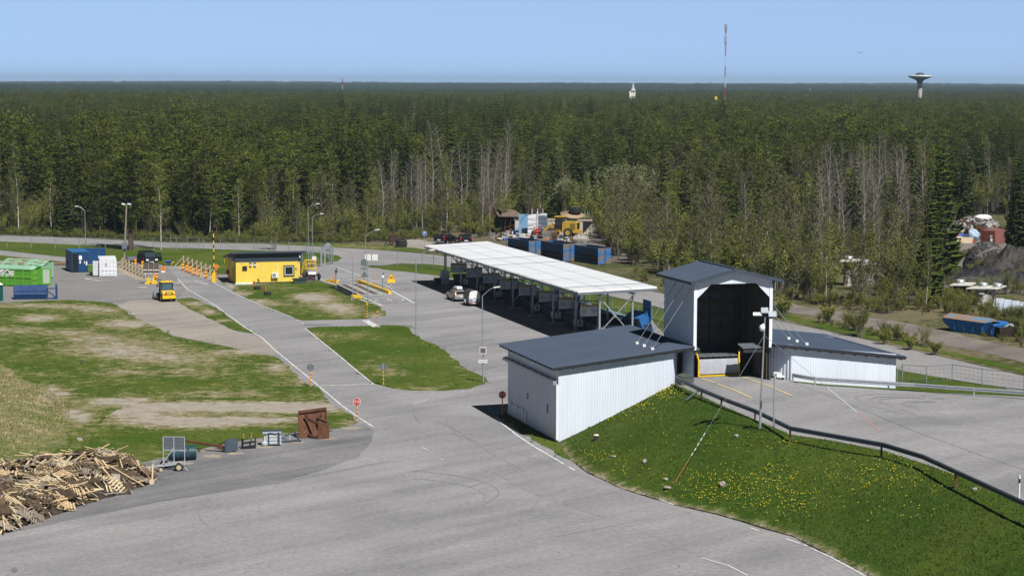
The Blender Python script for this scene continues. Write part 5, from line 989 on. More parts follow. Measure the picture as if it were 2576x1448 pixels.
wheelie(229.5, 693.5, .75, 1.5, ogreen, 'olive green wheeled bin squeezed between the blue cabin and white container')
mb = MB(); mb.box(-.9, .9, -.25, .25, 0, .3); tag(mb.build('timber_block', pale_wood, loc=g(200, 681.5), rz=.1), 'pale timber block lying in front of the blue cabin', 'timber')
o = empty('log_pile', g(148, 668), R(6), 'low pile of rough logs at the yard edge behind the green containers', 'log pile')
for k in range(8): mb = MB(); mb.tube((-2.0+random.uniform(-.4, .3), .25*(k % 4), .15+.22*(k//4)), (2.0+random.uniform(-.3, .5), .25*(k % 4)+random.uniform(-.1, .1), .15+.22*(k//4)), .13, .11, 8); mb.build('log', mat('bark', (.14, .10, .07), (.24, .18, .12), rough=.95, scale=4), o)
def car_body(mb, prof, w, mi=0, tuck=.12, n=None):        # side outline (y,z) skinned to width w with tumblehome above the belt
    zs = [z for _, z in prof]; belt = .95; top = max(zs)
    def hw(z): return w/2*(1-(tuck*(max(0, z-belt)/(max(.1, top-belt)))))-(.05 if z < .4 else 0)
    n = len(prof); V = [(-hw(z), y, z) for y, z in prof]+[(hw(z), y, z) for y, z in prof]
    mb.add(V, [(i, (i+1) % n, n+(i+1) % n, n+i) for i in range(n)]+[tuple(range(n-1, -1, -1)), tuple(range(n, 2*n))], mi)
def make_car(name, p, rz, lab, paint, estate=True, L=4.7, W=1.8, Hh=1.47, sc=1.0):
    o = empty(name, p, rz, lab, 'car'); o.scale = (sc, sc, sc)   # front is +y
    mb = MB()
    if estate: prof = [(-2.3, .35), (2.25, .32), (2.33, .6), (2.2, .78), (1.15, .95), (.95, .97), (.25, 1.38), (-.2, Hh-.02), (-1.6, Hh-.03), (-1.95, 1.38), (-2.25, .95), (-2.33, .6)]
    else: prof = [(-2.0, .35), (2.0, .32), (2.08, .6), (1.95, .82), (1.05, 1.0), (.85, 1.03), (.2, 1.5), (-.3, 1.58), (-1.4, 1.55), (-1.75, 1.42), (-2.0, 1.0), (-2.06, .6)]
    car_body(mb, prof, W); mb.build('body', paint, o, bevel=.05)
    f = .98; zt = 1.36 if estate else 1.46
    for s in (-1, 1):
        mb = MB(); x = lambda z: s*(W/2*(1-.12*max(0, z-.95)/((Hh if estate else 1.58)-.95))+.006); yr = -2.02 if estate else -1.75
        pts = [(.85, 1.0), (.22, zt), (-1.5, zt), (yr+.05, 1.12), (yr, 1.0)]; mb.poly([(x(z), y, z) for y, z in (pts if s > 0 else pts[::-1])]); sw = mb.build('side_window', glass, o)
        mb = MB()
        for yy in (-.15, -1.1): mb.bar((x(1.0)+.004*s, yy, 1.0), (x(zt)+.004*s, yy-.02, zt), .012, .07)
        mb.build('pillar', paint, sw)
    mb = MB(); a = .72*W/2
    mb.quad((-W*.41, .9, 1.0), (W*.41, .9, 1.0), (W*.36, .27, zt+.005), (-W*.36, .27, zt+.005)); mb.build('windscreen', glass, o)
    mb = MB(); yb, yt = (-2.27, -2.0) if estate else (-2.03, -1.79); mb.quad((W*.40, yb, 1.0), (-W*.40, yb, 1.0), (-W*.36, yt, zt-.02), (W*.36, yt, zt-.02)); mb.build('rear_window', glass, o)
    for yy in (1.42, -1.33) if estate else (1.3, -1.25):
        for s in (-1, 1):
            mb = MB(); mb.wheel((s*(W/2-.1), yy, .32), .32, .22, 'x'); wl_ = mb.build('wheel', rubber, o); mb = MB(); mb.tube((s*(W/2-.02), yy, .32), (s*(W/2+.015), yy, .32), .19, n=12); mb.build('rim', galv, wl_)
    for s in (-1, 1):
        mb = MB(); yb = -2.3 if estate else -2.06
        if estate: mb.add([(s*W*.5, yb+.15, .7), (s*W*.42, yb-.045, .7), (s*W*.385, yb+.24, 1.36), (s*W*.455, yb+.3, 1.36)], [(0, 1, 2, 3)] if s < 0 else [(3, 2, 1, 0)])
        else: mb.cbox((s*W*.45, yb+.02, .95), (.14, .12, .4))
        mb.build('tail_light', mat('tail_red', (.5, .02, .015), rough=.25), o)
        mb = MB(); mb.cbox((s*W*.36, (2.2 if estate else 1.98), .68), (.36, .16, .15)); mb.build('headlight', white_plain, o)
        mb = MB(); mb.cbox((s*(W/2+.1), .72, 1.0), (.18, .1, .13)); mb.build('mirror', paint, o)
    mb = MB(); mb.cbox((0, (-2.32 if estate else -2.07), .72), (.55, .04, .13)); mb.build('number_plate', white_plain, o)
    mb = MB(); mb.cbox((0, (-2.3 if estate else -2.03), .45), (W*.96, .16, .2)); mb.build('bumper', steel_grey if paint is not black else black, o); return o
silver = mat('silver_paint', (.33, .31, .27), (.37, .35, .31), rough=.35, metal=.35, coat=.4, scale=1)
dblack = mat('car_black', (.008, .008, .011), rough=.22, coat=.6)
SA = SITE_A
cp = (g(1126, 752)+g(1142.4, 758.2))/2
hd = g(1126, 752)-g(1142.4, 758.2); crz = math.atan2(-hd.x, hd.y)
car = make_car('estate_car', cp+Vector((math.cos(crz), math.sin(crz), 0))*.8, crz, 'silver estate car with roof box, towing a covered trailer beside the shelter', silver)
mb = MB(); mb.prism([(-1.0, 0), (.95, 0), (.9, .12), (.4, .32), (-.75, .36), (-1.02, .25)], 'x', -.38, .38); rb = mb.build('roof_box', mat('roof_box_white', (.62, .64, .67), (.7, .71, .73), rough=.35), None, loc=car.matrix_basis @ Vector((-.15, -.75, 1.56)) if False else None, bevel=.06)
rb.rotation_euler = (0, 0, crz); rb.location = Matrix.Translation(car.location) @ Matrix.Rotation(crz, 4, 'Z') @ Vector((-.1, -.75, 1.55)); tag(rb, 'white roof box strapped on the silver estate car', 'roof box')
tp = g(1172, 768.5)+Vector((math.cos(crz), math.sin(crz), 0))*.75
o = empty('covered_trailer', tp, crz, 'small trailer with rounded white hood and white tailgate behind the estate car', 'trailer'); tg = mat('trailer_hood', (.055, .055, .06), (.07, .07, .075), rough=.4)
mb = MB(); mb.box(-.72, .72, -1.3, 1.3, .5, .95); mb.build('body', steel_grey, o)
hood = [(-.74, .95), (-.74, 1.25), (-.66, 1.72), (-.45, 1.95), (0, 2.02), (.45, 1.95), (.66, 1.72), (.74, 1.25), (.74, .95)]
mb = MB(); mb.prism(hood, 'y', -1.28, 1.3); mb.build('hood', tg, o)
mb = MB(); mb.prism([(x*.985, z-.01) for x, z in hood], 'y', -1.33, -1.281); mb.box(-.7, .7, -1.36, -1.33, 1.0, 1.32); mb.box(-.55, .55, -1.35, -1.33, 1.55, 1.6); mb.box(-.08, .08, -1.38, -1.36, 1.08, 1.12, 1); mb.build('rear_panel', [white_plain, black], o)
mb = MB(); mb.box(-.74, .74, -1.37, -1.31, .55, .93, 0); mb.box(-.3, .25, -1.375, -1.37, .72, .86, 1); mb.box(.25, .42, -1.375, -1.37, .72, .86, 2); mb.box(-.42, -.3, -1.375, -1.37, .72, .86, 2); mb.build('tailgate', [galv, white_plain, mat('logo_blue', (.03, .08, .5))], o)
mb = MB(); mb.box(-.74, .74, -1.38, -1.3, .36, .5, 0); mb.box(-.3, .3, -1.385, -1.38, .38, .48, 1); lb_ = mb.build('light_bar', [galv, white_plain], o)
for x in (-.6, .6): mb = MB(); mb.cbox((x, -1.385, .43), (.26, .03, .1)); mb.build('tail_light', MATS['tail_red'], o)
for s in (-1, 1): mb = MB(); mb.wheel((s*.87, 0.1, .3), .3, .18, 'x'); mb.build('wheel', rubber, o); mb = MB(); mb.path([(s*.87, .1+.42*math.cos(t), .3+.42*math.sin(t)) for t in np.linspace(.2, 2.9, 7)], .08, 4); mb.build('mudguard', white_plain, o)
mb = MB(); mb.bar((-.5, 1.3, .5), (0, 2.5, .48), .08); mb.bar((.5, 1.3, .5), (0, 2.5, .48), .08); mb.build('drawbar', galv, o)
make_car('parked_car', g(1124, 613), R(-28), 'black estate car parked at the wood edge below the parking sign', dblack, True, sc=1.2); make_car('parked_car', g(1170, 615), R(6), 'dark hatchback with sun glint, parked right of the black estate car', dblack, False, sc=1.2)
va = R(205)
o = empty('black_van', g(372, 663.5), va, 'black van with front and rear doors open, parked on the grass by the utility pole', 'van'); W = 1.95
mb = MB(); car_body(mb, [(-2.35, .35), (2.3, .32), (2.42, .6), (2.36, .95), (1.75, 1.12), (1.0, 1.9), (.8, 1.97), (-2.2, 1.97), (-2.38, 1.8), (-2.4, .6)], W, tuck=.1); mb.build('body', dblack, o, bevel=.05)
mb = MB(); mb.quad((-W*.42, 1.72, 1.17), (W*.42, 1.72, 1.17), (W*.4, 1.06, 1.86), (-W*.4, 1.06, 1.86)); mb.build('windscreen', mat('van_glass', (.03, .045, .05), rough=.05, spec=.8), o)
for s in (-1, 1):
    for y0, y1 in ((1.2, .45), (.3, -.6)): mb = MB(); pts = [(s*(W/2-.03), y0+.1, 1.12), (s*(W/2-.085), y0-.25 if y0 > 1 else y0, 1.78), (s*(W/2-.085), y1, 1.78), (s*(W/2-.03), y1, 1.12)]; mb.poly(pts if s > 0 else pts[::-1]); mb.build('side_window', MATS['van_glass'], o)
    mb = MB(); mb.cbox((s*.72, 2.4, .82), (.4, .1, .24)); mb.build('headlight', white_plain, o)
    for yy in (1.5, -1.4): mb = MB(); mb.wheel((s*(W/2-.1), yy, .34), .34, .24, 'x'); w_ = mb.build('wheel', rubber, o); mb = MB(); mb.tube((s*(W/2-.02), yy, .34), (s*(W/2+.02), yy, .34), .2, n=12); mb.build('rim', galv, w_)
mb = MB(); mb.cbox((0, 2.45, .72), (1.0, .05, .1), 1); mb.cbox((0, 2.46, .48), (.55, .05, .14), 0); mb.build('number_plate', [white_plain, galv_dark], o)
for loc_, rzz, nm in (((-W/2, 1.15, 0), R(-72), 'front_door'), ((-W/2+.02, -2.4, 0), R(100), 'rear_door')):
    mb = MB(); mb.prism([(0, .45), (-1.05, .45), (-1.05, 1.15), (-.85, 1.82), (-.1, 1.82), (0, 1.15)], 'x', -.04, .04); d = mb.build(nm, dblack, o, loc=loc_, rz=rzz); mb = MB(); mb.prism([(-.08, 1.15), (-.98, 1.15), (-.8, 1.75), (-.14, 1.75)], 'x', -.045, .045); mb.build('pane', MATS['van_glass'], d)
mb = MB(); mb.prism([(0, .45), (-1.05, .45), (-1.05, 1.15), (-.85, 1.82), (-.1, 1.82), (0, 1.15)], 'x', -.04, .04); mb.build('front_door', dblack, o, loc=(W/2, 1.15, 0), rz=R(65))
o = empty('flat_trailer', g(336, 661), R(30), 'small grey flat trailer hitched behind the black van', 'trailer'); mb = MB(); mb.box(-1.2, 1.2, -.7, .7, .5, .95); mb.build('box', steel_grey, o)
for y in (-.75, .75): mb = MB(); mb.wheel((0, y, .3), .3, .18); mb.build('wheel', rubber, o)
o = empty('wheelbarrow', g(424, 668), R(20), 'blue wheelbarrow with yellow frame on the grass right of the van', 'wheelbarrow'); mb = MB(); mb.add([(-.3, -.25, .35), (.3, -.25, .35), (.3, .25, .35), (-.3, .25, .35), (-.6, -.45, .75), (.5, -.45, .75), (.5, .45, .75), (-.6, .45, .75)], [(0, 3, 2, 1), (0, 1, 5, 4), (1, 2, 6, 5), (2, 3, 7, 6), (3, 0, 4, 7)]); mb.build('tray', mat('barrow_blue', (.02, .06, .3), rough=.5), o); mb = MB(); 
for s in (-.25, .25): mb.bar((-.7, s*.4, .25), (.9, s*1.3, .55), .05); mb.bar((.4, s, .4), (.4, s, 0), .05)
mb.build('frame', yellow, o); mb = MB(); mb.wheel((-.75, 0, .2), .2, .1); mb.build('wheel', rubber, o)
jcb = mat('loader_yellow', (.82, .50, .015), (.74, .45, .015), rough=.35, coat=.2, scale=1)
o = empty('compact_loader', g(418, 757), R(24), 'compact yellow wheel loader seen from behind, black bucket on its far left', 'loader')
mb = MB(); mb.prism([(-1.3, .75), (-1.42, .8), (-1.5, 1.15), (-1.4, 1.3), (-.35, 1.45), (-.3, .7), (-.5, .55)], 'x', -.8, .8); mb.box(-.86, .86, -1.58, -1.35, .45, .85); mb.prism([(.1, .6), (1.35, .6), (1.4, 1.1), (.9, 1.3), (.1, 1.2)], 'x', -.5, .5); mb.build('engine_cover', jcb, o, bevel=.04)
mb = MB(); mb.box(-.45, .5, -1.53, -1.44, .95, 1.28, 0); mb.box(-.3, .32, -1.545, -1.53, 1.0, 1.2, 1); mb.text('JCB', .22, (0, -1.55, 1.1), (1, 0, 0), (0, 0, 1), 0); mb.build('grille', [black, stripe_y], o)
mb = MB(); mb.add([(-.62, -1.5, 1.1), (-.1, -1.5, 1.1), (-.36, -1.38, 1.5)], [(0, 1, 2)]); mb.bar((-.62, -1.5, 1.1), (-.1, -1.5, 1.1), .03, mi=1); mb.build('slow_triangle', [mat('pink_red', (.75, .22, .18), rough=.4), red], o)
mb = MB(); cb = [(-.75, -.55, 1.3), (.75, -.55, 1.3), (.75, .6, 1.0), (-.75, .6, 1.0)]; ct = [(-.68, -.45, 2.45), (.68, -.45, 2.45), (.68, .5, 2.45), (-.68, .5, 2.45)]
for a_, b_ in zip(cb, ct): mb.bar(a_, b_, .09)
mb.box(-.78, .78, -.6, .65, 1.0, 1.3); cabf = mb.build('cab_frame', black, o)
mb = MB(); mb.add(cb+ct, [(0, 1, 5, 4), (1, 2, 6, 5), (2, 3, 7, 6), (3, 0, 4, 7)]); mb.build('cab_glass', mat('cab_glass', (.045, .09, .10), rough=.08, spec=.7), cabf)
mb = MB(); mb.box(-.8, .8, -.62, .68, 2.45, 2.58); mb.box(-.25, .25, -.6, -.35, 2.58, 2.66); mb.build('cab_roof', jcb, o, bevel=.03)
mb = MB(); mb.blob((.0, -.1, 1.45), (.24, .12, .4), jit=0, smooth=True); mb.build('seat', black, o)
for s in (-.62, .62): mb = MB(); mb.cbox((s, -1.59, .95), (.2, .03, .1)); mb.build('tail_light', MATS['tail_red'], o); mb = MB(); mb.bar((s*1.2, .5, 2.2), (s*1.55, .55, 2.1), .04); mb.cbox((s*1.6, .55, 2.0), (.16, .05, .35)); mb.build('mirror', black, o)
for x in (-.72, .72):
    for y in (-.85, 1.1): mb = MB(); mb.wheel((x*1.05, y, .5), .5, .36, 'x', 20); w_ = mb.build('wheel', rubber, o); mb = MB(); mb.tube((x*1.05+(.1 if x > 0 else -.1), y, .5), (x*1.05+(.17 if x > 0 else -.17), y, .5), .27, n=14); mb.build('rim', jcb, w_)
mb = MB()
for s in (-.3, .3): mb.bar((s, .6, 1.35), (s, 1.9, 1.0), .14, .2); mb.bar((s, 1.9, 1.0), (s, 2.5, .45), .14, .2)
mb.build('lift_arm', jcb, o)
mb = MB(); pr = [(2.5, .12), (3.25, .08), (3.25, .14), (2.65, .2), (2.5, .5), (2.6, .95), (2.75, 1.05), (2.68, 1.08), (2.5, .98), (2.42, .5)]; mb.prism(pr, 'x', -1.0, 1.0); mb.prism([(2.45, .5), (2.55, .12), (3.25, .08), (2.75, 1.05), (2.52, .98)], 'x', -1.02, -.98); mb.prism([(2.45, .5), (2.55, .12), (3.25, .08), (2.75, 1.05), (2.52, .98)], 'x', .98, 1.02); mb.build('bucket', steel_grey, o)
HB_ = lambda x, y: ((880+x*.1553)/1.59, (980+y*.1553)/1.59)
b = g(782, 692); o = empty('access_stairs', b, SITE_A, 'yellow steel access platform with handrails behind the bicycles', 'stairs'); mb = MB()
for y in (0, .9):
    mb.path([(-1.6, y, .3), (-.9, y, 2.6), (.9, y, 2.6), (1.0, y, 1.2)], .04); mb.path([(-1.2, y, .3), (-.55, y, 2.0), (.9, y, 2.0)], .03)
    for x in (-.75, 0, .8): mb.tube((x, y, 1.1), (x, y, 2.6), .035, n=6)
o.scale = (.85, .85, .85); mb.build('handrail', yellow, o); mb = MB(); mb.box(-.7, 1.1, -.1, 1.0, 1.1, 1.18); mb.box(-.5, -.44, 0, .05, 0, 1.1); mb.box(.94, 1.0, 0, .05, 0, 1.1); mb.build('deck', yellow, o)
b = g(786, 706); o = empty('gas_grill', b, R(10), 'black gas grill with shiny lid beside the hut', 'grill'); mb = MB(); mb.box(-.7, .7, -.3, .3, .75, .95, 0); mb.prism([(-.32, .95), (.32, .95), (.2, 1.2), (-.2, 1.25)], 'x', -.55, .45, 1); mb.box(-.5, .4, -.28, .28, .1, .75, 0); mb.build('body', [black, galv], o); mb = MB(); mb.blob((.95, 0, .6), (.28, .3, .5), jit=.1, mi=0); mb.build('cover_bag', black, o)
b = g(766, 708); o = empty('cargo_moped', b, R(-20), 'black moped loaded with bags at the right corner of the hut', 'moped'); mb = MB(); mb.blob((0, 0, .9), (.35, .6, .5), jit=.25); mb.blob((.1, .1, 1.25), (.4, .3, .25), jit=.3); mb.build('body', black, o)
for y in (-.75, .65): mb = MB(); mb.wheel((.1, y, .3), .3, .14, 'x', 14); mb.build('wheel', rubber, o)
mb = MB(); mb.prism([(-.35, 0), (.05, 0), (0, .95), (-.3, .95)], 'y', -.9, -.7); mb.build('leg_shield', orange, o)
def bike(u, v, rz, lab, m):
    o = empty('bicycle', g(u, v), rz, lab, 'bicycle')
    for x in (-.52, .52):
        mb = MB(); pts = [(x+.33*math.cos(t), 0, .34+.33*math.sin(t)) for t in np.linspace(0, 2*math.pi, 20)]
        for a_, b_ in zip(pts[:-1], pts[1:]): mb.tube(a_, b_, .022, n=5)
        for t in range(6): mb.bar((x, 0, .34), (x+.32*math.cos(t*math.pi/3), 0, .34+.32*math.sin(t*math.pi/3)), .008)
        mb.build('wheel', steel_grey, o)
    mb = MB(); P_ = {'r': (-.52, 0, .34), 'f': (.52, 0, .34), 'b': (-.08, 0, .3), 's': (-.22, 0, .85), 'h': (.36, 0, .9)}
    for a_, b_ in ('rb', 'bs', 'rs', 'sh', 'bh', 'hf'): mb.tube(P_[a_], P_[b_], .025, n=6)
    mb.build('frame', m, o); mb = MB(); mb.cbox((-.24, 0, .93), (.26, .14, .07)); mb.build('saddle', black, o); mb = MB(); mb.tube((.36, 0, .88), (.34, 0, 1.05), .02, n=6); mb.tube((.3, -.28, 1.06), (.3, .28, 1.06), .018, n=6); mb.build('handlebar', black, o)
    return o
bike(780.5, 711.5, R(12), 'red bicycle leaning by the grill next to the hut', mat('bike_red', (.28, .02, .03), rough=.3)); bike(778, 709.5, R(-35), 'dark violet bicycle behind the red one next to the hut', mat('bike_violet', (.06, .02, .16), rough=.3))
o = empty('ground_box', g(753.5, 713), SITE_A, 'dark green ground box in front of the hut with a stone on its lid', 'box'); mb = MB(); mb.box(-.85, .85, -.4, .4, 0, .62, 0); mb.box(-1.0, 1.05, -.5, .5, .62, .74, 0); mb.build('body', mat('box_green', (.03, .05, .045), (.04, .065, .055), rough=.6), o)
mb = MB(); mb.blob((0, 0, .17), (.24, .2, .2), jit=.15); tag(mb.build('stone', stone, loc=g(756, 712.5)+Vector((0, 0, .74))), 'pale stone resting on the green ground box by the hut', 'stone')
brownp = mat('terracotta_pipe', (.38, .15, .055), (.33, .13, .05), rough=.5, scale=3)
for u, v, vt, lab in ((639, 724.5, 707.5, 'terracotta plastic pipe standing in the grass nearest the hut corner'), (667.5, 732, 717.5, 'terracotta plastic pipe standing in the grass beside the nearer tyre')): b = g(u, v); mb = MB(); mb.tube((0, 0, 0), (0, 0, T(b, vt)), .14, n=10); mb.tube((0, 0, T(b, vt)-.1), (0, 0, T(b, vt)+.02), .16, n=10); tag(mb.build('plastic_pipe', brownp, loc=b), lab, 'pipe', 'brown pipes in the grass')
for u, v, lab in ((647, 730.5, 'pair of black tyres lying on the grass between the brown pipes'), (667, 740+4, 'pair of black tyres lying on the grass in front of the brown pipes')):
    o = empty('tyre_stack', g(u+6 if u > 660 else u, v-2), 0, lab, 'tyres', 'tyres on the grass'); 
    for k in range(2):
        mb = MB(); V = []; 
        mb.lathe([(.28, 0), (.47, 0), (.5, .1), (.47, .2), (.28, .2), (.28, 0)], 18, (0, 0, .05+.2*k)); mb.build('tyre', rubber, o)
def fq(x, y): return (314.5+x*.24416, 974.8+y*.24416)
b = g(*fq(1955, 520)); o = empty('rusty_bucket', b, R(14), 'large rust brown loader bucket standing on its edge beside the asphalt', 'loader bucket')
mb = MB(); ft, bt = [(-1.25, .1, .02), (1.05, .55, .05), (1.05, 1.1, 2.2), (-1.15, .75, 2.05)], None
def slab(mb, pts, th, mi=0):
    n_ = (Vector(pts[1])-Vector(pts[0])).cross(Vector(pts[3])-Vector(pts[0])).normalized()*th; V = [Vector(p) for p in pts]+[Vector(p)+n_ for p in pts]
    mb.add(V, [(3, 2, 1, 0), (4, 5, 6, 7), (0, 1, 5, 4), (1, 2, 6, 5), (2, 3, 7, 6), (3, 0, 4, 7)], mi)
slab(mb, ft, -.12); mb.bar((-1.2, .62, 2.03), (1.08, .98, 2.2), .12, .2); mb.bar((-1.28, .02, .02), (-1.18, .66, 2.05), .1, .16); mb.bar((1.04, .42, .05), (1.06, 1.0, 2.2), .1, .12); mb.bar((-1.25, .02, .08), (1.0, .45, .1), .12, .12); mb.build('shell', rust, o)
mb = MB(); mb.box(.15, 1.05, -.75, -.65, 0, 1.3); mb.box(.15, .25, -.7, .4, 0, .18); mb.box(.95, 1.05, -.7, .5, 0, 1.25); mb.build('coupling_box', rust, o)
mb = MB(); mb.bar((.2, -.7, 1.25), (-.45, .25, 1.5), .14, .2); mb.bar((.95, -.7, 1.3), (.25, .45, 1.55), .14, .2); mb.bar((.2, -.7, .1), (-.5, .15, .28), .14, .22); mb.bar((-.45, .25, 1.5), (-.7, .4, 1.85), .1, .2); mb.bar((.3, .45, 1.5), (.7, .7, 2.0), .08, .2); mb.build('arm', rust, o)
b = g(*fq(1715, 565)); o = empty('quick_coupler', b, R(10), 'small black quick coupler frame lying left of the rusty bucket', 'coupler'); mb = MB(); mb.bar((-.55, -.1, .15), (.55, .1, .15), .12); mb.bar((-.45, .2, .55), (.4, .4, .65), .1); mb.bar((-.55, -.1, .1), (-.5, .25, .75), .1); mb.bar((.6, .05, .1), (.3, .4, .8), .1); mb.bar((-.1, 0, .15), (-.15, .3, .6), .09); mb.bar((-.75, .2, .35), (-.4, .1, .3), .09); mb.bar((.75, .0, .1), (.5, .1, .2), .12); mb.build('frame', galv_dark, o)
b = g(*fq(1510, 600)); o = empty('sweeper_attachment', b, R(12), 'light grey sweeper attachment with slatted front, fourth item from the right', 'sweeper'); mb = MB()
mb.box(-.6, .75, -.1, .5, .12, 1.02, 0); 
for k in range(3): mb.box(-.45, .6, -.16, -.1, .2+k*.26, .4+k*.26, 1)
mb.build('body', [mat('light_grey_paint', (.36, .40, .42), (.44, .48, .50), rough=.5, scale=2), mat('pale_grey_slat', (.45, .48, .50), rough=.5)], o)
mb = MB(); mb.prism([(-.2, 1.0), (.6, 1.0), (.55, 1.2), (-.1, 1.15)], 'x', -.7, .75); mb.build('cover', galv_dark, o); mb = MB(); mb.lathe([(.001, -.08), (.24, -.08), (.24, .08), (.001, .08)], 14); w_ = mb.build('side_disc', MATS['light_grey_paint'], o, loc=(-.55, -.2, .24)); w_.rotation_euler = (R(90), 0, 0)
mb = MB(); mb.path([(-.5, -.18, .95), (-.1, -.22, 1.08), (.3, -.22, .98), (.6, -.2, 1.1)], .035); mb.box(.45, .62, -.2, -.12, .15, .95); mb.box(-.3, -.18, -.2, -.12, .15, .95); mb.build('hose', galv_dark, o)
mb = MB(); mb.box(-.55, -.42, -.105, -.1, .62, .78); mb.build('warning_label', stripe_y, o)
b = g(*fq(1275, 632)); o = empty('pallet_fork', b, R(10), 'black fork carriage with two orange topped tines standing upright', 'fork attachment'); mb = MB(); mb.bar((-.55, 0, .12), (.5, .1, .2), .18); mb.bar((-.5, .1, .45), (.5, .2, .55), .12); mb.bar((-.5, .1, 0), (-.45, .2, .8), .12); mb.bar((.5, .1, .1), (.52, .3, .85), .12); mb.bar((.1, .1, .1), (.12, .2, .6), .12); mb.build('carriage', black, o)
for x in (-.4, .2): mb = MB(); mb.bar((x, .15, .6), (x+.02, .2, .8), .05, mi=1); mb.bar((x+.02, .2, .8), (x+.03, .22, 1.22), .05, mi=0); mb.build('tine', [orange, black], o)
b = g(*fq(1095, 672)); o = empty('boom_attachment', b, R(8), 'black plated lifting boom with a long rusty arm pointing left', 'boom attachment'); mb = MB(); slab(mb, [(-.45, 0, .05), (.5, .1, .2), (.5, .25, 1.15), (-.4, .15, 1.02)], -.1); mb.bar((-.45, .05, .0), (-.42, .15, 1.0), .12); mb.build('plate', galv_dark, o)
mb = MB(); mb.bar((-.3, .3, .25), (-1.0, .6, .45), .22, .3); mb.bar((-1.0, .6, .45), (-3.6, 2.3, .65), .2, .16); mb.bar((-.3, .3, .85), (-1.0, .65, .55), .1); mb.build('arm', rust, o)
tb = mat('teal_blue_steel', (.014, .045, .062), (.022, .06, .078), rough=.5, scale=2)
b = g(*fq(600, 760)); o = empty('grab_bucket', b, R(14), 'dark teal loader bucket lying on the asphalt behind the sign trailer', 'loader bucket'); mb = MB()
n_ = 10; prof = [(.55+.6*math.cos(t), .58+.55*math.sin(t)) for t in np.linspace(math.pi*.55, math.pi*1.6, n_)]
V = [(-.95, y, z) for y, z in prof]+[(.95, y, z) for y, z in prof]; mb.add(V, [(i, i+1, n_+i+1, n_+i) for i in range(n_-1)], 0, True); V2 = [(-.95, y+.06, z) for y, z in prof]+[(.95, y+.06, z) for y, z in prof]; mb.add(V2, [(i, n_+i, n_+i+1, i+1) for i in range(n_-1)], 0, True)
for x in (-.97, .93): mb.prism(prof, 'x', x, x+.05)
mb.build('shell', tb, o)
for x in (-.4, .35): mb = MB(); mb.bar((x, -.08, .35), (x+.03, .1, 1.05), .1, .14); mb.build('rib', tb, o)
mb = MB(); mb.prism([(-1.35, 0), (-.8, 0), (-.8, .75)], 'y', .2, .5); mb.build('side_shield', galv_dark, o)
for u, v, ru, rv in ((535, 1148, 24, 6), (590, 1140, 20, 4), (655, 1126, 22, 4), (745, 1115, 24, 4), (830, 1105, 26, 4)):
    pass
b = g(*fq(480, 850)); o = empty('sign_trailer', b, R(6), 'light two wheeled sign trailer with framed board, back turned to us', 'trailer'); lt = mat('pale_galvanised', (.42, .45, .48), (.52, .55, .57), rough=.45, metal=.3, scale=3)
mb = MB()
for a_, b_ in (((-1.9, -.6, .35), (.55, .25, .4)), ((-.3, .6, .4), (.6, -.35, .4)), ((-.55, .35, .4), (.8, -.2, .42)), ((-1.9, -.6, .35), (-.3, .5, .4)), ((-.45, .5, .4), (.5, .9, .4))): mb.bar(a_, b_, .07)
mb.bar((.75, -.1, .4), (1.2, -.45, .02), .06); mb.bar((-1.5, -.45, .35), (-1.6, -.8, .02), .06); mb.bar((-1.9, -.6, .35), (-2.1, -.65, .45), .08); mb.bar((-1.2, -.2, .4), (-1.35, -.1, .75), .05); mb.build('chassis', lt, o)
for cx, cy in ((.55, -.45), (-.6, .75)):
    mb = MB(); mb.wheel((cx, cy, .3), .3, .17, 'y', 18); w_ = mb.build('wheel', rubber, o); mb = MB(); mb.tube((cx, cy-.09, .3), (cx, cy-.06, .3), .18, n=14); mb.build('rim', mat('cream_rim', (.5, .42, .28), rough=.5), w_)
    mb = MB(); mb.add([(cx-.42, cy-.15, .45), (cx-.25, cy-.15, .68), (cx+.3, cy-.15, .68), (cx+.45, cy-.15, .45), (cx-.42, cy+.15, .45), (cx-.25, cy+.15, .68), (cx+.3, cy+.15, .68), (cx+.45, cy+.15, .45)], [(0, 1, 5, 4), (1, 2, 6, 5), (2, 3, 7, 6)]); mb.build('mudguard', lt, o)
mb = MB(); bb = [(-.55, .35), (.98, .0)]; 
def bp(t, z): return Vector((-.6+1.55*t, .35-.32*t, z))
for t in (0, .5, 1): mb.bar(bp(t, .42), bp(t, 2.42), .055)
for z in (1.45, 2.42): mb.bar(bp(0, z), bp(1, z), .055)
mb.bar(bp(0, .45), bp(1, .42), .05); mb.bar(bp(.48, 1.6), (-.65, -.05, .5), .05); mb.build('frame', lt, o)
mb = MB()
for k in range(3):
    for t0, t1 in ((.02, .48), (.52, .98)): mb.quad(bp(t0, 1.5+k*.31), bp(t1, 1.5+k*.31), bp(t1, 1.78+k*.31), bp(t0, 1.78+k*.31))
mb.build('board', mat('board_back_grey', (.10, .115, .14), (.13, .145, .17), rough=.5, scale=2), o)
heap_z = lambda x, y: 0
HBASE = [g(u, v) for u, v in ((-120, 1335), (0, 1345), (100, 1312), (200, 1275), (300, 1245), (400, 1212), (385, 1195), (330, 1165), (250, 1165), (100, 1178), (-120, 1215))]
hc = [(p.x, p.y) for p in HBASE]
def heap_h(x, y):
    d = 1e9; n_ = len(hc)
    for i in range(n_):
        ax, ay = hc[i]; bx_, by_ = hc[(i+1) % n_]; L2 = (bx_-ax)**2+(by_-ay)**2; t = max(0, min(1, ((x-ax)*(bx_-ax)+(y-ay)*(by_-ay))/L2)); d = min(d, math.hypot(x-ax-t*(bx_-ax), y-ay-t*(by_-ay)))
    u = projn((x, y, 0))[0][0]; top = 1.15 if u < 300 else 1.15*max(.35, 1-(u-300)/150)
    return top*(1-math.exp(-d/.95))
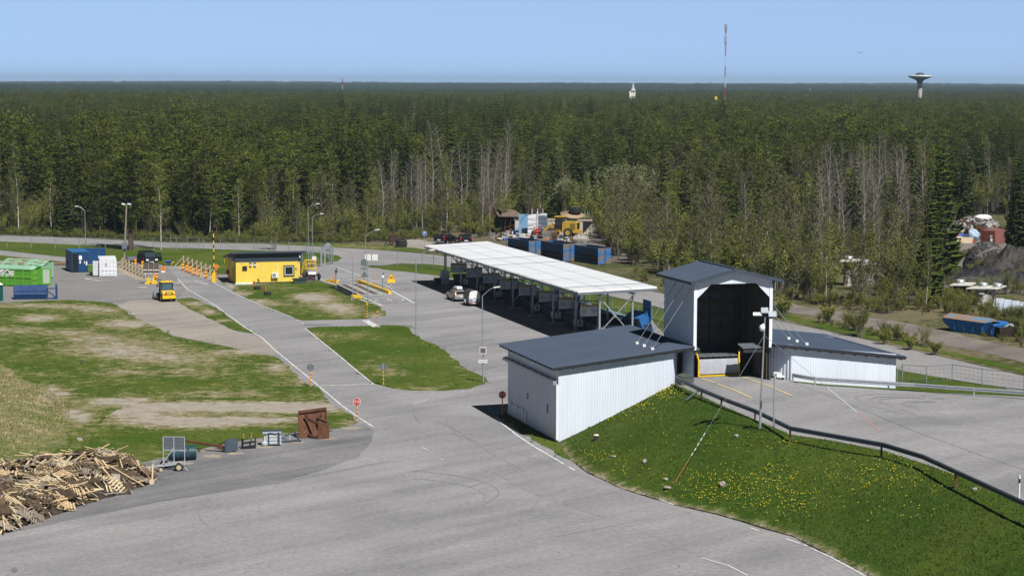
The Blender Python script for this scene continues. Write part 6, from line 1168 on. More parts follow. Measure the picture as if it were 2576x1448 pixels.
def heap_pts(n_):
    out = []; a = np.array(hc); x0, y0 = a.min(0); x1, y1 = a.max(0)
    while len(out) < n_:
        P = RNG.uniform((x0, y0), (x1, y1), (400, 2)); out += [tuple(p) for p in P[inside(P, hc)]]
    return out[:n_]
sh = sheet('timber_debris', None, mat('debris', (.018, .014, .011), (.07, .052, .036), rough=.95, scale=3.0, fine=.3, fscale=14), world_pts=[Vector((x, y, 0)) for x, y in hc], step=.35, sub=.5, amp=.1, kind='stuff', zf=lambda x, y: max(.02, heap_h(x, y)-.12+random.uniform(-.08, .08)))
tag(sh, 'dark splintered wood debris filling the timber heap', 'wood debris')
woods = [pale_wood, mat('timber_tan', (.36, .27, .16), (.27, .2, .12), rough=.85, scale=3), grey_wood, dark_wood, mat('timber_light', (.62, .48, .29), (.5, .37, .2), rough=.8, scale=3), mat('timber_brown', (.13, .09, .055), (.2, .14, .085), rough=.9, scale=3)]
def pallet_mesh(m, ns, L=1.2, W=.8):
    mb = MB()
    for k in range(ns): x = -L/2+L*(k+.5)/ns; mb.box(x-.05, x+.05, -W/2, W/2, .12, .145)
    for y in (-W/2+.06, 0, W/2-.06): mb.box(-L/2, L/2, y-.05, y+.05, .02, .12) if ns > 7 else [mb.box(x-.07, x+.07, y-.05, y+.05, .02, .12) for x in (-L/2+.08, 0, L/2-.08)]
    for y in (-W/2+.06, 0, W/2-.06): mb.box(-L/2, L/2, y-.05, y+.05, 0, .022)
    return mb.build('pallet', m)
PAL = [pallet_mesh(woods[k], n_, L*1.15, .95) for k, (n_, L) in zip((0, 2, 3, 5, 4, 3), ((6, 1.2), (8, 1.3), (9, 1.2), (7, 1.2), (6, 1.1), (8, 1.4)))]
pn = ['pale new pallet', 'grey weathered pallet', 'dark old pallet', 'brown pallet', 'light yellowish pallet', 'long dark pallet']
for k, (x, y) in enumerate(heap_pts(170)):
    i = k % 6; o = PAL[i] if k < 6 else PAL[i].copy()
    if k >= 6: COL.objects.link(o)
    e = .3; gx_ = (heap_h(x+e, y)-heap_h(x-e, y))/(2*e); gy_ = (heap_h(x, y+e)-heap_h(x, y-e))/(2*e)
    nrm = Vector((-gx_, -gy_, 1)).normalized(); q = nrm.to_track_quat('Z', 'Y'); o.rotation_mode = 'QUATERNION'
    from mathutils import Quaternion, Euler
    o.rotation_quaternion = q @ Euler((random.uniform(-.35, .35), random.uniform(-.35, .35), random.uniform(0, 6.28))).to_quaternion(); o.location = (x, y, heap_h(x, y)+random.uniform(-.05, .25)); tag(o, pn[i]+' thrown on the heap of waste timber', 'pallet', 'pallets on the timber heap')
def board_mesh(L, w, t, m): mb = MB(); mb.box(-L/2, L/2, -w/2, w/2, 0, t); return mb.build('board', m)
BRD = [board_mesh(L, w, t, woods[k]) for L, w, t, k in ((1.6, .1, .05, 0), (2.4, .12, .04, 4), (1.2, .14, .03, 1), (1.8, .1, .06, 2), (1.4, .12, .05, 3), (.9, .1, .1, 0), (2.8, .08, .05, 4), (1.1, .6, .03, 2), (.6, .12, .08, 1), (1.5, .14, .05, 5))]
bn = ['pale raw plank', 'long light plank', 'tan plank', 'grey plank', 'dark plank', 'short pale block', 'long thin light batten', 'grey plywood sheet', 'short tan offcut', 'brown plank']
for k, (x, y) in enumerate(heap_pts(250)+[tuple(g(random.uniform(60, 330), random.uniform(1172, 1186)).xy) for _ in range(30)]):
    ridge = k >= 250
    i = random.choices(range(10), (9, 6, 2, 4, 3, 3, 4, 2, 2, 2))[0] if k >= 10 else k
    if ridge: i = random.choice((1, 6, 0))
    o = BRD[i] if k < 10 else BRD[i].copy()
    if k >= 10: COL.objects.link(o)
    e = .3; gx_ = (heap_h(x+e, y)-heap_h(x-e, y))/(2*e); gy_ = (heap_h(x, y+e)-heap_h(x, y-e))/(2*e); q = Vector((-gx_, -gy_, 1)).normalized().to_track_quat('Z', 'Y'); o.rotation_mode = 'QUATERNION'
    o.rotation_quaternion = q @ Euler((random.uniform(-.3, .3), random.uniform(-.45, .45), random.uniform(0, 6.28) if not ridge else random.uniform(-.35, .2))).to_quaternion(); o.location = (x, y, heap_h(x, y)+random.uniform(.05, .3)); tag(o, bn[i]+' lying on the heap of waste timber', 'plank', 'loose planks on the timber heap')
mb = MB()
for x, y in heap_pts(650):
    e = .3; gx_ = (heap_h(x+e, y)-heap_h(x-e, y))/(2*e); gy_ = (heap_h(x, y+e)-heap_h(x, y-e))/(2*e); q = Vector((-gx_, -gy_, 1)).normalized().to_track_quat('Z', 'Y').to_matrix() @ Euler((random.uniform(-.5, .5), random.uniform(-.5, .5), random.uniform(0, 6.28))).to_matrix()
    mb.cbox((x, y, heap_h(x, y)+random.uniform(-.1, .1)), (random.uniform(.2, 1.0), random.uniform(.04, .13), random.uniform(.02, .06)), random.choices(range(6), (8, 1, 3, 4, 7, 3))[0], q)
tag(mb.build('wood_splinters', woods), 'broken slats and splinters between the pallets of the timber heap', 'wood debris', kind='stuff')
for u, v, a_, L, lab in ((280, 1160, .25, .6, 'fallen log section at the back of the timber heap'),): pass
def log(u, v, r, L, rz, lab, z=0.0, up=False):
    mb = MB(); mb.tube((0, 0, r), (0, L, r) if not up else (0, 0, r+L), r, r*.95, 12, 0, False); mb.disc((0, 0, r), r, (0, -1, 0), 12, 1); mb.disc((0, L, r), r*.95, (0, 1, 0), 12, 1); tag(mb.build('log', [MATS['bark'], pale_wood], loc=g(u, v)+Vector((0, 0, z)), rz=rz), lab, 'log')
log(382, 1218, .21, .7, R(35), 'pale barked log with fresh cut end at the right foot of the timber heap'); log(405, 1187, .16, .35, R(60), 'small dark log stump lying on the asphalt right of the timber heap')
Z5 = lambda x, y: (1245.3+x*.13468, 478+y*.13468)
rblue = mat('worn_blue', (.018, .095, .24), (.10, .085, .07), rough=.8, scale=1.0, lo=.5, hi=.62, fine=.2, fscale=9)
rblue_f = mat('worn_blue_face', (.022, .14, .36), (.17, .135, .10), rough=.8, scale=.9, lo=.45, hi=.56, fine=.2, fscale=9)
def open_skip(x, ytop, ybot, lab, L=7.0, W=2.3, rz=R(30), Hh=2.5):
    o = empty('open_container', g(*Z5(x, ybot)), rz, lab, 'container', 'blue open containers behind the shelter'); Hh = T(g(*Z5(x, ybot)), Z5(0, ytop)[1])
    mb = MB(); mb.box(0, .06, 0, L, .15, Hh); mb.box(W-.06, W, 0, L, .15, Hh); mb.box(0, W, L-.06, L, .15, Hh); mb.box(0, W, 0, L, .1, .16)
    mb.box(0, W, .3, L-.2, .2, Hh*.55, 1); mb.build('body', [rblue, rust], o)
    mb = MB()
    for z in (.3, .9, 1.5, 2.05): mb.box(-.1, 0, .05, L, z, z+.1)
    mb.box(-.12, .08, 0, L, Hh-.14, Hh); mb.box(W-.08, W+.1, 0, L, Hh-.14, Hh); mb.box(-.1, .1, -.06, .1, 0, Hh); mb.box(-.1, W+.1, L-.1, L+.04, Hh-.14, Hh); mb.build('rib', rblue_f, o)
    for x0 in (.08, W/2+.02): mb = MB(); mb.box(x0, x0+W/2-.1, -.06, .0, .12, Hh-.05); mb.box(x0, x0+W/2-.1, -.1, -.06, Hh*.62, Hh*.62+.08); mb.tube((x0+(W/2-.2 if x0 < 1 else .1), -.1, .2), (x0+(W/2-.2 if x0 < 1 else .1), -.1, Hh-.3), .03, n=6); mb.build('door', rblue_f, o)
    return o
open_skip(1930, 1080, 1400, 'blue open container with rusty doors, right end of the three behind the shelter')
open_skip(1280, 1000, 1345, 'blue open container with streaked doors, middle of the three behind the shelter')
open_skip(638, 945, 1230, 'blue open container with mostly brown doors, left of the three behind the shelter')
b = g(*Z5(300, 800)); o = empty('tent_shed', b, R(8), 'dark tent like shed with torn grey curtain in the scrapyard', 'shed'); mb = MB(); n_ = 12; rr = 5.2
sc = b.y/CF; xl, xr = -190*.13468*sc, 190*.13468*sc; hh = T(b, Z5(0, 480)[1]); hl = T(b, Z5(0, 390)[1])
mb.box(xl, xl+.1, 0, 9, 0, hl); mb.box(xr-.1, xr, 0, 9, 0, hh); mb.box(xl, xr, 8.9, 9, 0, hh)
mb.add([(xl-.6, -.5, hh+.1), (xr+.3, -.5, hh-.05), (xr+.3, 9.5, hh+.4), (xl-.6, 9.5, hl+.3)]+[(xl-.6, -.5, hh-.1), (xr+.3, -.5, hh-.25), (xr+.3, 9.5, hh+.2), (xl-.6, 9.5, hl+.1)], [(0, 1, 2, 3), (7, 6, 5, 4), (0, 4, 5, 1), (1, 5, 6, 2), (2, 6, 7, 3), (3, 7, 4, 0)], 1); mb.build('walls', [MATS['dark_interior'], mat('old_felt_roof', (.12, .10, .085), (.2, .14, .10), rough=.9, scale=1)], o)
mb = MB(); V = []
for i in range(9):
    for j in range(9): t = i/8; z = hh*(1-j/8); V.append((xr-.2-.9*t*(1-.6*(j/8))-.5*(1-j/8)*t, -.15+.15*math.sin(i*2.1+j), z*.98))
mb.add(V, [(i*9+j, (i+1)*9+j, (i+1)*9+j+1, i*9+j+1) for i in range(8) for j in range(8)]); mb.build('curtain', mat('torn_tarp', (.34, .34, .33), (.22, .22, .21), rough=.8, scale=3), o)
mb = MB()
for k in range(4): x = xl+.5+k*.9; mb.bar((x, -.05, 0), (x+.5, -.05, hh*.9), .08)
mb.bar((xl+.5, -.05, 1.0), (xr-1, -.05, 1.6), .08); mb.build('frame', rust, o)
b = g(*Z5(215, 420+330)); mb = MB(); zt = T(b, Z5(0, 372)[1]); mb.add([(-5, 12, zt-.9), (1.2, 12, zt-.9), (1.0, 14, zt+.1), (-4.5, 14, zt+.1), (-5, 12, 0), (1.2, 12, 0)], [(0, 1, 2, 3), (4, 5, 1, 0)]); mb.add([(-13, 12, zt-1.3), (-5.2, 12, zt-1.3), (-5.2, 15, zt-.5), (-12.5, 15, zt-.5), (-13, 12, 0), (-5.2, 12, 0)], [(0, 1, 2, 3), (4, 5, 1, 0)]); tag(mb.build('rust_roofed_shed', mat('red_brown_roof', (.20, .085, .055), (.14, .07, .05), rough=.9, scale=.8), loc=b), 'low red brown roofed shed between trees behind the tent shed', 'shed')
b = g(*Z5(540, 840)); sc = b.y/CF*.13468
o = empty('blue_screen', b, 0, 'light blue sheet wall with a painted arc left of the grey hoarding', 'screen wall'); h = T(b, Z5(0, 450)[1]); mb = MB(); mb.box(-100*sc, 85*sc, 0, .12, 0, h)
pts = [(85*sc-140*sc*math.cos(t), -.01, h*.98-170*sc*(1-math.sin(t))) for t in np.linspace(0, 1.4, 10)]
mb.build('sheet', mat('sky_blue_sheet', (.16, .30, .46), (.20, .35, .50), rough=.6, scale=.5), o); mb = MB(); mb.path(pts, .05); mb.build('arc', tb, o)
b = g(*Z5(790, 855)); sc = b.y/CF*.13468; o = empty('grey_hoarding', b, 0, 'tall grey and white plank hoarding with peeling paint and centre post', 'hoarding')
def peel(name, f, lo, hi):
    m = mat(name, (.10, .135, .165), (.66, .67, .68), rough=.8, scale=1.1, lo=lo, hi=hi, stretch=(.35, 1, 2.0)); return m
for x0, x1, z0, z1, mt in ((-180, -10, 460, 445, peel('peeling_white', 1, .42, .5)), (10, 180, 440, 428, peel('peeling_grey', 1, .54, .60))):
    mb = MB(); ha, hb_ = T(b, Z5(0, z0)[1]), T(b, Z5(0, z1)[1]); k = 9
    for i in range(k): mb.add([(x0*sc, -.05*(i % 2), ha*i/k), (x1*sc, -.05*(i % 2), hb_*i/k), (x1*sc, -.05*(i % 2), hb_*(i+1)/k), (x0*sc, -.05*(i % 2), ha*(i+1)/k)]+[(x0*sc, .1, ha*i/k), (x1*sc, .1, hb_*i/k), (x1*sc, .1, hb_*(i+1)/k), (x0*sc, .1, ha*(i+1)/k)], [(0, 1, 2, 3), (0, 4, 5, 1), (1, 5, 6, 2), (2, 6, 7, 3), (3, 7, 4, 0)])
    mb.build('planking', mt, o)
mb = MB(); mb.box(-12*sc, 14*sc, -.15, .15, 0, T(b, Z5(0, 403)[1])); mb.build('post', mat('peeling_post', (.42, .46, .5), (.6, .62, .64), rough=.8, scale=2), o)
mb = MB()
for x in (-95, 105, 10): mb.box(x*sc-.1, x*sc+.1, 3, 3.2, 0, T(b, Z5(0, 365)[1]))
mb.box(-95*sc, 105*sc, 3.2, 3.4, T(b, Z5(0, 440)[1]), T(b, Z5(0, 362)[1]), 1); tag(mb.build('brown_cabinet', [concrete, brown_wood], loc=b), 'dark brown boxed structure rising behind the grey hoarding', 'structure')
beige = mat('cream_container', (.50, .44, .36), (.40, .35, .28), rough=.6, scale=.8)
for x0, x1, yt, yb, lab in ((975, 1330, 545, 800, 'cream ribbed shipping container behind the yellow wheel loader'), (1545, 1815, 555, 800, 'cream ribbed container with half open dark doorway, right of the loader')):
    b = g(*Z5((x0+x1)/2, 835)); sc = b.y/CF*.13468; o = empty('shipping_container', b, R(2), lab, 'container', 'cream containers in the scrapyard'); h = T(b, Z5(0, yt)[1]); w = (x1-x0)/2*sc
    mb = MB(); corr_wall(mb, (-w, 0), (w, 0), .1, h-.15, pitch=.55, dep=.1, out=(0, -1)); mb.box(-w, w, .02, 2.4, .05, h-.1)
    for x in (-w, w-.15): mb.box(x, x+.15, -.15, 2.4, 0, h)
    mb.box(-w, w, -.15, .05, h-.2, h); mb.build('body', beige, o)
    if x0 > 1500: mb = MB(); mb.prism([(-w+1.0, .3), (-w+1.0, h-.3), (-w+2.9, h-.3)], 'y', -.16, -.14); mb.build('doorway', MATS['dark_interior'], o)
b = g(*Z5(1440, 790)); z0 = T(g(*Z5(1440, 835)), Z5(0, 548)[1]); b2 = g(*Z5(1440, 800))
o = tag(MB().lathe([(.001, 0), (2.3, 0), (2.3, .12), (.001, .12)], 24).build('cable_drum', mat('drum_wood', (.36, .27, .17), (.28, .2, .12), rough=.8, scale=1.5), loc=b2+Vector((0, .5, z0+.5))), 'big round wooden drum disc lying on scrap above the loader', 'cable drum'); o.rotation_euler = (R(14), R(4), 0)
mb = MB()
for k in range(14): a_ = Vector((random.uniform(-3.2, 3.2), random.uniform(-.8, 1.0), z0+random.uniform(-1.6, .35))); mb.bar(a_, a_+Vector((random.uniform(-2, 2), random.uniform(-.5, .5), random.uniform(-.3, .3))), .18, .12, k % 3)
tag(mb.build('scrap_metal', [rust, galv_dark, mat('faded_red_paint', (.25, .05, .03), rough=.7)], loc=b2), 'tangle of rusty scrap beams stacked under the wooden drum', 'scrap')
mb = MB(); mb.lathe([(.35, -.55), (.95, -.55), (1.1, -.25), (1.1, .25), (.95, .55), (.35, .55), (.35, -.55)], 22)
for k in range(22): a_ = 2*math.pi*k/22; mb.cbox((1.1*math.cos(a_), 1.1*math.sin(a_), 0), (.1, .14, 1.0), 0, Matrix.Rotation(a_, 3, 'Z'))
tag(mb.build('tractor_tyre', rubber, loc=b2+Vector((.6, .9, z0+1.35))), 'big black tractor tyre lying on top of the scrap by the drum', 'tyre')
dy = mat('dirty_yellow', (.52, .33, .03), (.36, .22, .04), rough=.6, scale=1.2, lo=.4, hi=.7)
b = g(*Z5(1260, 872)); sc = b.y/CF*.13468; k = sc*100                 # ~ metres per 100 zoom px
o = empty('wheel_loader', b, R(-18), 'large dirty yellow wheel loader parked in front of the cream containers', 'loader'); s_ = k/1.33*1.0
mb = MB(); mb.prism([(.1, 1.0), (2.9, 1.0), (3.0, 1.5), (2.95, 2.75), (2.6, 2.9), (.2, 2.75)], 'y', -.9, .9); mb.box(2.3, 3.4, -1.05, 1.05, .75, 1.3); mb.prism([(-2.4, .9), (-.2, .9), (-.2, 1.6), (-1.2, 1.9), (-2.4, 1.5)], 'y', -.6, .6); mb.build('engine_cover', dy, o, bevel=.05)
mb = MB(); mb.box(3.0, 3.03, -.7, .7, 1.5, 2.6)
for kk in range(4): mb.box(1.7, 2.6, -.92, -.9, 1.4+.3*kk, 1.55+.3*kk)
mb.build('grille', black, o)
mb = MB(); mb.box(-1.2, .35, -.8, .8, 1.7, 2.2, 0); 
for x in (-1.2, .27): 
    for y in (-.8, .72): mb.box(x, x+.08, y, y+.08, 2.2, 3.6, 0)
mb.box(-1.15, .3, -.78, .78, 2.25, 3.55, 1); mb.build('cab', [black, glass], o); mb = MB(); mb.box(-1.35, .5, -.9, .9, 3.6, 3.8); mb.build('cab_roof', dy, o, bevel=.04)
for x in (-1.75, 1.35):
    for y in (-1.05, 1.05): mb = MB(); mb.wheel((x, y, .85), .85, .6, 'y', 22); w_ = mb.build('wheel', rubber, o); mb = MB(); yy = y+(.2 if y > 0 else -.2); mb.tube((x, yy, .85), (x, yy+(.12 if y > 0 else -.12), .85), .45, n=14); mb.build('rim', dy, w_)
for y in (-.5, .5): mb = MB(); mb.bar((-1.2, y, 1.9), (-2.2, y, 2.1), .22, .4); mb.bar((-2.2, y, 2.1), (-3.6, y, 1.0), .22, .4); mb.build('lift_arm', dy, o)
mb = MB(); mb.prism([(-3.4, .1), (-4.5, .05), (-4.45, .15), (-3.8, .3), (-3.7, 1.2), (-3.95, 1.45), (-3.45, 1.3)], 'y', -1.35, 1.35); mb.build('bucket', galv_dark, o)
sb = [(440, 820, 'box', (1.3, .9, 2.4), mat('old_white_metal', (.55, .56, .56), (.45, .45, .44), rough=.6, scale=2), 'white refrigerator cabinet standing in the scrap before the tent shed', 'cabinet'),
 (500, 830, 'frame', (1.0, .7, 1.5), galv, 'grey metal rack beside the white cabinet in the scrapyard', 'rack'), (790, 862, 'frame', (1.2, .9, 1.7), mat('pump_red', (.40, .05, .03), rough=.6), 'red framed machine before the grey hoarding', 'machine'),
 (735, 855, 'box', (.7, .6, 1.1), mat('machine_green', (.03, .14, .09), rough=.6), 'dark green machine left of the red framed machine', 'machine'), (1110, 935, 'frame', (1.2, 1.0, 1.9), rust, 'rusty mesh crate of white parcels in the scrapyard', 'crate'),
 (1112, 930, 'box', (.8, .7, 1.2), mat('parcel', (.42, .36, .3), (.3, .24, .2), rough=.9, scale=2), 'pile of pale parcels inside the rusty mesh crate', 'parcels'), (1005, 885, 'box', (2.6, 1.3, 1.2), mat('grey_tarped', (.20, .20, .18), (.14, .14, .12), rough=.9, scale=2), 'grey tarped load left of the rusty mesh crate', 'tarped load'),
 (980, 942, 'box', (.4, .4, .4), orange, 'small orange box on the ground near the tarped load', 'box'), (590, 895, 'box', (1.5, .8, .75), mat('cream_box', (.62, .53, .42), rough=.7), 'cream wooden box at the edge of the left blue container', 'box'),
 (1640, 830, 'box', (1.4, 1.0, 1.2), dgreen, 'dark green bin full of waste right of the wheel loader', 'bin'), (1635, 735, 'box', (.8, .6, .5), mat('orange_scrap', (.62, .25, .12), rough=.7), 'orange bundle lying in front of the cream container', 'bundle'),
 (1700, 825, 'box', (.9, .7, 2.0), mat('drum_blue', (.01, .03, .22), (.015, .05, .3), rough=.5, scale=3), 'stack of dark blue drums right of the wheel loader', 'drums'), (295, 905, 'box', (.35, .3, 1.9), rust, 'rusty steel post in the scrap heap at the left', 'post'), (205, 1050, 'box', (.12, .12, 3.0), rust, 'thin rusty pole beside the left blue container', 'pole'),
 (370, 880, 'box', (.5, .5, 1.3), navy, 'dark blue barrel bundle before the white cabinet', 'barrels'), (170, 935, 'box', (1.1, .8, .6), mat('cyan_scrap', (.05, .25, .36), rough=.6), 'light blue box at the left end of the scrap', 'box')]
for x, y, kd, (w, d, h), m, lab, cat in sb:
    nm = cat.replace(' ', '_'); b = g(*Z5(x, y))
    mb = MB()
    if kd == 'frame':
        for sx in (-1, 1):
            for sy in (-1, 1): mb.bar((sx*w/2, sy*d/2, 0), (sx*w/2, sy*d/2, h), .08)
        for z in (.1, h*.5, h):
            for p_, q_ in (((-1, -1), (1, -1)), ((1, -1), (1, 1)), ((1, 1), (-1, 1)), ((-1, 1), (-1, -1))): mb.bar((p_[0]*w/2, p_[1]*d/2, z), (q_[0]*w/2, q_[1]*d/2, z), .07)
        mb.box(-w*.3, w*.3, -d*.3, d*.3, h*.15, h*.75)
    else: mb.add([(-w/2, -d/2, 0), (w/2, -d/2, 0), (w/2, d/2, 0), (-w/2, d/2, 0), (-w*.48, -d*.46, h*random.uniform(.9, 1)), (w*.49, -d*.48, h), (w*.47, d*.47, h*random.uniform(.9, 1)), (-w*.46, d*.48, h)], [(4, 5, 6, 7), (0, 1, 5, 4), (1, 2, 6, 5), (2, 3, 7, 6), (3, 0, 4, 7)]); mb.box(-w*.46, w*.46, -d/2-.03, -d*.49, h*.45, h*.52)
    tag(mb.build(nm, m, loc=b, rz=random.uniform(-.3, .3)), lab, cat)
mb = MB(); mb.tube((-1.9, 0, .2), (2.0, .2, .2), .2, n=10); tag(mb.build('plastic_pipe', white_plain, loc=g(*Z5(1275, 925))), 'long white pipe lying on the ground before the wheel loader', 'pipe')
mb = MB(); mb.blob((0, 0, .5), (1.6, 1.1, .95), 10, 7, .12); tag(mb.build('boulder', stone, loc=g(*Z5(1595, 985))), 'large pale boulder behind the right blue container', 'boulder')
scrap_m = [mat('scrap_white', (.45, .45, .43), rough=.7), mat('scrap_grey', (.25, .26, .27), rough=.7), rust, mat('scrap_blue', (.03, .12, .35), rough=.6), mat('scrap_cream', (.5, .42, .28), rough=.8), mat('scrap_red', (.38, .06, .04), rough=.6), mat('scrap_green', (.05, .16, .1), rough=.7), black]
def junk(name, lab, boxes, n_, s0, s1, grp_w=None, zf=lambda t: .1):
    mb = MB()
    for _ in range(n_):
        u0, u1, v0, v1 = random.choice(boxes); p = g(random.uniform(u0, u1), random.uniform(v0, v1)); s = random.uniform(s0, s1)
        rot = Matrix.Rotation(random.uniform(0, 3), 3, 'Z') @ Matrix.Rotation(random.uniform(-.6, .6), 3, 'X')
        mb.cbox(p+Vector((0, 0, zf(p)+s*.2)), (s*random.uniform(.5, 1.6), s*random.uniform(.3, 1), s*random.uniform(.15, .6)), random.choices(range(8), grp_w or (4, 4, 3, 1, 2, 1, 1, 2))[0], rot)
    return tag(mb.build(name, scrap_m), lab, name.replace('_', ' '), kind='stuff')
bx5 = lambda a, b_, c, d: (Z5(a, 0)[0], Z5(b_, 0)[0], Z5(0, c)[1], Z5(0, d)[1])
junk('small_scrap', 'small coloured scrap strewn before the tent shed and the hoarding', [bx5(120, 400, 820, 920), bx5(400, 960, 850, 920), bx5(60, 250, 900, 950), bx5(1150, 1500, 910, 960)], 170, .4, 1.3)
Z7 = lambda x, y: (2327+x*.21714, 534.6+y*.21714); Z6 = lambda x, y: (1886.8+x*.16507, 503+y*.16507)
b = g(*Z7(790, 1440)); o = empty('waste_container', b, R(36), 'blue container with rust streaked lid on the grass at the right', 'container'); h = T(b, Z7(0, 1290)[1]); mb = MB()
L, W = 7.5, 2.4
mb.add([(0, 0, 0), (0, L-1.6, 0), (0, L, 1.1), (0, L, h), (0, 0, h), (W, 0, 0), (W, L-1.6, 0), (W, L, 1.1), (W, L, h), (W, 0, h)], [(0, 4, 3, 2, 1), (5, 6, 7, 8, 9), (0, 5, 9, 4), (1, 2, 7, 6), (2, 3, 8, 7)])
for k in range(5): mb.box(-.07, 0, .2+k*1.35, .32+k*1.35, .3, h)
mb.box(-.1, W+.1, -.08, .1, h-.25, h); mb.build('body', mat('deep_sky_blue', (.02, .14, .42), (.03, .17, .46), rough=.6, scale=1), o)
mb = MB(); mb.add([(-.1, 1.2, h), (W*.5, 1.2, h+.45), (W*.5, L, h+.5), (-.1, L, h+.05), (W+.1, 1.2, h), (W+.1, L, h)], [(0, 1, 2, 3), (1, 4, 5, 2), (0, 4, 1), (3, 2, 5)]); mb.build('lid', mat('rust_streaked_blue', (.10, .22, .36), (.30, .155, .06), rough=.8, scale=1.0, lo=.42, hi=.54, stretch=(3, .6, 1)), o)
mb = MB(); mb.box(W*.5, W+.1, .1, 2.2, h, h+.12); mb.build('flap', rblue_f, o)
b = g(*Z7(858, 1450)); o = empty('rusty_skip', b, R(28), 'dark rusty open skip holding pale rubble at the right edge', 'skip'); h = T(b, Z7(0, 1330)[1]); mb = MB(); mb.box(0, .08, 0, 5, 0, h); mb.box(3.4, 3.5, 0, 5, 0, h+.3); mb.box(0, 3.5, 4.9, 5, 0, h+.35, 1); mb.box(0, 4.5, -.06, .02, 0, h, 0); mb.box(0, 3.5, 0, 5, 0, .3); mb.build('body', [mat('dark_rust', (.02, .012, .01), (.035, .02, .015), rough=.8), rust], o)
mb = MB()
for k in range(24): mb.blob((random.uniform(1.5, 3.2), random.uniform(.6, 4), h*.8+random.uniform(0, .25)), (.35, .3, .2), 6, 4, .3)
mb.build('rubble', mat('pale_rubble', (.35, .33, .30), (.22, .2, .18), rough=.9, scale=3), o)
chip = mat('chipped_white', (.60, .59, .56), (.16, .09, .06), rough=.7, scale=2.2, lo=.52, hi=.57); chip2 = mat('chipped_grey', (.26, .27, .28), (.12, .09, .08), rough=.8, scale=1.8, lo=.5, hi=.62)
def tank(q, u, v, vt, uw, pw, lab, m, plate=white_plain, tilt=.03, nlip=1):
    b = g(u, v); sc = b.y/CF; h = T(b, vt); o = empty('plate_topped_tank', b, 0, lab, 'tank', 'flat topped steel tanks in the scrapyard'); r = uw/2*sc
    mb = MB(); mb.lathe([(r*1.02, 0), (r, .3), (r*.95, h*.45), (r, h*.75), (r*1.05, h)], 20, smooth=True); mb.build('shell', m, o)
    P_ = pw/2*sc; mb = MB(); mb.add([(-P_, -1.4, h), (P_*.45, -1.9, h+tilt), (P_*1.05, .9, h+.1), (-P_*.2, 1.8, h)]+[(-P_, -1.4, h+.14), (P_*.45, -1.9, h+.14+tilt), (P_*1.05, .9, h+.24), (-P_*.2, 1.8, h+.14)], [(3, 2, 1, 0), (4, 5, 6, 7), (0, 1, 5, 4), (1, 2, 6, 5), (2, 3, 7, 6), (3, 0, 4, 7)]); mb.build('top_plate', plate, o)
    for k in range(nlip): mb = MB(); mb.lathe([(.55, 0), (.58, .5), (.5, .5), (.48, .05)], 16, (-.2+k*1.6, .3-.9*k, h+.15)); mb.build('neck', galv, o)
wplate = mat('white_plate', (.66, .64, .60), (.5, .46, .4), rough=.7, scale=1.5)
tank(0, 2139, 718, 656, 37, 64, 'rust chipped white tank with flat white top plate behind the hall, left of two', chip, wplate)
tank(0, 2180, 712, 665, 40, 58, 'weathered grey tank with flat plate behind a birch, right of two', chip2, mat('grey_plate', (.3, .28, .25), (.2, .17, .15), rough=.8, scale=2))
tank(0, 2478, 768, 724, 52, 110, 'white tank with large plates and round necks below the hose pile', chip, wplate, nlip=2); tank(0, 2420, 757, 716, 46, 76, 'dark tank half hidden under white plates and bushes', mat('dark_tank', (.03, .035, .05), (.05, .05, .06), rough=.7), wplate)
b = g(*Z7(1000, 1195)); o = empty('striped_board', b, R(-18), 'leaning board of bluish white planks at the right edge', 'board'); mb = MB()
for k in range(6): slab(mb, [(-1.9+k*.95, -.7, .5-.08*k), (-1.0+k*.95, -.75, .45-.08*k), (-.95+k*.95, .5, 2.0-.12*k), (-1.85+k*.95, .5, 2.05-.12*k)], .06)
mb.build('planks', mat('bluish_white', (.42, .46, .54), (.32, .35, .42), rough=.7, scale=2), o)
mb = MB(); mb.tube((0, 0, 0), (-.05, 0, 2.6), .07, n=6); mb.bar((.6, 0, 0), (-.02, 0, 1.5), .07); mb.blob((0, 0, 2.7), (.4, .25, .15), jit=.2, mi=1); tag(mb.build('rusty_stake', [rust, concrete], loc=g(*Z7(650, 1200))), 'rusty propped stake with pale cap behind the blue container', 'stake')
hose_m = mat('old_hose', (.022, .021, .021), (.055, .052, .05), rough=.7, scale=2); b = g(*Z7(700, 660)); o = empty('hose_pile', b, 0, 'big tangled pile of black hoses in the scrapyard', 'hose pile'); sc = b.y/CF*.21714; Wp, Hp = 235*sc, T(b, Z7(0, 375)[1])
mb = MB(); mb.blob((0, 0, Hp*.2), (Wp*.85, Wp*.45, Hp*.62), 16, 10, .1); mb.build('core', black, o)
rn = random.Random(3)
hose_l = mat('grey_hose', (.10, .095, .09), (.18, .17, .155), rough=.75, scale=2)
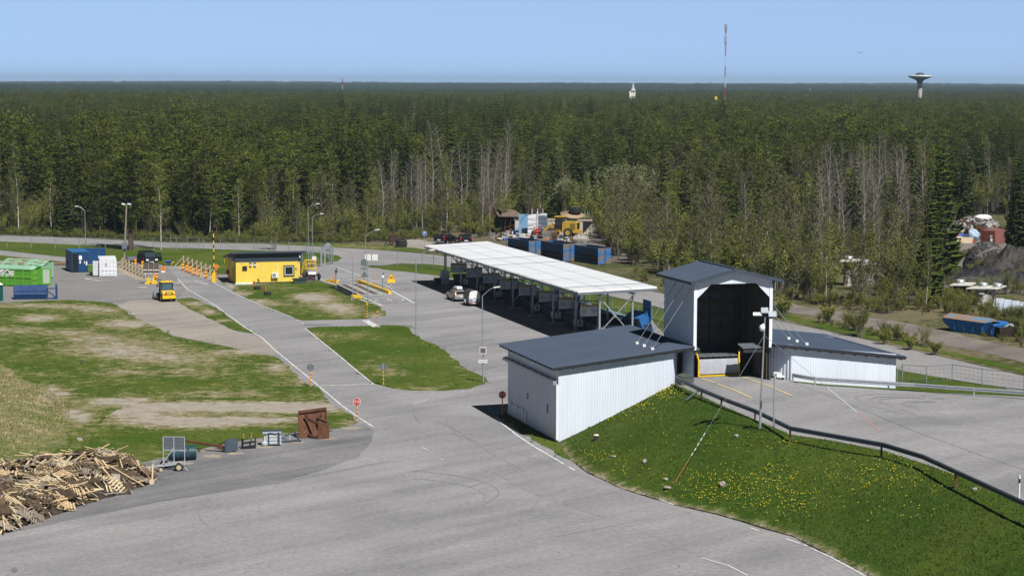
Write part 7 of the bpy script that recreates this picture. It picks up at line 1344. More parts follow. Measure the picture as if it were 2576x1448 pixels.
for k in range(120):
    az = rn.uniform(-1.45, 1.45); el_ = rn.uniform(.02, 1.25); nn = Vector((math.sin(az)*math.cos(el_), -math.cos(az)*math.cos(el_), math.sin(el_))); c_ = Vector((nn.x*Wp, nn.y*Wp*.55, nn.z*Hp)); t1 = nn.cross(Vector((0, 0, 1))).normalized(); t2 = nn.cross(t1); an = rn.uniform(0, math.pi); L_ = rn.uniform(1.5, 3.6); cv = rn.uniform(-.9, .9); of = rn.uniform(0, .45); pts = []
    for t in np.linspace(-1, 1, 8):
        q = c_+(t1*math.cos(an)+t2*math.sin(an))*(L_*t)+(t2*math.cos(an)-t1*math.sin(an))*(cv*(t*t-.4)*L_*.6); f = math.sqrt((q.x/Wp)**2+(q.y/(Wp*.55))**2+(q.z/Hp)**2); q = q/max(f, .3)*(1+of*.25); q.z = max(.12, q.z); pts.append(q)
    mb = MB(); mb.path(pts, rn.uniform(.15, .26), 6); mb.build('hose', hose_l if k % 4 == 0 else hose_m, o)
def crumpled(name, lab, u, v, Wm, D, Hh, m, seed):
    rr_ = random.Random(seed); mb = MB(); n_, m_ = 26, 12; V = []
    for j in range(m_+1):
        for i in range(n_+1):
            x = -Wm/2+Wm*i/n_; y = -D/2+D*j/m_; e = max(0, 1-(2*x/Wm)**2)*max(0, 1-(2*y/D)**2); V.append((x, y, Hh*e**.5*(.82+.22*math.sin(i*.7+seed)*math.cos(j*.6))+rr_.uniform(-.24, .24)*e+.02))
    mb.add(V, [(j*(n_+1)+i, j*(n_+1)+i+1, (j+1)*(n_+1)+i+1, (j+1)*(n_+1)+i) for j in range(m_) for i in range(n_)], 0, False); tag(mb.build(name, m, loc=g(u, v)), lab, 'rubber sheets')
rub = mat('rubber_sheet', (.012, .0125, .014), (.028, .028, .03), rough=.6, scale=1.5); rub2 = mat('brown_rubber', (.026, .023, .020), (.055, .048, .040), rough=.7, scale=1.2)
crumpled('rubber_sheets', 'heap of black rubber sheets below the hose pile', 2462, 713, 13, 7, 2.6, rub, 2); crumpled('rubber_sheets', 'grey brown crumpled rubber sheets right of the hose pile', 2572, 690, 13, 8, 4.6, rub2, 5); crumpled('rubber_sheets', 'low black rubber sheets under the right hose heap', 2545, 714, 9, 5, 2.2, rub, 9)
b = g(*Z7(645, 368)); o = empty('red_container', b, R(20), 'rust red shipping container with double doors behind the hose pile', 'container'); rc = mat('red_oxide', (.17, .045, .035), (.14, .035, .03), rough=.7, scale=1); rc2 = mat('faded_oxide', (.24, .105, .085), (.20, .08, .07), rough=.7, scale=.6); h = T(b, Z7(0, 205)[1]); Wd = 145*b.y/CF*.21714
o.rotation_euler = (0, 0, R(-30)); Lc = 8.5; wd = 2.5
mb = MB(); mb.box(0, wd, .06, .1, .1, h-.1, 0); corr_wall(mb, (wd, 0), (wd, Lc), .1, h-.1, pitch=.4, dep=.05, mi=1, out=(1, 0)); mb.box(.02, wd-.02, .1, Lc, h-.12, h-.04, 1); mb.box(0, .05, 0, Lc, 0, h)
for x in (0, wd-.12): mb.box(x, x+.12, -.04, .1, 0, h)
mb.box(0, wd, -.04, .1, h-.15, h); mb.build('body', [rc, rc2], o)
for x0 in (.14, wd/2+.01):
    mb = MB(); mb.box(x0, x0+wd/2-.16, -.02, .05, .12, h-.17)
    for k in range(4): mb.box(x0+.05, x0+wd/2-.2, -.06, -.02, .4+k*h*.2, .48+k*h*.2)
    mb.tube((x0+.35, -.08, .1), (x0+.35, -.08, h-.1), .03, n=6); mb.build('door', rc, o)
mb = MB(); mb.box(wd*.6, wd*.6+.55, -.075, -.065, h*.55, h*.6); mb.box(wd*.64, wd*.64+.5, -.075, -.065, h*.64, h*.68); mb.box(wd*.68, wd*.68+.42, -.075, -.065, h*.2, h*.48); mb.build('door_marking', white_plain, o)
b = g(*Z7(590, 260)); o = empty('rubble_heap', b, 0, 'wide heap of mixed rubble and waste behind the red container', 'rubble heap'); sc = b.y/CF*.21714; mb = MB(); mb.blob((0, 0, 0), (270*sc, 9, T(b, Z7(0, 50)[1])), 22, 14, .10); mb.build('mound', mat('rubble', (.20, .175, .15), (.13, .115, .10), rough=.95, scale=1.2, fine=.4, fscale=5), o)
mb = MB(); Hr = T(b, Z7(0, 50)[1])
for k in range(170): a_ = random.uniform(math.pi, 2*math.pi); ph = random.uniform(.1, 1.5); mb.cbox((270*sc*math.sin(ph)*math.cos(a_), 9*math.sin(ph)*math.sin(a_), Hr*math.cos(ph)+.1), (random.uniform(.3, 1.3), .4, random.uniform(.15, .5)), random.choice((0, 1, 1, 2, 2, 4, 7, 7)), Matrix.Rotation(random.uniform(-.8, .8), 3, 'Y'))
mb.build('debris', scrap_m, o)['kind'] = 'stuff'
for x, y, w, h_, m, lab in ((560, 245, 2.4, 2.2, mat('pale_blue_tank', (.35, .45, .58), rough=.5), 'pale blue tank standing left of the red container'), (700, 200, 3.0, 1.2, white_plain, 'white tarped bundle lying on the red container roof end')):
    b = g(*Z7(x, 330 if y > 220 else 345)); z_ = 0 if y > 220 else 3.6; mb = MB(); mb.blob((0, 0, h_/2), (w/2, .8, h_/2), 10, 7, .12); tag(mb.build('tank' if y > 220 else 'tarped_bundle', m, loc=b+Vector((0, 0 if y > 220 else 2.5, z_))), lab, 'tank' if y > 220 else 'bundle')
junk('small_scrap', 'white and grey scrap glimpsed between the bare birches at the right', [(2060, 2230, 555, 590), (2110, 2200, 540, 560), (2240, 2330, 590, 660), (2395, 2450, 595, 612)], 230, .5, 1.9, (4, 5, 3, 2, 2, 1, 0, 2))
b = g(1967, 565); o = empty('white_hut', b, 0, 'small white hut seen between birch trunks behind the hall', 'hut'); sc = b.y/CF; h = T(b, 520); mb = MB(); mb.box(-16*sc, 16*sc, 0, 3, 0, h-.2); mb.build('wall', white_paint, o); mb = MB(); mb.box(-17*sc, 17*sc, -.2, 3.2, h-.2, h); mb.build('roof', white_plain, o); mb = MB(); mb.box(0, 7*sc, -.04, .02, h*.55, h*.8); mb.build('window', glass, o)
b = g(2035, 570); o = empty('caravan_shed', b, R(-8), 'long white roofed shed with pale yellow wall among the trees', 'shed'); sc = b.y/CF; h = T(b, 532); mb = MB(); mb.box(-14*sc, 36*sc, 0, 4, 0, h-.9, 0); mb.box(-16*sc, -2*sc, -.05, 0, .5, h-1.4, 1); mb.build('wall', [mat('pale_yellow_wall', (.55, .46, .15), rough=.7), white_paint], o); mb = MB(); mb.add([(-40*sc, -.5, h-1.6), (38*sc, -.5, h-.6), (38*sc, 2.5, h+.4), (-38*sc, 2.5, h-.9)], [(0, 1, 2, 3)]); mb.add([(-40*sc, -.5, h-1.8), (38*sc, -.5, h-.9), (38*sc, -.5, h-.6), (-40*sc, -.5, h-1.6)], [(0, 1, 2, 3)]); mb.build('roof', white_plain, o)
for u, v, w, h_, lab in ((2305, 668, 34, 40, 'white plastic covered bundle among bushes right of the tanks'),): b = g(u, v+12); sc = b.y/CF; mb = MB(); mb.blob((0, 0, h_*sc/2), (w/2*sc, 1.2, h_*sc/2), 12, 9, .22); tag(mb.build('plastic_bundle', mat('white_plastic', (.62, .63, .64), (.45, .45, .45), rough=.6, scale=3), loc=b), lab, 'bundle')
mb = MB(); mb.box(-1.2, 1.2, -.6, .6, .1, .9); mb.box(.2, 1.3, -.8, -.55, .4, .8); tag(mb.build('blue_crate', mat('crate_blue', (.015, .07, .22), (.01, .04, .12), rough=.6, scale=2), loc=g(*Z6(720, 1345))), 'dark blue crate hidden in bushes behind the tower roof', 'crate')
b = g(990, 617); o = empty('notice_board', b, R(50), 'dark brown timber notice board with slanting struts at the wood edge', 'notice board'); h = T(b, 590); mb = MB(); mb.box(-1.0, 1.0, 0, .15, .5, h); mb.bar((-.9, .05, 0), (-.9, .05, h), .12); mb.bar((.9, .05, 0), (.9, .05, h), .12); mb.bar((.9, 1.4, 0), (.9, .1, h*.7), .1); mb.bar((-.9, 1.4, 0), (-.9, .1, h*.7), .1); mb.build('panel', brown_wood, o)
o = empty('tyre_stack', g(1009, 622), 0, 'stack of big black tyres beside the brown notice board at the wood edge', 'tyres')
for k in range(3): mb = MB(); mb.lathe([(.45, 0), (.95, 0), (1.02, .2), (.95, .42), (.45, .42), (.45, 0)], 20, (.1*(k % 2), 0, .43*k)); mb.build('tyre', rubber, o)
b = Vector((0, 1850, 0)); u0 = 2302
def far(u, Y): d = ray(u, 724); return Vector((d.x/d.y*Y, Y, 0))
def zat(u, v, Y): d = ray(u, v); return CAM_H+d.z/d.y*Y
Y = 1860; b = far(2302, Y); k = Y/CF; o = empty('water_tower', b, 0, 'mushroom shaped concrete water tower with white rim rising over the forest', 'water tower')
Zt = lambda v: zat(2302, v, Y)
mb = MB(); mb.lathe([(7*k, 0), (6.2*k, Zt(215)), (6.4*k, Zt(210))], 32); mb.build('shaft', mat('tower_concrete', (.50, .47, .40), (.42, .39, .33), rough=.8, scale=.1), o)
mb = MB(); mb.lathe([(6.4*k, Zt(210)), (7.5*k, Zt(205)), (12*k, Zt(201)), (21*k, Zt(197.5)), (26.5*k, Zt(195.5))], 40); mb.build('bowl', mat('tower_dark', (.035, .045, .06), rough=.7), o)
mb = MB(); mb.lathe([(25.5*k, Zt(196)), (29.6*k, Zt(192)), (29.4*k, Zt(190.5)), (14*k, Zt(190)), (11*k, Zt(189.5))], 40); mb.build('rim', white_plain, o)
mb = MB(); mb.lathe([(12*k, Zt(190.5)), (11*k, Zt(187)), (7*k, Zt(183.5)), (.01, Zt(183))], 24); mb.tube((0, 0, Zt(184)), (0, 0, Zt(178)), .12*k*4, n=5); mb.build('cap', mat('tower_cap', (.06, .07, .08), rough=.6), o)
def mast(u, vt, vb, Y, w, lab, bands=9, guy=True, cat='radio mast'):
    b = far(u, Y); k = Y/CF; o = empty('radio_mast', b, 0, lab, cat); zt = zat(u, vt, Y); r = w*k; n_ = bands
    for j in range(n_):
        z0, z1 = zt*j/n_, zt*(j+1)/n_; mb = MB()
        for a_ in range(3): t = 2*math.pi*a_/3+.3; mb.tube((r*math.cos(t), r*math.sin(t), z0), (r*math.cos(t), r*math.sin(t), z1), r*.2, n=4)
        m_ = max(2, int((z1-z0)/(2.2*r)))
        for q in range(m_):
            for a_ in range(3): t0, t1 = 2*math.pi*a_/3+.3, 2*math.pi*(a_+1)/3+.3; za, zb_ = z0+(z1-z0)*q/m_, z0+(z1-z0)*(q+1)/m_; mb.tube((r*math.cos(t0), r*math.sin(t0), za), (r*math.cos(t1), r*math.sin(t1), zb_), r*.12, n=3)
        mb.build('section', mat('mast_red', (.38, .05, .04), rough=.6) if j % 2 == 0 else mat('mast_white', (.6, .61, .62), rough=.6), o)
    mb = MB()
    for z, rr_ in ((zt*.985, 2.2), (zt*.95, 1.8), (zt*.88, 2.0), (zt*.84, 1.5)):
        for a_ in range(4): t = a_*1.57; mb.cbox((r*rr_*math.cos(t), r*rr_*math.sin(t), z), (r*.8, r*.8, zt*.035))
    mb.build('antenna', galv, o)
    if guy:
        mb = MB()
        for a_ in range(3):
            t = 2*math.pi*a_/3+.1
            for f in (.62, .82): mb.tube((0, 0, zt*f), (zt*.5*math.cos(t), zt*.5*math.sin(t), 0), .022*k*5*.45, n=3)
        mb.build('stay_wire', steel_grey, o)
mast(1817, 62, 255, 1020, 1.5, 'tall red and white lattice radio mast with antennas above the forest', 11)
mast(864, 196, 240, 3300, 1.0, 'small white far off mast standing up over the forest at left centre', 3, False); mast(204, 201, 225, 4200, .8, 'thin dark distant mast at the far left horizon', 3, False); mast(2029, 207, 232, 3600, .8, 'thin distant mast on the horizon between red mast and water tower', 3, False)
Y = 1700; b = far(1588, Y); k = Y/CF; o = empty('church', b, R(20), 'small white church with pointed spire rising out of the forest', 'church'); Zt = lambda v: zat(1588, v, Y)
mb = MB(); mb.box(-4.8*k, 4.8*k, -4*k, 4*k, 0, Zt(227)); mb.box(-11*k, -4.8*k, -3*k, 3*k, 0, Zt(234)); mb.build('wall', mat('church_white', (.72, .70, .62), (.65, .63, .56), rough=.7, scale=.2), o)
mb = MB(); mb.lathe([(7.4*k, Zt(228)), (4.4*k, Zt(224)), (3.4*k, Zt(220)), (2.2*k, Zt(215)), (.5*k, Zt(208)), (.02, Zt(205))], 8, smooth=False); mb.prism([(-3.4*k, Zt(234)), (3.4*k, Zt(234)), (0, Zt(230))], 'x', -11*k, -4.8*k); mb.build('roof', mat('church_roof', (.42, .42, .42), (.5, .5, .5), rough=.6), o)
mb = MB()
for x in (-2.4*k, 1.0*k): mb.box(x, x+1.4*k, -4.05*k, -4*k, Zt(235), Zt(230))
mb.build('window', black, o)
Y = 1500; b = far(1795, Y); k = Y/CF; mb = MB(); mb.box(-3*k, 3*k, 0, 4, zat(1795, 251, Y), zat(1795, 243, Y), 0); mb.box(-2.6*k, -2*k, 0, 1, 0, zat(1795, 251, Y), 1); mb.box(2*k, 2.6*k, 0, 1, 0, zat(1795, 251, Y), 1); tag(mb.build('billboard', [yellow, galv_dark], loc=b), 'tiny yellow billboard on legs between treetops beside the red mast', 'billboard')
Y = 2600; b = far(2005-12, Y); k = Y/CF; mb = MB(); mb.lathe([(1.6*k, 0), (1.3*k, zat(1993, 222, Y))], 10); tag(mb.build('chimney', mat('chimney_brick', (.10, .05, .045), rough=.8), loc=b), 'short dark red brick chimney far off, left of the water tower', 'chimney')
mb = MB()
for s in (-1, 1): mb.add([(0, 0, 0), (s*.9, .1, .28), (s*1.6, .1, .1), (s*.8, -.25, .18)], [(0, 1, 2, 3)])
mb.blob((0, 0, 0), (.14, .5, .14), 8, 6, 0)
p = ray(2163, 133); tag(mb.build('bird', black, loc=Vector((0, 0, CAM_H))+p*600), 'small dark bird gliding in the sky left of the water tower', 'bird')
b = g(207, 916); o = empty('crow', b, R(40), 'black and grey crow standing on the dry lawn at the left', 'bird'); mb = MB(); mb.blob((0, 0, .24), (.1, .2, .11), 10, 7, .03, smooth=True); mb.tube((0, -.18, .24), (0, -.38, .18), .05, .03, 6); mb.build('body', mat('crow_grey', (.10, .10, .11), rough=.8), o); mb = MB(); mb.blob((0, .2, .36), (.06, .08, .06), 8, 6, 0, smooth=True); mb.tube((0, .26, .36), (0, .38, .34), .025, .004, 6); mb.build('head', black, o); mb = MB()
for x in (-.04, .04): mb.tube((x, 0, 0), (x, 0, .16), .012, n=4)
mb.build('legs', black, o)
for u, v, w, h, lab in ((1849, 1098, .55, .3, 'flat pale stone half way along the upper mound'), (1625, 1160, .55, .38, 'pale round stone low on the left of the mound'), (1817, 1223, .7, .5, 'largest pale stone on the lower mound'), (1673, 1202, .6, .22, 'flat brown stone beside the wire peg on the mound'), (2454, 1233, .45, .28, 'grey stone near the right end of the guardrail'), (1545, 1150, .7, .14, 'flat earth stone left of the pale round stone'), (1682, 1226, .95, .14, 'flat concrete slab at the foot of the guy wire'), (98*2.05, 1109, .7, .5, 'grey boulder on the lawn above the timber heap')):
    p = mound_at(u, v) if u > 1000 else g(u, v); mb = MB(); rr_ = random.Random(int(u)); w *= .72; h *= .65; mb.blob((0, 0, h*.25), (w/2, w*.4, h/2*1.3), 10, 7, .18, rnd=rr_); tag(mb.build('stone', stone, loc=p, rz=u), lab, 'stone', 'stones on the grass')
p = mound_at(1498, 1110); mb = MB(); mb.tube((0, 0, -.2), (.05, 0, .45), .16, .15, 10, 0); mb.lathe([(.001, .5), (.2, .47), (.22, .4)], 12, (.05, 0, 0), 1); tag(mb.build('vent_pipe', [brown_wood, mat('cream_cap', (.6, .55, .45), rough=.6)], loc=p), 'short brown vent pipe with cream cap in the grass of the mound', 'pipe')
sheet('water', [(-900, 229.5), (-200, 228.8), (60, 229.6), (110, 231.5), (60, 233.6), (-300, 234)], mat('sea', (.018, .05, .12), rough=.25, spec=.5), .5, kind='structure')
bl = MB(); N_ = 34000
V = np.array(VV); 
ii = RNG.integers(0, NU, N_); jj = RNG.integers(0, NV, N_); fu = RNG.random(N_); fv = RNG.random(N_)
P00 = V[ii*(NV+1)+jj]; P10 = V[(ii+1)*(NV+1)+jj]; P01 = V[ii*(NV+1)+jj+1]; P11 = V[(ii+1)*(NV+1)+jj+1]
Pm = (P00*(1-fu)[:, None]+P10*fu[:, None])*(1-fv)[:, None]+(P01*(1-fu)[:, None]+P11*fu[:, None])*fv[:, None]
keep = ~((jj < 3) & (RNG.random(N_) < .75)); Pm = Pm[keep]; N_ = len(Pm)
def blades(name, P, h0, h1, w0, w1, m, lab):
    n_ = len(P); a = RNG.random(n_)*2*math.pi; h = RNG.uniform(h0, h1, n_); w = RNG.uniform(w0, w1, n_); ln_ = RNG.uniform(-.5, .5, (n_, 2))*h[:, None]
    vs = np.zeros((n_, 3, 3)); vs[:, 0] = P; vs[:, 1] = P; vs[:, 2] = P
    vs[:, 0, 0] -= np.cos(a)*w; vs[:, 0, 1] -= np.sin(a)*w; vs[:, 1, 0] += np.cos(a)*w; vs[:, 1, 1] += np.sin(a)*w; vs[:, 2, :2] += ln_; vs[:, 2, 2] += h; vs[:, :2, 2] -= .03
    me = bpy.data.meshes.new(name); me.vertices.add(n_*3); me.vertices.foreach_set('co', vs.ravel()); me.loops.add(n_*3); me.loops.foreach_set('vertex_index', np.arange(n_*3)); me.polygons.add(n_); me.polygons.foreach_set('loop_start', np.arange(n_)*3); me.update(calc_edges=True); me.validate()
    ms = m if isinstance(m, list) else [m]
    for q in ms: me.materials.append(q)
    me.polygons.foreach_set('material_index', RNG.integers(0, len(ms), n_)); o = bpy.data.objects.new(name, me); COL.objects.link(o); return tag(o, lab, 'grass', kind='stuff')
gm = [mat('blade_a', (.040, .080, .008), rough=.8), mat('blade_b', (.058, .104, .013), rough=.8), mat('blade_c', (.032, .068, .007), rough=.8), mat('blade_d', (.075, .108, .02), rough=.8)]
blades('grass_tufts', Pm, .04, .13, .03, .08, gm, 'green grass tufts growing over the mound')
uvm = projn(Pm); cl = np.zeros(N_)
for bu, bv, ru, rv, st in ((1655, 985, 45, 22, 3.5), (1600, 1025, 40, 16, 2.0), (1560, 1050, 35, 12, 1.2), (1840, 1225, 110, 40, 1.3), (1950, 1260, 110, 35, 1.2), (2180, 1200, 130, 45, .75), (1960, 1210, 80, 40, .9), (2320, 1200, 90, 40, .4), (1700, 1195, 130, 30, .35), (1500, 1150, 70, 22, .7), (1760, 1250, 60, 14, 1.4), (1900, 1110, 140, 30, .3), (2250, 1290, 150, 40, .12), (1560, 1180, 40, 20, .9), (1720, 1120, 140, 30, .14)):
    cl += st*np.exp(-1.3*(((uvm[:, 0]-bu)/ru)**2+((uvm[:, 1]-bv)/rv)**2))
cl *= .35+1.3*(RNG.random(N_) > .5)
sel = RNG.random(N_) < cl*.15; PD = Pm[sel]; nd = len(PD)
vs = np.zeros((nd, 6, 3)); rd = RNG.uniform(.014, .030, nd)
for k in range(6): vs[:, k] = PD; vs[:, k, 0] += np.cos(k*math.pi/3)*rd; vs[:, k, 1] += np.sin(k*math.pi/3)*rd*.8; vs[:, k, 2] += .17+np.sin(k*math.pi/3)*rd*.75
me = bpy.data.meshes.new('dandelions'); me.from_pydata(vs.reshape(-1, 3).tolist(), [], [tuple(range(6*i, 6*i+6)) for i in range(nd)]); me.materials.append(mat('dandelion', (.68, .52, .015), (.58, .42, .01), rough=.8, scale=5)); me.update()
tag(bpy.data.objects.new('dandelions', me), 'yellow dandelions dotted over the green mound', 'flowers', kind='stuff'); COL.objects.link(bpy.data.objects['dandelions'])
LP = []
for ob in list(COL.objects):
    if ob.name.startswith('lawn') and 'dirt' in ob.data.attributes:
        nv = len(ob.data.vertices); c_ = np.zeros(nv*3, np.float32); ob.data.vertices.foreach_get('co', c_); c_ = c_.reshape(-1, 3); d_ = np.zeros(nv, np.float32); ob.data.attributes['dirt'].data.foreach_get('value', d_); c_ = c_[EDGEN[ob.name]:][d_[EDGEN[ob.name]:] < .42]
        if len(c_) and c_[:, 1].max() < 300: c_ = np.repeat(c_, 9, 0); c_[:, :2] += RNG.uniform(-.7, .7, (len(c_), 2)); LP.append(c_)
LP = np.concatenate(LP); blades('grass_tufts', LP, .04, .13, .05, .13, [gm[0], gm[1], gm[3]], 'short grass tufts on the lawns between the roads')
pb = []
while len(pb) < 9000:
    u, v = random.uniform(-60, 190), random.uniform(905, 1160)
    p = g(u, v); z = bank_z(p.x, p.y)
    if z > .07: pb.append((p.x, p.y, z))
blades('dry_grass', np.array(pb), .06, .22, .02, .05, [mat('straw_a', (.32, .26, .13), rough=.9), mat('straw_b', (.22, .19, .09), rough=.9), mat('straw_c', (.10, .12, .035), rough=.9), mat('straw_d', (.40, .34, .2), rough=.9)], 'dry straw coloured grass on the bank at the left edge')
def leaf_mat(name, c, c2, var=.35, trans=.0, sc=1.4):
    m = bpy.data.materials.new(name); m.use_nodes = True; N = m.node_tree.nodes; L = m.node_tree.links; b = N['Principled BSDF']; b.inputs['Roughness'].default_value = .85; b.inputs['Specular IOR Level'].default_value = .12
    tc = N.new('ShaderNodeTexCoord'); nz = N.new('ShaderNodeTexNoise'); nz.inputs['Scale'].default_value = sc; nz.inputs['Detail'].default_value = 4; L.new(tc.outputs['Object'], nz.inputs['Vector'])
    mx = N.new('ShaderNodeMix'); mx.data_type = 'RGBA'; mx.inputs[6].default_value = (*c, 1); mx.inputs[7].default_value = (*c2, 1)
    mr0 = N.new('ShaderNodeMapRange'); mr0.inputs['From Min'].default_value = .38; mr0.inputs['From Max'].default_value = .62; L.new(nz.outputs['Fac'], mr0.inputs['Value']); L.new(mr0.outputs['Result'], mx.inputs['Factor'])
    oi = N.new('ShaderNodeObjectInfo'); mr = N.new('ShaderNodeMapRange'); mr.inputs['To Min'].default_value = 1-var; mr.inputs['To Max'].default_value = 1+var; L.new(oi.outputs['Random'], mr.inputs['Value'])
    sc_ = N.new('ShaderNodeVectorMath'); sc_.operation = 'SCALE'; L.new(mx.outputs[2], sc_.inputs[0]); L.new(mr.outputs['Result'], sc_.inputs['Scale']); L.new(sc_.outputs['Vector'], b.inputs['Base Color']); return m
spr_m = leaf_mat('spruce_needles', (.026, .039, .007), (.052, .066, .012), .4); pin_m = leaf_mat('pine_needles', (.050, .068, .010), (.096, .110, .019), .4)
far_m = leaf_mat('far_needles', (.018, .030, .014), (.034, .048, .020), .45, sc=.02)
bir_m = leaf_mat('birch_leaves', (.095, .112, .018), (.15, .164, .034), .35); ald_m = leaf_mat('budding_twigs', (.105, .092, .040), (.09, .10, .028), .35); wil_m = leaf_mat('willow_leaves', (.19, .205, .095), (.25, .265, .135), .15); bus_m = leaf_mat('bush_leaves', (.095, .108, .018), (.16, .17, .04), .35)
bark_p = mat('pine_bark', (.055, .042, .034), (.10, .066, .046), rough=.9, scale=2); bark_s = mat('spruce_bark', (.06, .05, .042), (.085, .07, .06), rough=.9, scale=2); bark_b = mat('birch_bark', (.46, .43, .38), (.16, .15, .13), rough=.8, scale=2.2, lo=.52, hi=.66, stretch=(1, 1, .6)); bark_a = mat('aspen_bark', (.29, .272, .228), (.21, .195, .16), rough=.8, scale=1.5); twig = mat('grey_twigs', (.14, .122, .10), (.19, .168, .14), rough=.9, scale=2)
def tri_cloud(mb, C, rad, n, s0, s1, rnd, flat=.6, mi=0):
    for _ in range(n):
        d = Vector((rnd.gauss(0, 1), rnd.gauss(0, 1), rnd.gauss(0, 1))).normalized()*rnd.random()**.45; p = Vector((C[0]+d.x*rad[0], C[1]+d.y*rad[1], C[2]+d.z*rad[2])); s = rnd.uniform(s0, s1)
        a = Vector((rnd.uniform(-1, 1), rnd.uniform(-1, 1), rnd.uniform(-flat, flat))).normalized()*s; b = Vector((rnd.uniform(-1, 1), rnd.uniform(-1, 1), rnd.uniform(-flat, flat))).normalized()*s*.7
        mb.add([p-a*.5, p+a*.5, p+b], [(0, 1, 2)], mi)
def spruce(h, Rm, seed, full=1.0):
    r = random.Random(seed); t = MB(); t.tube((0, 0, 0), (0, 0, h*.97), .012*h, .01, 7); c = MB(); nw = int(h*1.55)
    for k in range(nw):
        f = k/nw; z = h*(.07+.93*f); rr = Rm*(1-f)**.8*r.uniform(.8, 1.1)+.12
        nb = max(5, int(9*(1-f)+4))
        for b in range(nb):
            a = 2*math.pi*(b+r.random()*.7)/nb+k; z = h*(.07+.93*f)+r.uniform(-.5, .5)*(1-f)*.9; L = rr*r.uniform(.72, 1.12); dx, dy = math.cos(a), math.sin(a); px, py = -dy, dx; w = L*.26+.12; dr = L*r.uniform(.15, .42)
            o_ = Vector((0, 0, z)); m_ = Vector((dx*L*.55, dy*L*.55, z-dr*.35)); e = Vector((dx*L, dy*L, z-dr+L*.08)); s = Vector((px*w, py*w, -.1*L-.05))
            c.add([o_, m_+s, e, m_-Vector((px*w, py*w, .1*L+.05))], [(0, 1, 2), (0, 2, 3)])
            c.add([m_+s*.6, e, Vector((dx*L*.7, dy*L*.7, z-dr-.28*L-.1))], [(0, 1, 2)])
    return t, c
def pine(h, Rm, seed, bare=.45):
    r = random.Random(seed); t = MB(); lean = Vector((r.uniform(-.3, .3), r.uniform(-.3, .3), h*.93)); t.tube((0, 0, 0), lean*.6, .011*h, .008*h, 8); t.tube(lean*.6, lean, .010*h, .02, 6); c = MB()
    n = 34
    for k in range(n):
        f = k/(n-1); z = h*(bare+(1-bare)*f*.96); rr = Rm*math.sin(math.pi*min(1, .22+.78*(1-f)*1.02))**.7*r.uniform(.55, 1.1) if f < .97 else .3
        a = k*2.4+r.uniform(-.5, .5); d = Vector((math.cos(a), math.sin(a), 0)); st = lean*(z/(h*.93)) if z < h*.93 else lean; e = st+d*rr+Vector((0, 0, r.uniform(.1, .7)))
        t.tube(st, e, .035, .015, 4, cap=False)
        for q in (1.0, .72, .45, .22)[:4 if rr > 1.4 else 2]:
            p = st.lerp(e, q)+Vector((r.uniform(-.4, .4), r.uniform(-.4, .4), r.uniform(0, .3))); sz = r.uniform(.55, .95)*(.75+.35*Rm/3)
            tri_cloud(c, p, (sz, sz, sz*.42), 24, .22, .50, r, .6)
    tri_cloud(c, lean+Vector((0, 0, .1*h*.5)), (.7, .7, h*.06), 20, .3, .6, r)
    return t, c
def bare_tree(h, seed, leaves=0, spread=.22, stem=.0095, lm=(.16, .32), fork=2, up=.75, base=.25):
    r = random.Random(seed); t = MB(); c = MB(); top = Vector((r.uniform(-.05, .05)*h, r.uniform(-.05, .05)*h, h)); bend = Vector((r.uniform(-.03, .03)*h, r.uniform(-.03, .03)*h, h*.5))
    t.tube((0, 0, 0), bend, stem*h, stem*h*.7, 6, cap=False); t.tube(bend, top, stem*h*.7, .012, 5, cap=False)
    n = int(26+h*1.3); tips = []
    for k in range(n):
        f = base+(1-base)*(k+.5)/n; st = bend*(f/.5) if f < .5 else bend.lerp(top, (f-.5)/.5); a = k*2.4+r.uniform(-.6, .6); L = h*spread*(1.15-f)**.7*r.uniform(.6, 1.2); d = Vector((math.cos(a), math.sin(a), up*r.uniform(.7, 1.5))).normalized(); e = st+d*L
        t.tube(st, e, .004*h*(1.1-f)+.012, .010, 4, mi=1, cap=False); tips.append((st, e))
        for q in range(5):
            s2 = st.lerp(e, .25+.16*q); d2 = (d+Vector((r.uniform(-.9, .9), r.uniform(-.9, .9), r.uniform(-.1, .8)))).normalized(); e2 = s2+d2*L*r.uniform(.25, .5); t.tube(s2, e2, .016, .008, 3, mi=1, cap=False); tips.append((s2, e2))
    if leaves:
        for _ in range(leaves):
            s2, e2 = r.choice(tips); p = s2.lerp(e2, r.uniform(.2, 1.1))+Vector((r.uniform(-.3, .3), r.uniform(-.3, .3), r.uniform(-.4, .25))); tri_cloud(c, p, (.12, .12, .12), 1, lm[0], lm[1], r, .9)
    return t, c
def bush(h, w, seed, n=420, lm=(.14, .3), twigs=14):
    r = random.Random(seed); t = MB(); c = MB()
    for k in range(twigs):
        a = r.uniform(0, 6.28); e = Vector((math.cos(a)*w*r.uniform(.2, .95), math.sin(a)*w*r.uniform(.2, .95), h*r.uniform(.6, 1.0))); b = Vector((e.x*.2, e.y*.2, 0)); m_ = b.lerp(e, .5)+Vector((-e.x*.12, -e.y*.12, h*.08)); t.tube(b, m_, .03, .02, 4, cap=False); t.tube(m_, e, .02, .008, 3, cap=False)
        for q in range(n//twigs//3): p = m_.lerp(e, r.uniform(-.3, 1.05)); tri_cloud(c, p, (w*.2, w*.2, h*.10), 3, lm[0], lm[1], r, .9)
    return t, c
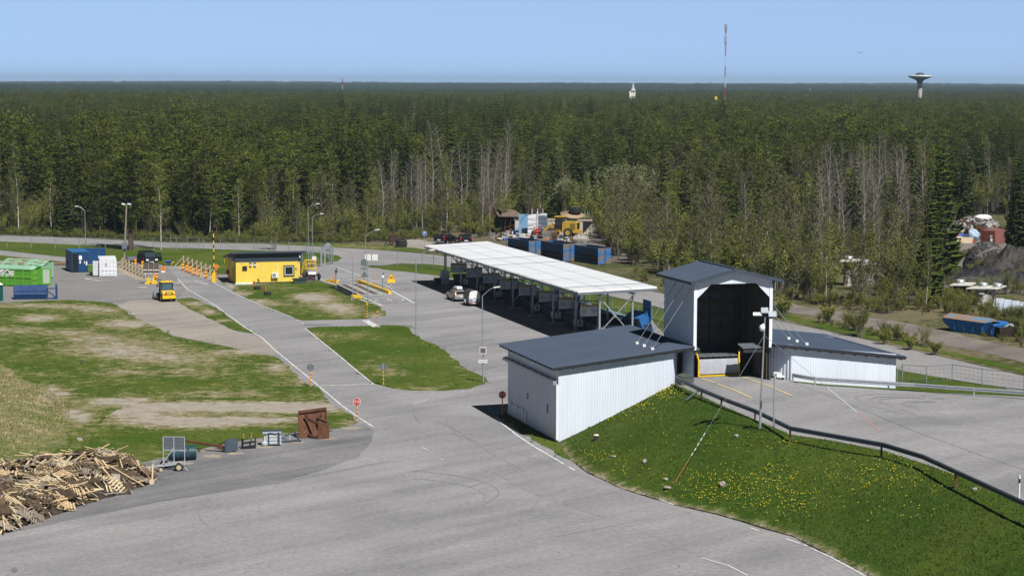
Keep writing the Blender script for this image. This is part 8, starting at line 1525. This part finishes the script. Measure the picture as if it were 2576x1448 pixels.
def dome(h, w, seed, n=2600, lm=(.16, .34)):
    r = random.Random(seed); t = MB(); c = MB(); t.tube((0, 0, 0), (0, 0, h*.35), .28, .2, 8)
    for k in range(34):
        a = r.uniform(0, 6.28); f = r.random()**.5; e = Vector((math.cos(a)*w*f, math.sin(a)*w*f, h*(.42+.52*math.sqrt(max(0, 1-f*f)))*r.uniform(.9, 1.02))); b = Vector((0, 0, h*r.uniform(.15, .35))); t.tube(b, e, .06, .015, 4, cap=False)
        for q in range(n//34//4): tri_cloud(c, e+Vector((r.uniform(-1, 1)*w*.18, r.uniform(-1, 1)*w*.18, r.uniform(-.12, .05)*h)), (.45, .45, .45), 4, lm[0], lm[1], r, .9)
    return t, c
LIB = {}
def reg(kind, tc, bm, lm_):
    t, c = tc; ms_b = bm if isinstance(bm, list) else [bm]
    def mk_mesh(nm, mb_, ms):
        me = bpy.data.meshes.new(nm); me.from_pydata(mb_.v, [], mb_.f)
        for q in ms: me.materials.append(q)
        me.polygons.foreach_set('material_index', mb_.m); me.update(); return me
    tm = mk_mesh('trunk', t, ms_b); cm = mk_mesh('crown', c, [lm_]) if c.f else None
    full = MB(); full.add(t.v, t.f); full.m = list(t.m); k = len(ms_b)
    if c.f: full.add(c.v, c.f, k)
    fm = mk_mesh(kind, full, ms_b+[lm_]); LIB.setdefault(kind, []).append((tm, cm, fm))
for s, (h, w) in enumerate(((17, 2.3), (19, 2.6), (15, 2.0), (12, 1.9), (18, 1.8))): reg('spruce_tree', spruce(h, w, s), bark_s, spr_m)
for s, (h, w, ba_) in enumerate(((18.5, 3.9, .16), (17, 3.3, .22), (20, 4.4, .12), (16, 3.0, .26), (18, 3.6, .1))): reg('pine_tree', pine(h, w, s, ba_), bark_p, pin_m)
for s, h in enumerate((16, 14.5, 17, 15)): reg('aspen_tree', bare_tree(h, s+20, 0, .20, .0085, up=1.0), [bark_a, twig], ald_m)
for s, (h, nl) in enumerate(((13, 1500), (11.5, 1300), (14.5, 1700), (10, 1100), (12, 1300))): reg('birch_tree', bare_tree(h, s+40, nl, .2, .0075, up=.8), [bark_b, twig], bir_m)
for s, (h, nl) in enumerate(((9, 1000), (10.5, 1200), (8, 900), (11, 1000))): reg('alder_tree', bare_tree(h, s+60, nl, .24, .0075, (.14, .28), up=.85, base=.15), [twig, twig], ald_m)
for s, (h, w) in enumerate(((4.8, 2.4), (3.8, 2.3), (6.2, 2.7), (2.6, 1.7))): reg('bush', bush(h, w, s+80, 1500, (.14, .30), 20), twig, bus_m)
reg('willow_tree', dome(12, 6.6, 101), twig, wil_m); reg('willow_tree', dome(9, 3.6, 102, 1500), twig, wil_m)
def u_of(p): return projn((p.x, p.y, 0))[0]
def where(u): return ['behind the far left road', 'behind the yard entrance and yellow hut', 'left of the scrapyard', 'behind the shelter and scrapyard', 'behind the tipping hall', 'beyond the right scrapyard'][int(np.searchsorted([330, 700, 1130, 1640, 2150], u))]
LOOK = {'spruce_tree': ('dark pointed spruce', 'spruce'), 'pine_tree': ('green round topped pine', 'pine'), 'aspen_tree': ('tall leafless pale aspen', 'aspen'), 'birch_tree': ('white stemmed birch in thin new leaf', 'birch'), 'alder_tree': ('brownish budding young tree', 'young tree'), 'bush': ('olive green bush', 'bush'), 'willow_tree': ('pale green willow', 'willow')}
def add_tree(kind, p, i=None, sc=1.0, parts=True, label=None, rz=None):
    L_ = LIB[kind]; i = random.randrange(len(L_)) if i is None else i; tm, cm, fm = L_[i]; rz = random.uniform(0, 6.28) if rz is None else rz; u, v = u_of(p); a, cat = LOOK[kind]
    grp = a+'s '+where(u); lab = label or (a+' '+where(u))
    if parts:
        o = empty(kind, p, rz, lab, cat, None if label else grp)
        for me_, nm in ((tm, 'trunk'), (cm, 'crown')):
            if me_ is None: continue
            q = bpy.data.objects.new(nm, me_); COL.objects.link(q); q.parent = o
    else: o = bpy.data.objects.new(kind, fm); COL.objects.link(o); o.location = p; o.rotation_euler = (0, 0, rz); tag(o, lab, cat, None if label else grp)
    o.scale = (sc, sc, sc*random.uniform(.95, 1.05)); return o
for kind, u, v, i, sc, lab in (('birch_tree', 405, 629, 2, 1.02, 'slender white birch standing alone on the lawn beside the black van'), ('pine_tree', 326, 630, 0, 1.0, 'pine with dark straight trunk on the lawn behind the utility pole, left of two'), ('pine_tree', 333, 630, 1, 1.03, 'pine with dark straight trunk on the lawn behind the utility pole, right of two'),
    ('willow_tree', 1574, 570, 0, 1.13, 'large pale green dome shaped willow behind the scrapyard'), ('willow_tree', 1428, 548, 1, 1.0, 'smaller pale green willow left of the large dome willow'), ('spruce_tree', 2367, 585, 4, .8, 'narrow dark spruce standing alone among bare birches at the right'), ('spruce_tree', 1735, 612, 2, .7, 'dark spruce beside the bare birch left above the tower'), ('spruce_tree', 1800, 618, 0, .58, 'broad dark spruce directly above the tower roof'), ('spruce_tree', 1845, 622, 3, .7, 'dark spruce right of the broad one above the tower roof'), ('spruce_tree', 2062, 640, 3, .62, 'small dark spruce in front of the long white roofed shed'),
    ('bush', 2163, 848, 0, .75, 'wide olive bush on the verge between hall and soil track'), ('bush', 1968, 800, 3, .95, 'low bush on the verge right of the tower'), ('bush', 2225, 866, 3, .6, 'small bush on the verge right of the wide olive bush'), ('bush', 2290, 880, 3, .62, 'small bush on the verge, second right of the wide olive bush'), ('bush', 2352, 893, 3, .55, 'small bush on the verge, third right of the wide olive bush'), ('bush', 2082, 812, 3, .8, 'small bush on the verge left of the wide olive bush'), ('bush', 2480, 762, 0, .72, 'grey green bush in front of the white tanks at the right'), ('bush', 2530, 740, 2, .6, 'tall bush in front of the rubber sheets at the right edge'),
    ('spruce_tree', 2560, 655, 1, .95, 'tall dark spruce at the right edge beside the red container'), ('spruce_tree', 2592, 640, 0, 1.0, 'dark spruce cut by the right edge above the rubber sheets'), ('spruce_tree', 2548, 610, 4, .95, 'dark narrow spruce behind the red container at the right')):
    add_tree(kind, g(u, v), i, sc, True, lab)
o = add_tree('bush', g(688, 629), 2, 1.0, True, 'leafless many stemmed bush behind the yellow hut'); o.scale = (.75, .75, 1.15)
EDGE = np.array([(-400, 575), (-100, 585), (0, 588), (180, 595), (430, 605), (640, 608), (860, 608), (960, 606), (1020, 600), (1090, 596), (1200, 600), (1262, 592), (1285, 556), (1500, 560), (1520, 640), (1572, 665), (1640, 685), (1700, 712), (1880, 735), (1990, 752), (2090, 768), (2200, 785), (2330, 778), (2380, 745), (2396, 615), (2440, 545), (2600, 540), (2660, 560), (2680, 700), (3300, 730)])
HOLES = [[(1272, 600), (1280, 556), (1500, 560), (1512, 640), (1272, 640)], [(1940, 580), (1950, 540), (2090, 540), (2110, 575), (2040, 595)], [(2370, 560), (2590, 560), (2620, 760), (2370, 760)], [(2095, 695), (2205, 695), (2212, 752), (2088, 752)]]
def in_holes(u, v): return any(inside(np.array([[u, v]]), hh)[0] for hh in HOLES)
def pick(u, d, v, r):
    x = r.random()
    if u < 190: w = (('bush', .30), ('birch_tree', .45), ('alder_tree', .15), ('spruce_tree', .1)) if d < 14 else (('spruce_tree', .72), ('pine_tree', .2), ('birch_tree', .08))
    elif u < 640: w = (('pine_tree', .80), ('birch_tree', .07), ('spruce_tree', .1), ('bush', .03)) if d < 60 else (('pine_tree', .6), ('spruce_tree', .4))
    elif u < 930: w = (('bush', .36), ('birch_tree', .30), ('alder_tree', .34)) if d < 16 else (('pine_tree', .42), ('spruce_tree', .55), ('alder_tree', .03))
    elif u < 1290: w = (('aspen_tree', .55), ('alder_tree', .16), ('birch_tree', .17), ('bush', .12)) if d < 50 else (('spruce_tree', .68), ('pine_tree', .25), ('aspen_tree', .07))
    elif u < 1640: w = (('birch_tree', .36), ('alder_tree', .34), ('bush', .08), ('spruce_tree', .22)) if d < 70 else (('spruce_tree', .5), ('pine_tree', .38), ('birch_tree', .12))
    elif u < 2050: w = (('birch_tree', .42), ('alder_tree', .28), ('bush', .26), ('aspen_tree', .04)) if d < 60 else ((('birch_tree', .3), ('alder_tree', .34), ('spruce_tree', .26), ('pine_tree', .1)) if d < 190 else (('pine_tree', .55), ('spruce_tree', .35), ('birch_tree', .1)))
    elif u < 2330: w = (('birch_tree', .34), ('alder_tree', .18), ('bush', .32), ('aspen_tree', .16)) if d < 60 else ((('aspen_tree', .40), ('alder_tree', .30), ('birch_tree', .14), ('spruce_tree', .16)) if d < 210 else (('pine_tree', .5), ('spruce_tree', .42), ('aspen_tree', .08)))
    else: w = (('spruce_tree', .66), ('birch_tree', .2), ('aspen_tree', .14)) if d < 120 else (('spruce_tree', .6), ('pine_tree', .3), ('birch_tree', .1))
    for k, p_ in w:
        x -= p_
        if x <= 0: return k
    return w[0][0]
rt = random.Random(11); cand = []
for st_, y0, y1 in ((4.0, 210, 400), (4.4, 400, 620), (5.0, 620, 1000)):
    y = y0
    while y < y1:
        xm = y*.315+12; x = -xm
        while x < xm:
            p = Vector((x+rt.uniform(-.45, .45)*st_, y+rt.uniform(-.45, .45)*st_, 0)); u, v = projn((p.x, p.y, 0))[0]; ve = float(np.interp(u, EDGE[:, 0], EDGE[:, 1]))
            if v < ve and not in_holes(u, v):
                d = p.y-28*CF/(ve-209); k = pick(u, d, v, rt)
                front = 1.35 if d < 25 else 1
                keepp = {'bush': .75, 'birch_tree': .62, 'alder_tree': .6, 'aspen_tree': .55}.get(k, .92)
                if u > 1640 and p.y < 330: keepp *= .8
                if u > 1640 and d < 150 and k in ('birch_tree', 'alder_tree') and rt.random() < .75: k += '*'
                if 1478 < u < 1668 and v > 532: k = 'bush'; keepp = .45
                if 1395 < u < 1470 and v > 545: keepp = 0
                if (900 < u < 1290 or 2000 < u < 2330) and k == 'aspen_tree': keepp = .72
                if rt.random() < keepp: cand.append((p, k, d, u))
            x += st_
        y += st_
cand.sort(key=lambda c: c[0].y)
cnt = {}; CAP = {'pine_tree': 285, 'spruce_tree': 280, 'birch_tree': 285, 'alder_tree': 285, 'aspen_tree': 230, 'bush': 240, 'willow_tree': 9}
mass = []; KI = ['spruce_tree', 'pine_tree', 'aspen_tree', 'birch_tree', 'alder_tree', 'bush']
for p, k, d, u in cand:
    low = k.endswith('*'); k = k.rstrip('*')
    h_ok = -90 < u < 2680
    scl = rt.uniform(.70, 1.14)*(1+.12*math.sin(p.x*.05+1)*math.cos(p.y*.031))*(1.18 if rt.random() < .07 else 1)
    if k == 'spruce_tree' and u > 1640: scl *= .92
    if low: scl *= .68
    if k == 'pine_tree' and d > 60: scl *= .86
    if k == 'spruce_tree' and 700 < u < 1290 and d > 20: scl *= 1.06
    if h_ok and cnt.get(k, 0) < CAP[k] and p.y < 620:
        cnt[k] = cnt.get(k, 0)+1; add_tree(k, p, None, scl, parts=(cnt[k] <= 110))
    else: mass.append((p.x, p.y, -.1, scl, KI.index(k)))
ug = []; y = 195.0
while y < 470:
    xm = y*.315+12; x = -xm
    while x < xm:
        p = Vector((x+rt.uniform(-1.2, 1.2), y+rt.uniform(-1.2, 1.2), 0)); u, v = projn((p.x, p.y, 0))[0]; ve = float(np.interp(u, EDGE[:, 0], EDGE[:, 1]))
        if v < ve and not in_holes(u, v):
            d = p.y-28*CF/(ve-209); pr_ = (.9 if d < 16 else .15) if u < 190 else ((.35 if d < 8 else .06) if u < 640 else ((.9 if d < 14 else .15) if u < 930 else ((.7 if d < 40 else .1) if u < 1290 else (.85 if p.y < 400 else .3))))
            if rt.random() < pr_:
                k = 5 if rt.random() < .8 else 4
                s_ = rt.uniform(.5, 1.15)*(1.0 if d > 4 else .7)*(1.25 if u > 1290 else 1)
                if 2330 < u < 2420 or 2070 < u < 2230: s_ *= .6
                if v > 745: s_ *= .75
                if d < 60 and -90 < u < 2680 and cnt.get(KI[k], 0) < CAP[KI[k]]: cnt[KI[k]] = cnt.get(KI[k], 0)+1; add_tree(KI[k], p, None, s_, parts=(cnt[KI[k]] <= 60))
                else: ug.append((p.x, p.y, -.05, s_, k))
        x += 2.9
    y += 2.9
mass += ug
y = 1000.0
while y < 2600:
    st_ = 5.2+(y-1000)/1600*3.2; xm = y*.275+15
    for x in np.arange(-xm, xm, st_):
        px_, py_ = x+rt.uniform(-.5, .5)*st_, y+rt.uniform(-.5, .5)*st_
        n1 = math.sin(px_*.011+2)*math.cos(py_*.006)+.6*math.sin(px_*.031+py_*.013)
        k = 0 if rt.random() < .38+.25*n1 else 1
        if rt.random() < (.20 if (px_ > 60 and math.sin(px_*.02+py_*.01) > .75) else .012): k = 2
        mass.append((px_, py_, 1.5*math.sin(px_*.004)*math.sin(py_*.003)-.5, rt.uniform(.72, 1.1)*(1.08 if k == 0 else .93), k))
    y += st_
nclump = 0; clumps = []
y = 2600.0
while y < 9800:
    st_ = 15+(y-2600)/7200*40; xm = y*.275+40
    for x in np.arange(-xm, xm, st_):
        px_, py_ = x+rt.uniform(-.5, .5)*st_, y+rt.uniform(-.5, .5)*st_; uu = px_/py_
        if py_ > 5000 and uu < -.225 and py_ < 7300 and px_ < -.225*py_+40: continue
        clumps.append((px_, py_, 4*math.sin(px_*.0021+1)*math.sin(py_*.0012)-2+(2 if py_ > 5000 else 0), rt.uniform(.65, 1.3)*(1+(py_-2600)/12000), 6))
    y += st_
cl_ = MB(); rc_ = random.Random(5)
for k in range(26):
    x, y = rc_.uniform(-16, 16), rc_.uniform(-10, 10); h = rc_.uniform(11, 17); w = rc_.uniform(1.6, 2.6)
    for z0, z1, f in ((.25, .65, 1.0), (.5, .85, .75), (.72, 1.0, .5)):
        n_ = 6; a0 = rc_.uniform(0, 6); V_ = [(x+w*f*math.cos(a0+i*1.047)*rc_.uniform(.7, 1.2), y+w*f*math.sin(a0+i*1.047)*rc_.uniform(.7, 1.2), h*z0*rc_.uniform(.95, 1.05)) for i in range(n_)]+[(x, y, h*z1)]; cl_.add(V_, [(i, (i+1) % n_, n_) for i in range(n_)])
clump_me = bpy.data.meshes.new('far_treetops'); clump_me.from_pydata(cl_.v, [], cl_.f); clump_me.materials.append(far_m); clump_me.update()
clump_ob = bpy.data.objects.new('tree_group', clump_me); COL.objects.link(clump_ob); clump_ob.location = (120, 2590, -1); tag(clump_ob, 'small group of distant treetops in the far wood', 'trees', kind='stuff')
def forest(name, rows, protos, lab):
    A = np.array(rows, np.float32); me = bpy.data.meshes.new(name); me.vertices.add(len(A)); me.vertices.foreach_set('co', A[:, :3].ravel()); attr(me, 'tree_scale', A[:, 3]); attr(me, 'spin', RNG.random(len(A))*6.283)
    a = me.attributes.new('which', 'INT', 'POINT'); a.data.foreach_set('value', A[:, 4].astype(np.int32)); me.update(); ob = bpy.data.objects.new(name, me); COL.objects.link(ob); tag(ob, lab, 'forest', kind='stuff')
    ng = bpy.data.node_groups.new(name, 'GeometryNodeTree'); ng.interface.new_socket('Geometry', in_out='INPUT', socket_type='NodeSocketGeometry'); ng.interface.new_socket('Geometry', in_out='OUTPUT', socket_type='NodeSocketGeometry'); N = ng.nodes; L = ng.links
    gi = N.new('NodeGroupInput'); go = N.new('NodeGroupOutput'); ip = N.new('GeometryNodeInstanceOnPoints'); gti = N.new('GeometryNodeGeometryToInstance')
    for q in protos[::-1]:
        oi = N.new('GeometryNodeObjectInfo'); oi.inputs['Object'].default_value = q; oi.inputs['As Instance'].default_value = True; L.new(oi.outputs['Geometry'], gti.inputs['Geometry'])
    def na(nm, ty):
        n_ = N.new('GeometryNodeInputNamedAttribute'); n_.data_type = ty; n_.inputs['Name'].default_value = nm; return n_.outputs['Attribute']
    L.new(gi.outputs[0], ip.inputs['Points']); L.new(gti.outputs[0], ip.inputs['Instance']); ip.inputs['Pick Instance'].default_value = True; L.new(na('which', 'INT'), ip.inputs['Instance Index'])
    cx = N.new('ShaderNodeCombineXYZ'); L.new(na('spin', 'FLOAT'), cx.inputs['Z']); L.new(cx.outputs[0], ip.inputs['Rotation']); L.new(na('tree_scale', 'FLOAT'), ip.inputs['Scale']); L.new(ip.outputs[0], go.inputs[0])
    md = ob.modifiers.new('forest', 'NODES'); md.node_group = ng; return ob
pr = []; wi = {}
for ki, k in enumerate(KI):
    wi[ki] = []
    for i in range(len(LIB[k])):
        fm = LIB[k][i][2]; ob = next((o for o in COL.objects if o.data == fm), None)
        if ob is None: ob = add_tree(k, Vector((rt.uniform(-90, 160), 640+10*len(pr), 0)), i, 1.0, parts=False)
        wi[ki].append(len(pr)); pr.append(ob)
for o_ in pr: pass
rows = [(x, y, z, s, rt.choice(wi[k])) for x, y, z, s, k in mass]; ci = len(pr); pr.append(clump_ob); rows += [(x, y, z, s, ci) for x, y, z, s, _ in clumps]
scrub = []
for _ in range(5200):
    u, v = rt.uniform(1560, 2620), rt.uniform(640, 960); p = g(u, v); ve = float(np.interp(u, EDGE[:, 0], EDGE[:, 1]))
    lo = float(np.interp(u, [1560, 1860, 1985, 2150, 2330, 2576], [640, 735, 757, 782, 817, 872])); hi0 = float(np.interp(u, [1560, 1940, 2080, 2240, 2400, 2620], [690, 780, 803, 838, 876, 925])); hi1 = float(np.interp(u, [1560, 1700, 1950, 2160, 2400, 2700], [690, 735, 790, 837, 892, 960]))
    if (ve-6 < v < lo) or (hi0 < v < hi1): 
        if math.sin(p.x*.35)+math.sin(p.y*.21+p.x*.1) > -.5: scrub.append((p.x, p.y, -.02, rt.choice((rt.uniform(.06, .2), rt.uniform(.1, .45))), rt.choice(wi[5])))
for _ in range(2500):
    u, v = rt.uniform(-100, 1100), 0; v = float(np.interp(u, EDGE[:, 0], EDGE[:, 1]))+rt.uniform(-9, 3); p = g(u, v); scrub.append((p.x, p.y, -.02, rt.uniform(.08, .28), rt.choice(wi[5])))
forest('scrub', scrub, pr, 'low scrub and weeds along the soil track and the wood edge').data.name = 'scrub'
forest('forest', rows, pr, 'deep mixed forest of pines and spruces running to the horizon')
print('trees', cnt, len(mass), len(clumps))
hz = MB(); hz.box(-12500, 12500, -12500, 12500, -1.5, 61); ho = hz.build('haze', bpy.data.materials.new('haze')); ho['kind'] = 'stuff'; ho['label'] = 'thin pale blue haze over the far forest'
hm = ho.data.materials[0]; hm.use_nodes = True; hn = hm.node_tree.nodes; hn.remove(hn['Principled BSDF']); pv = hn.new('ShaderNodeVolumePrincipled'); pv.inputs['Density'].default_value = .00008; pv.inputs['Color'].default_value = (.60, .80, 1.0, 1); pv.inputs['Anisotropy'].default_value = .2
hm.node_tree.links.new(pv.outputs['Volume'], hn['Material Output'].inputs['Volume'])
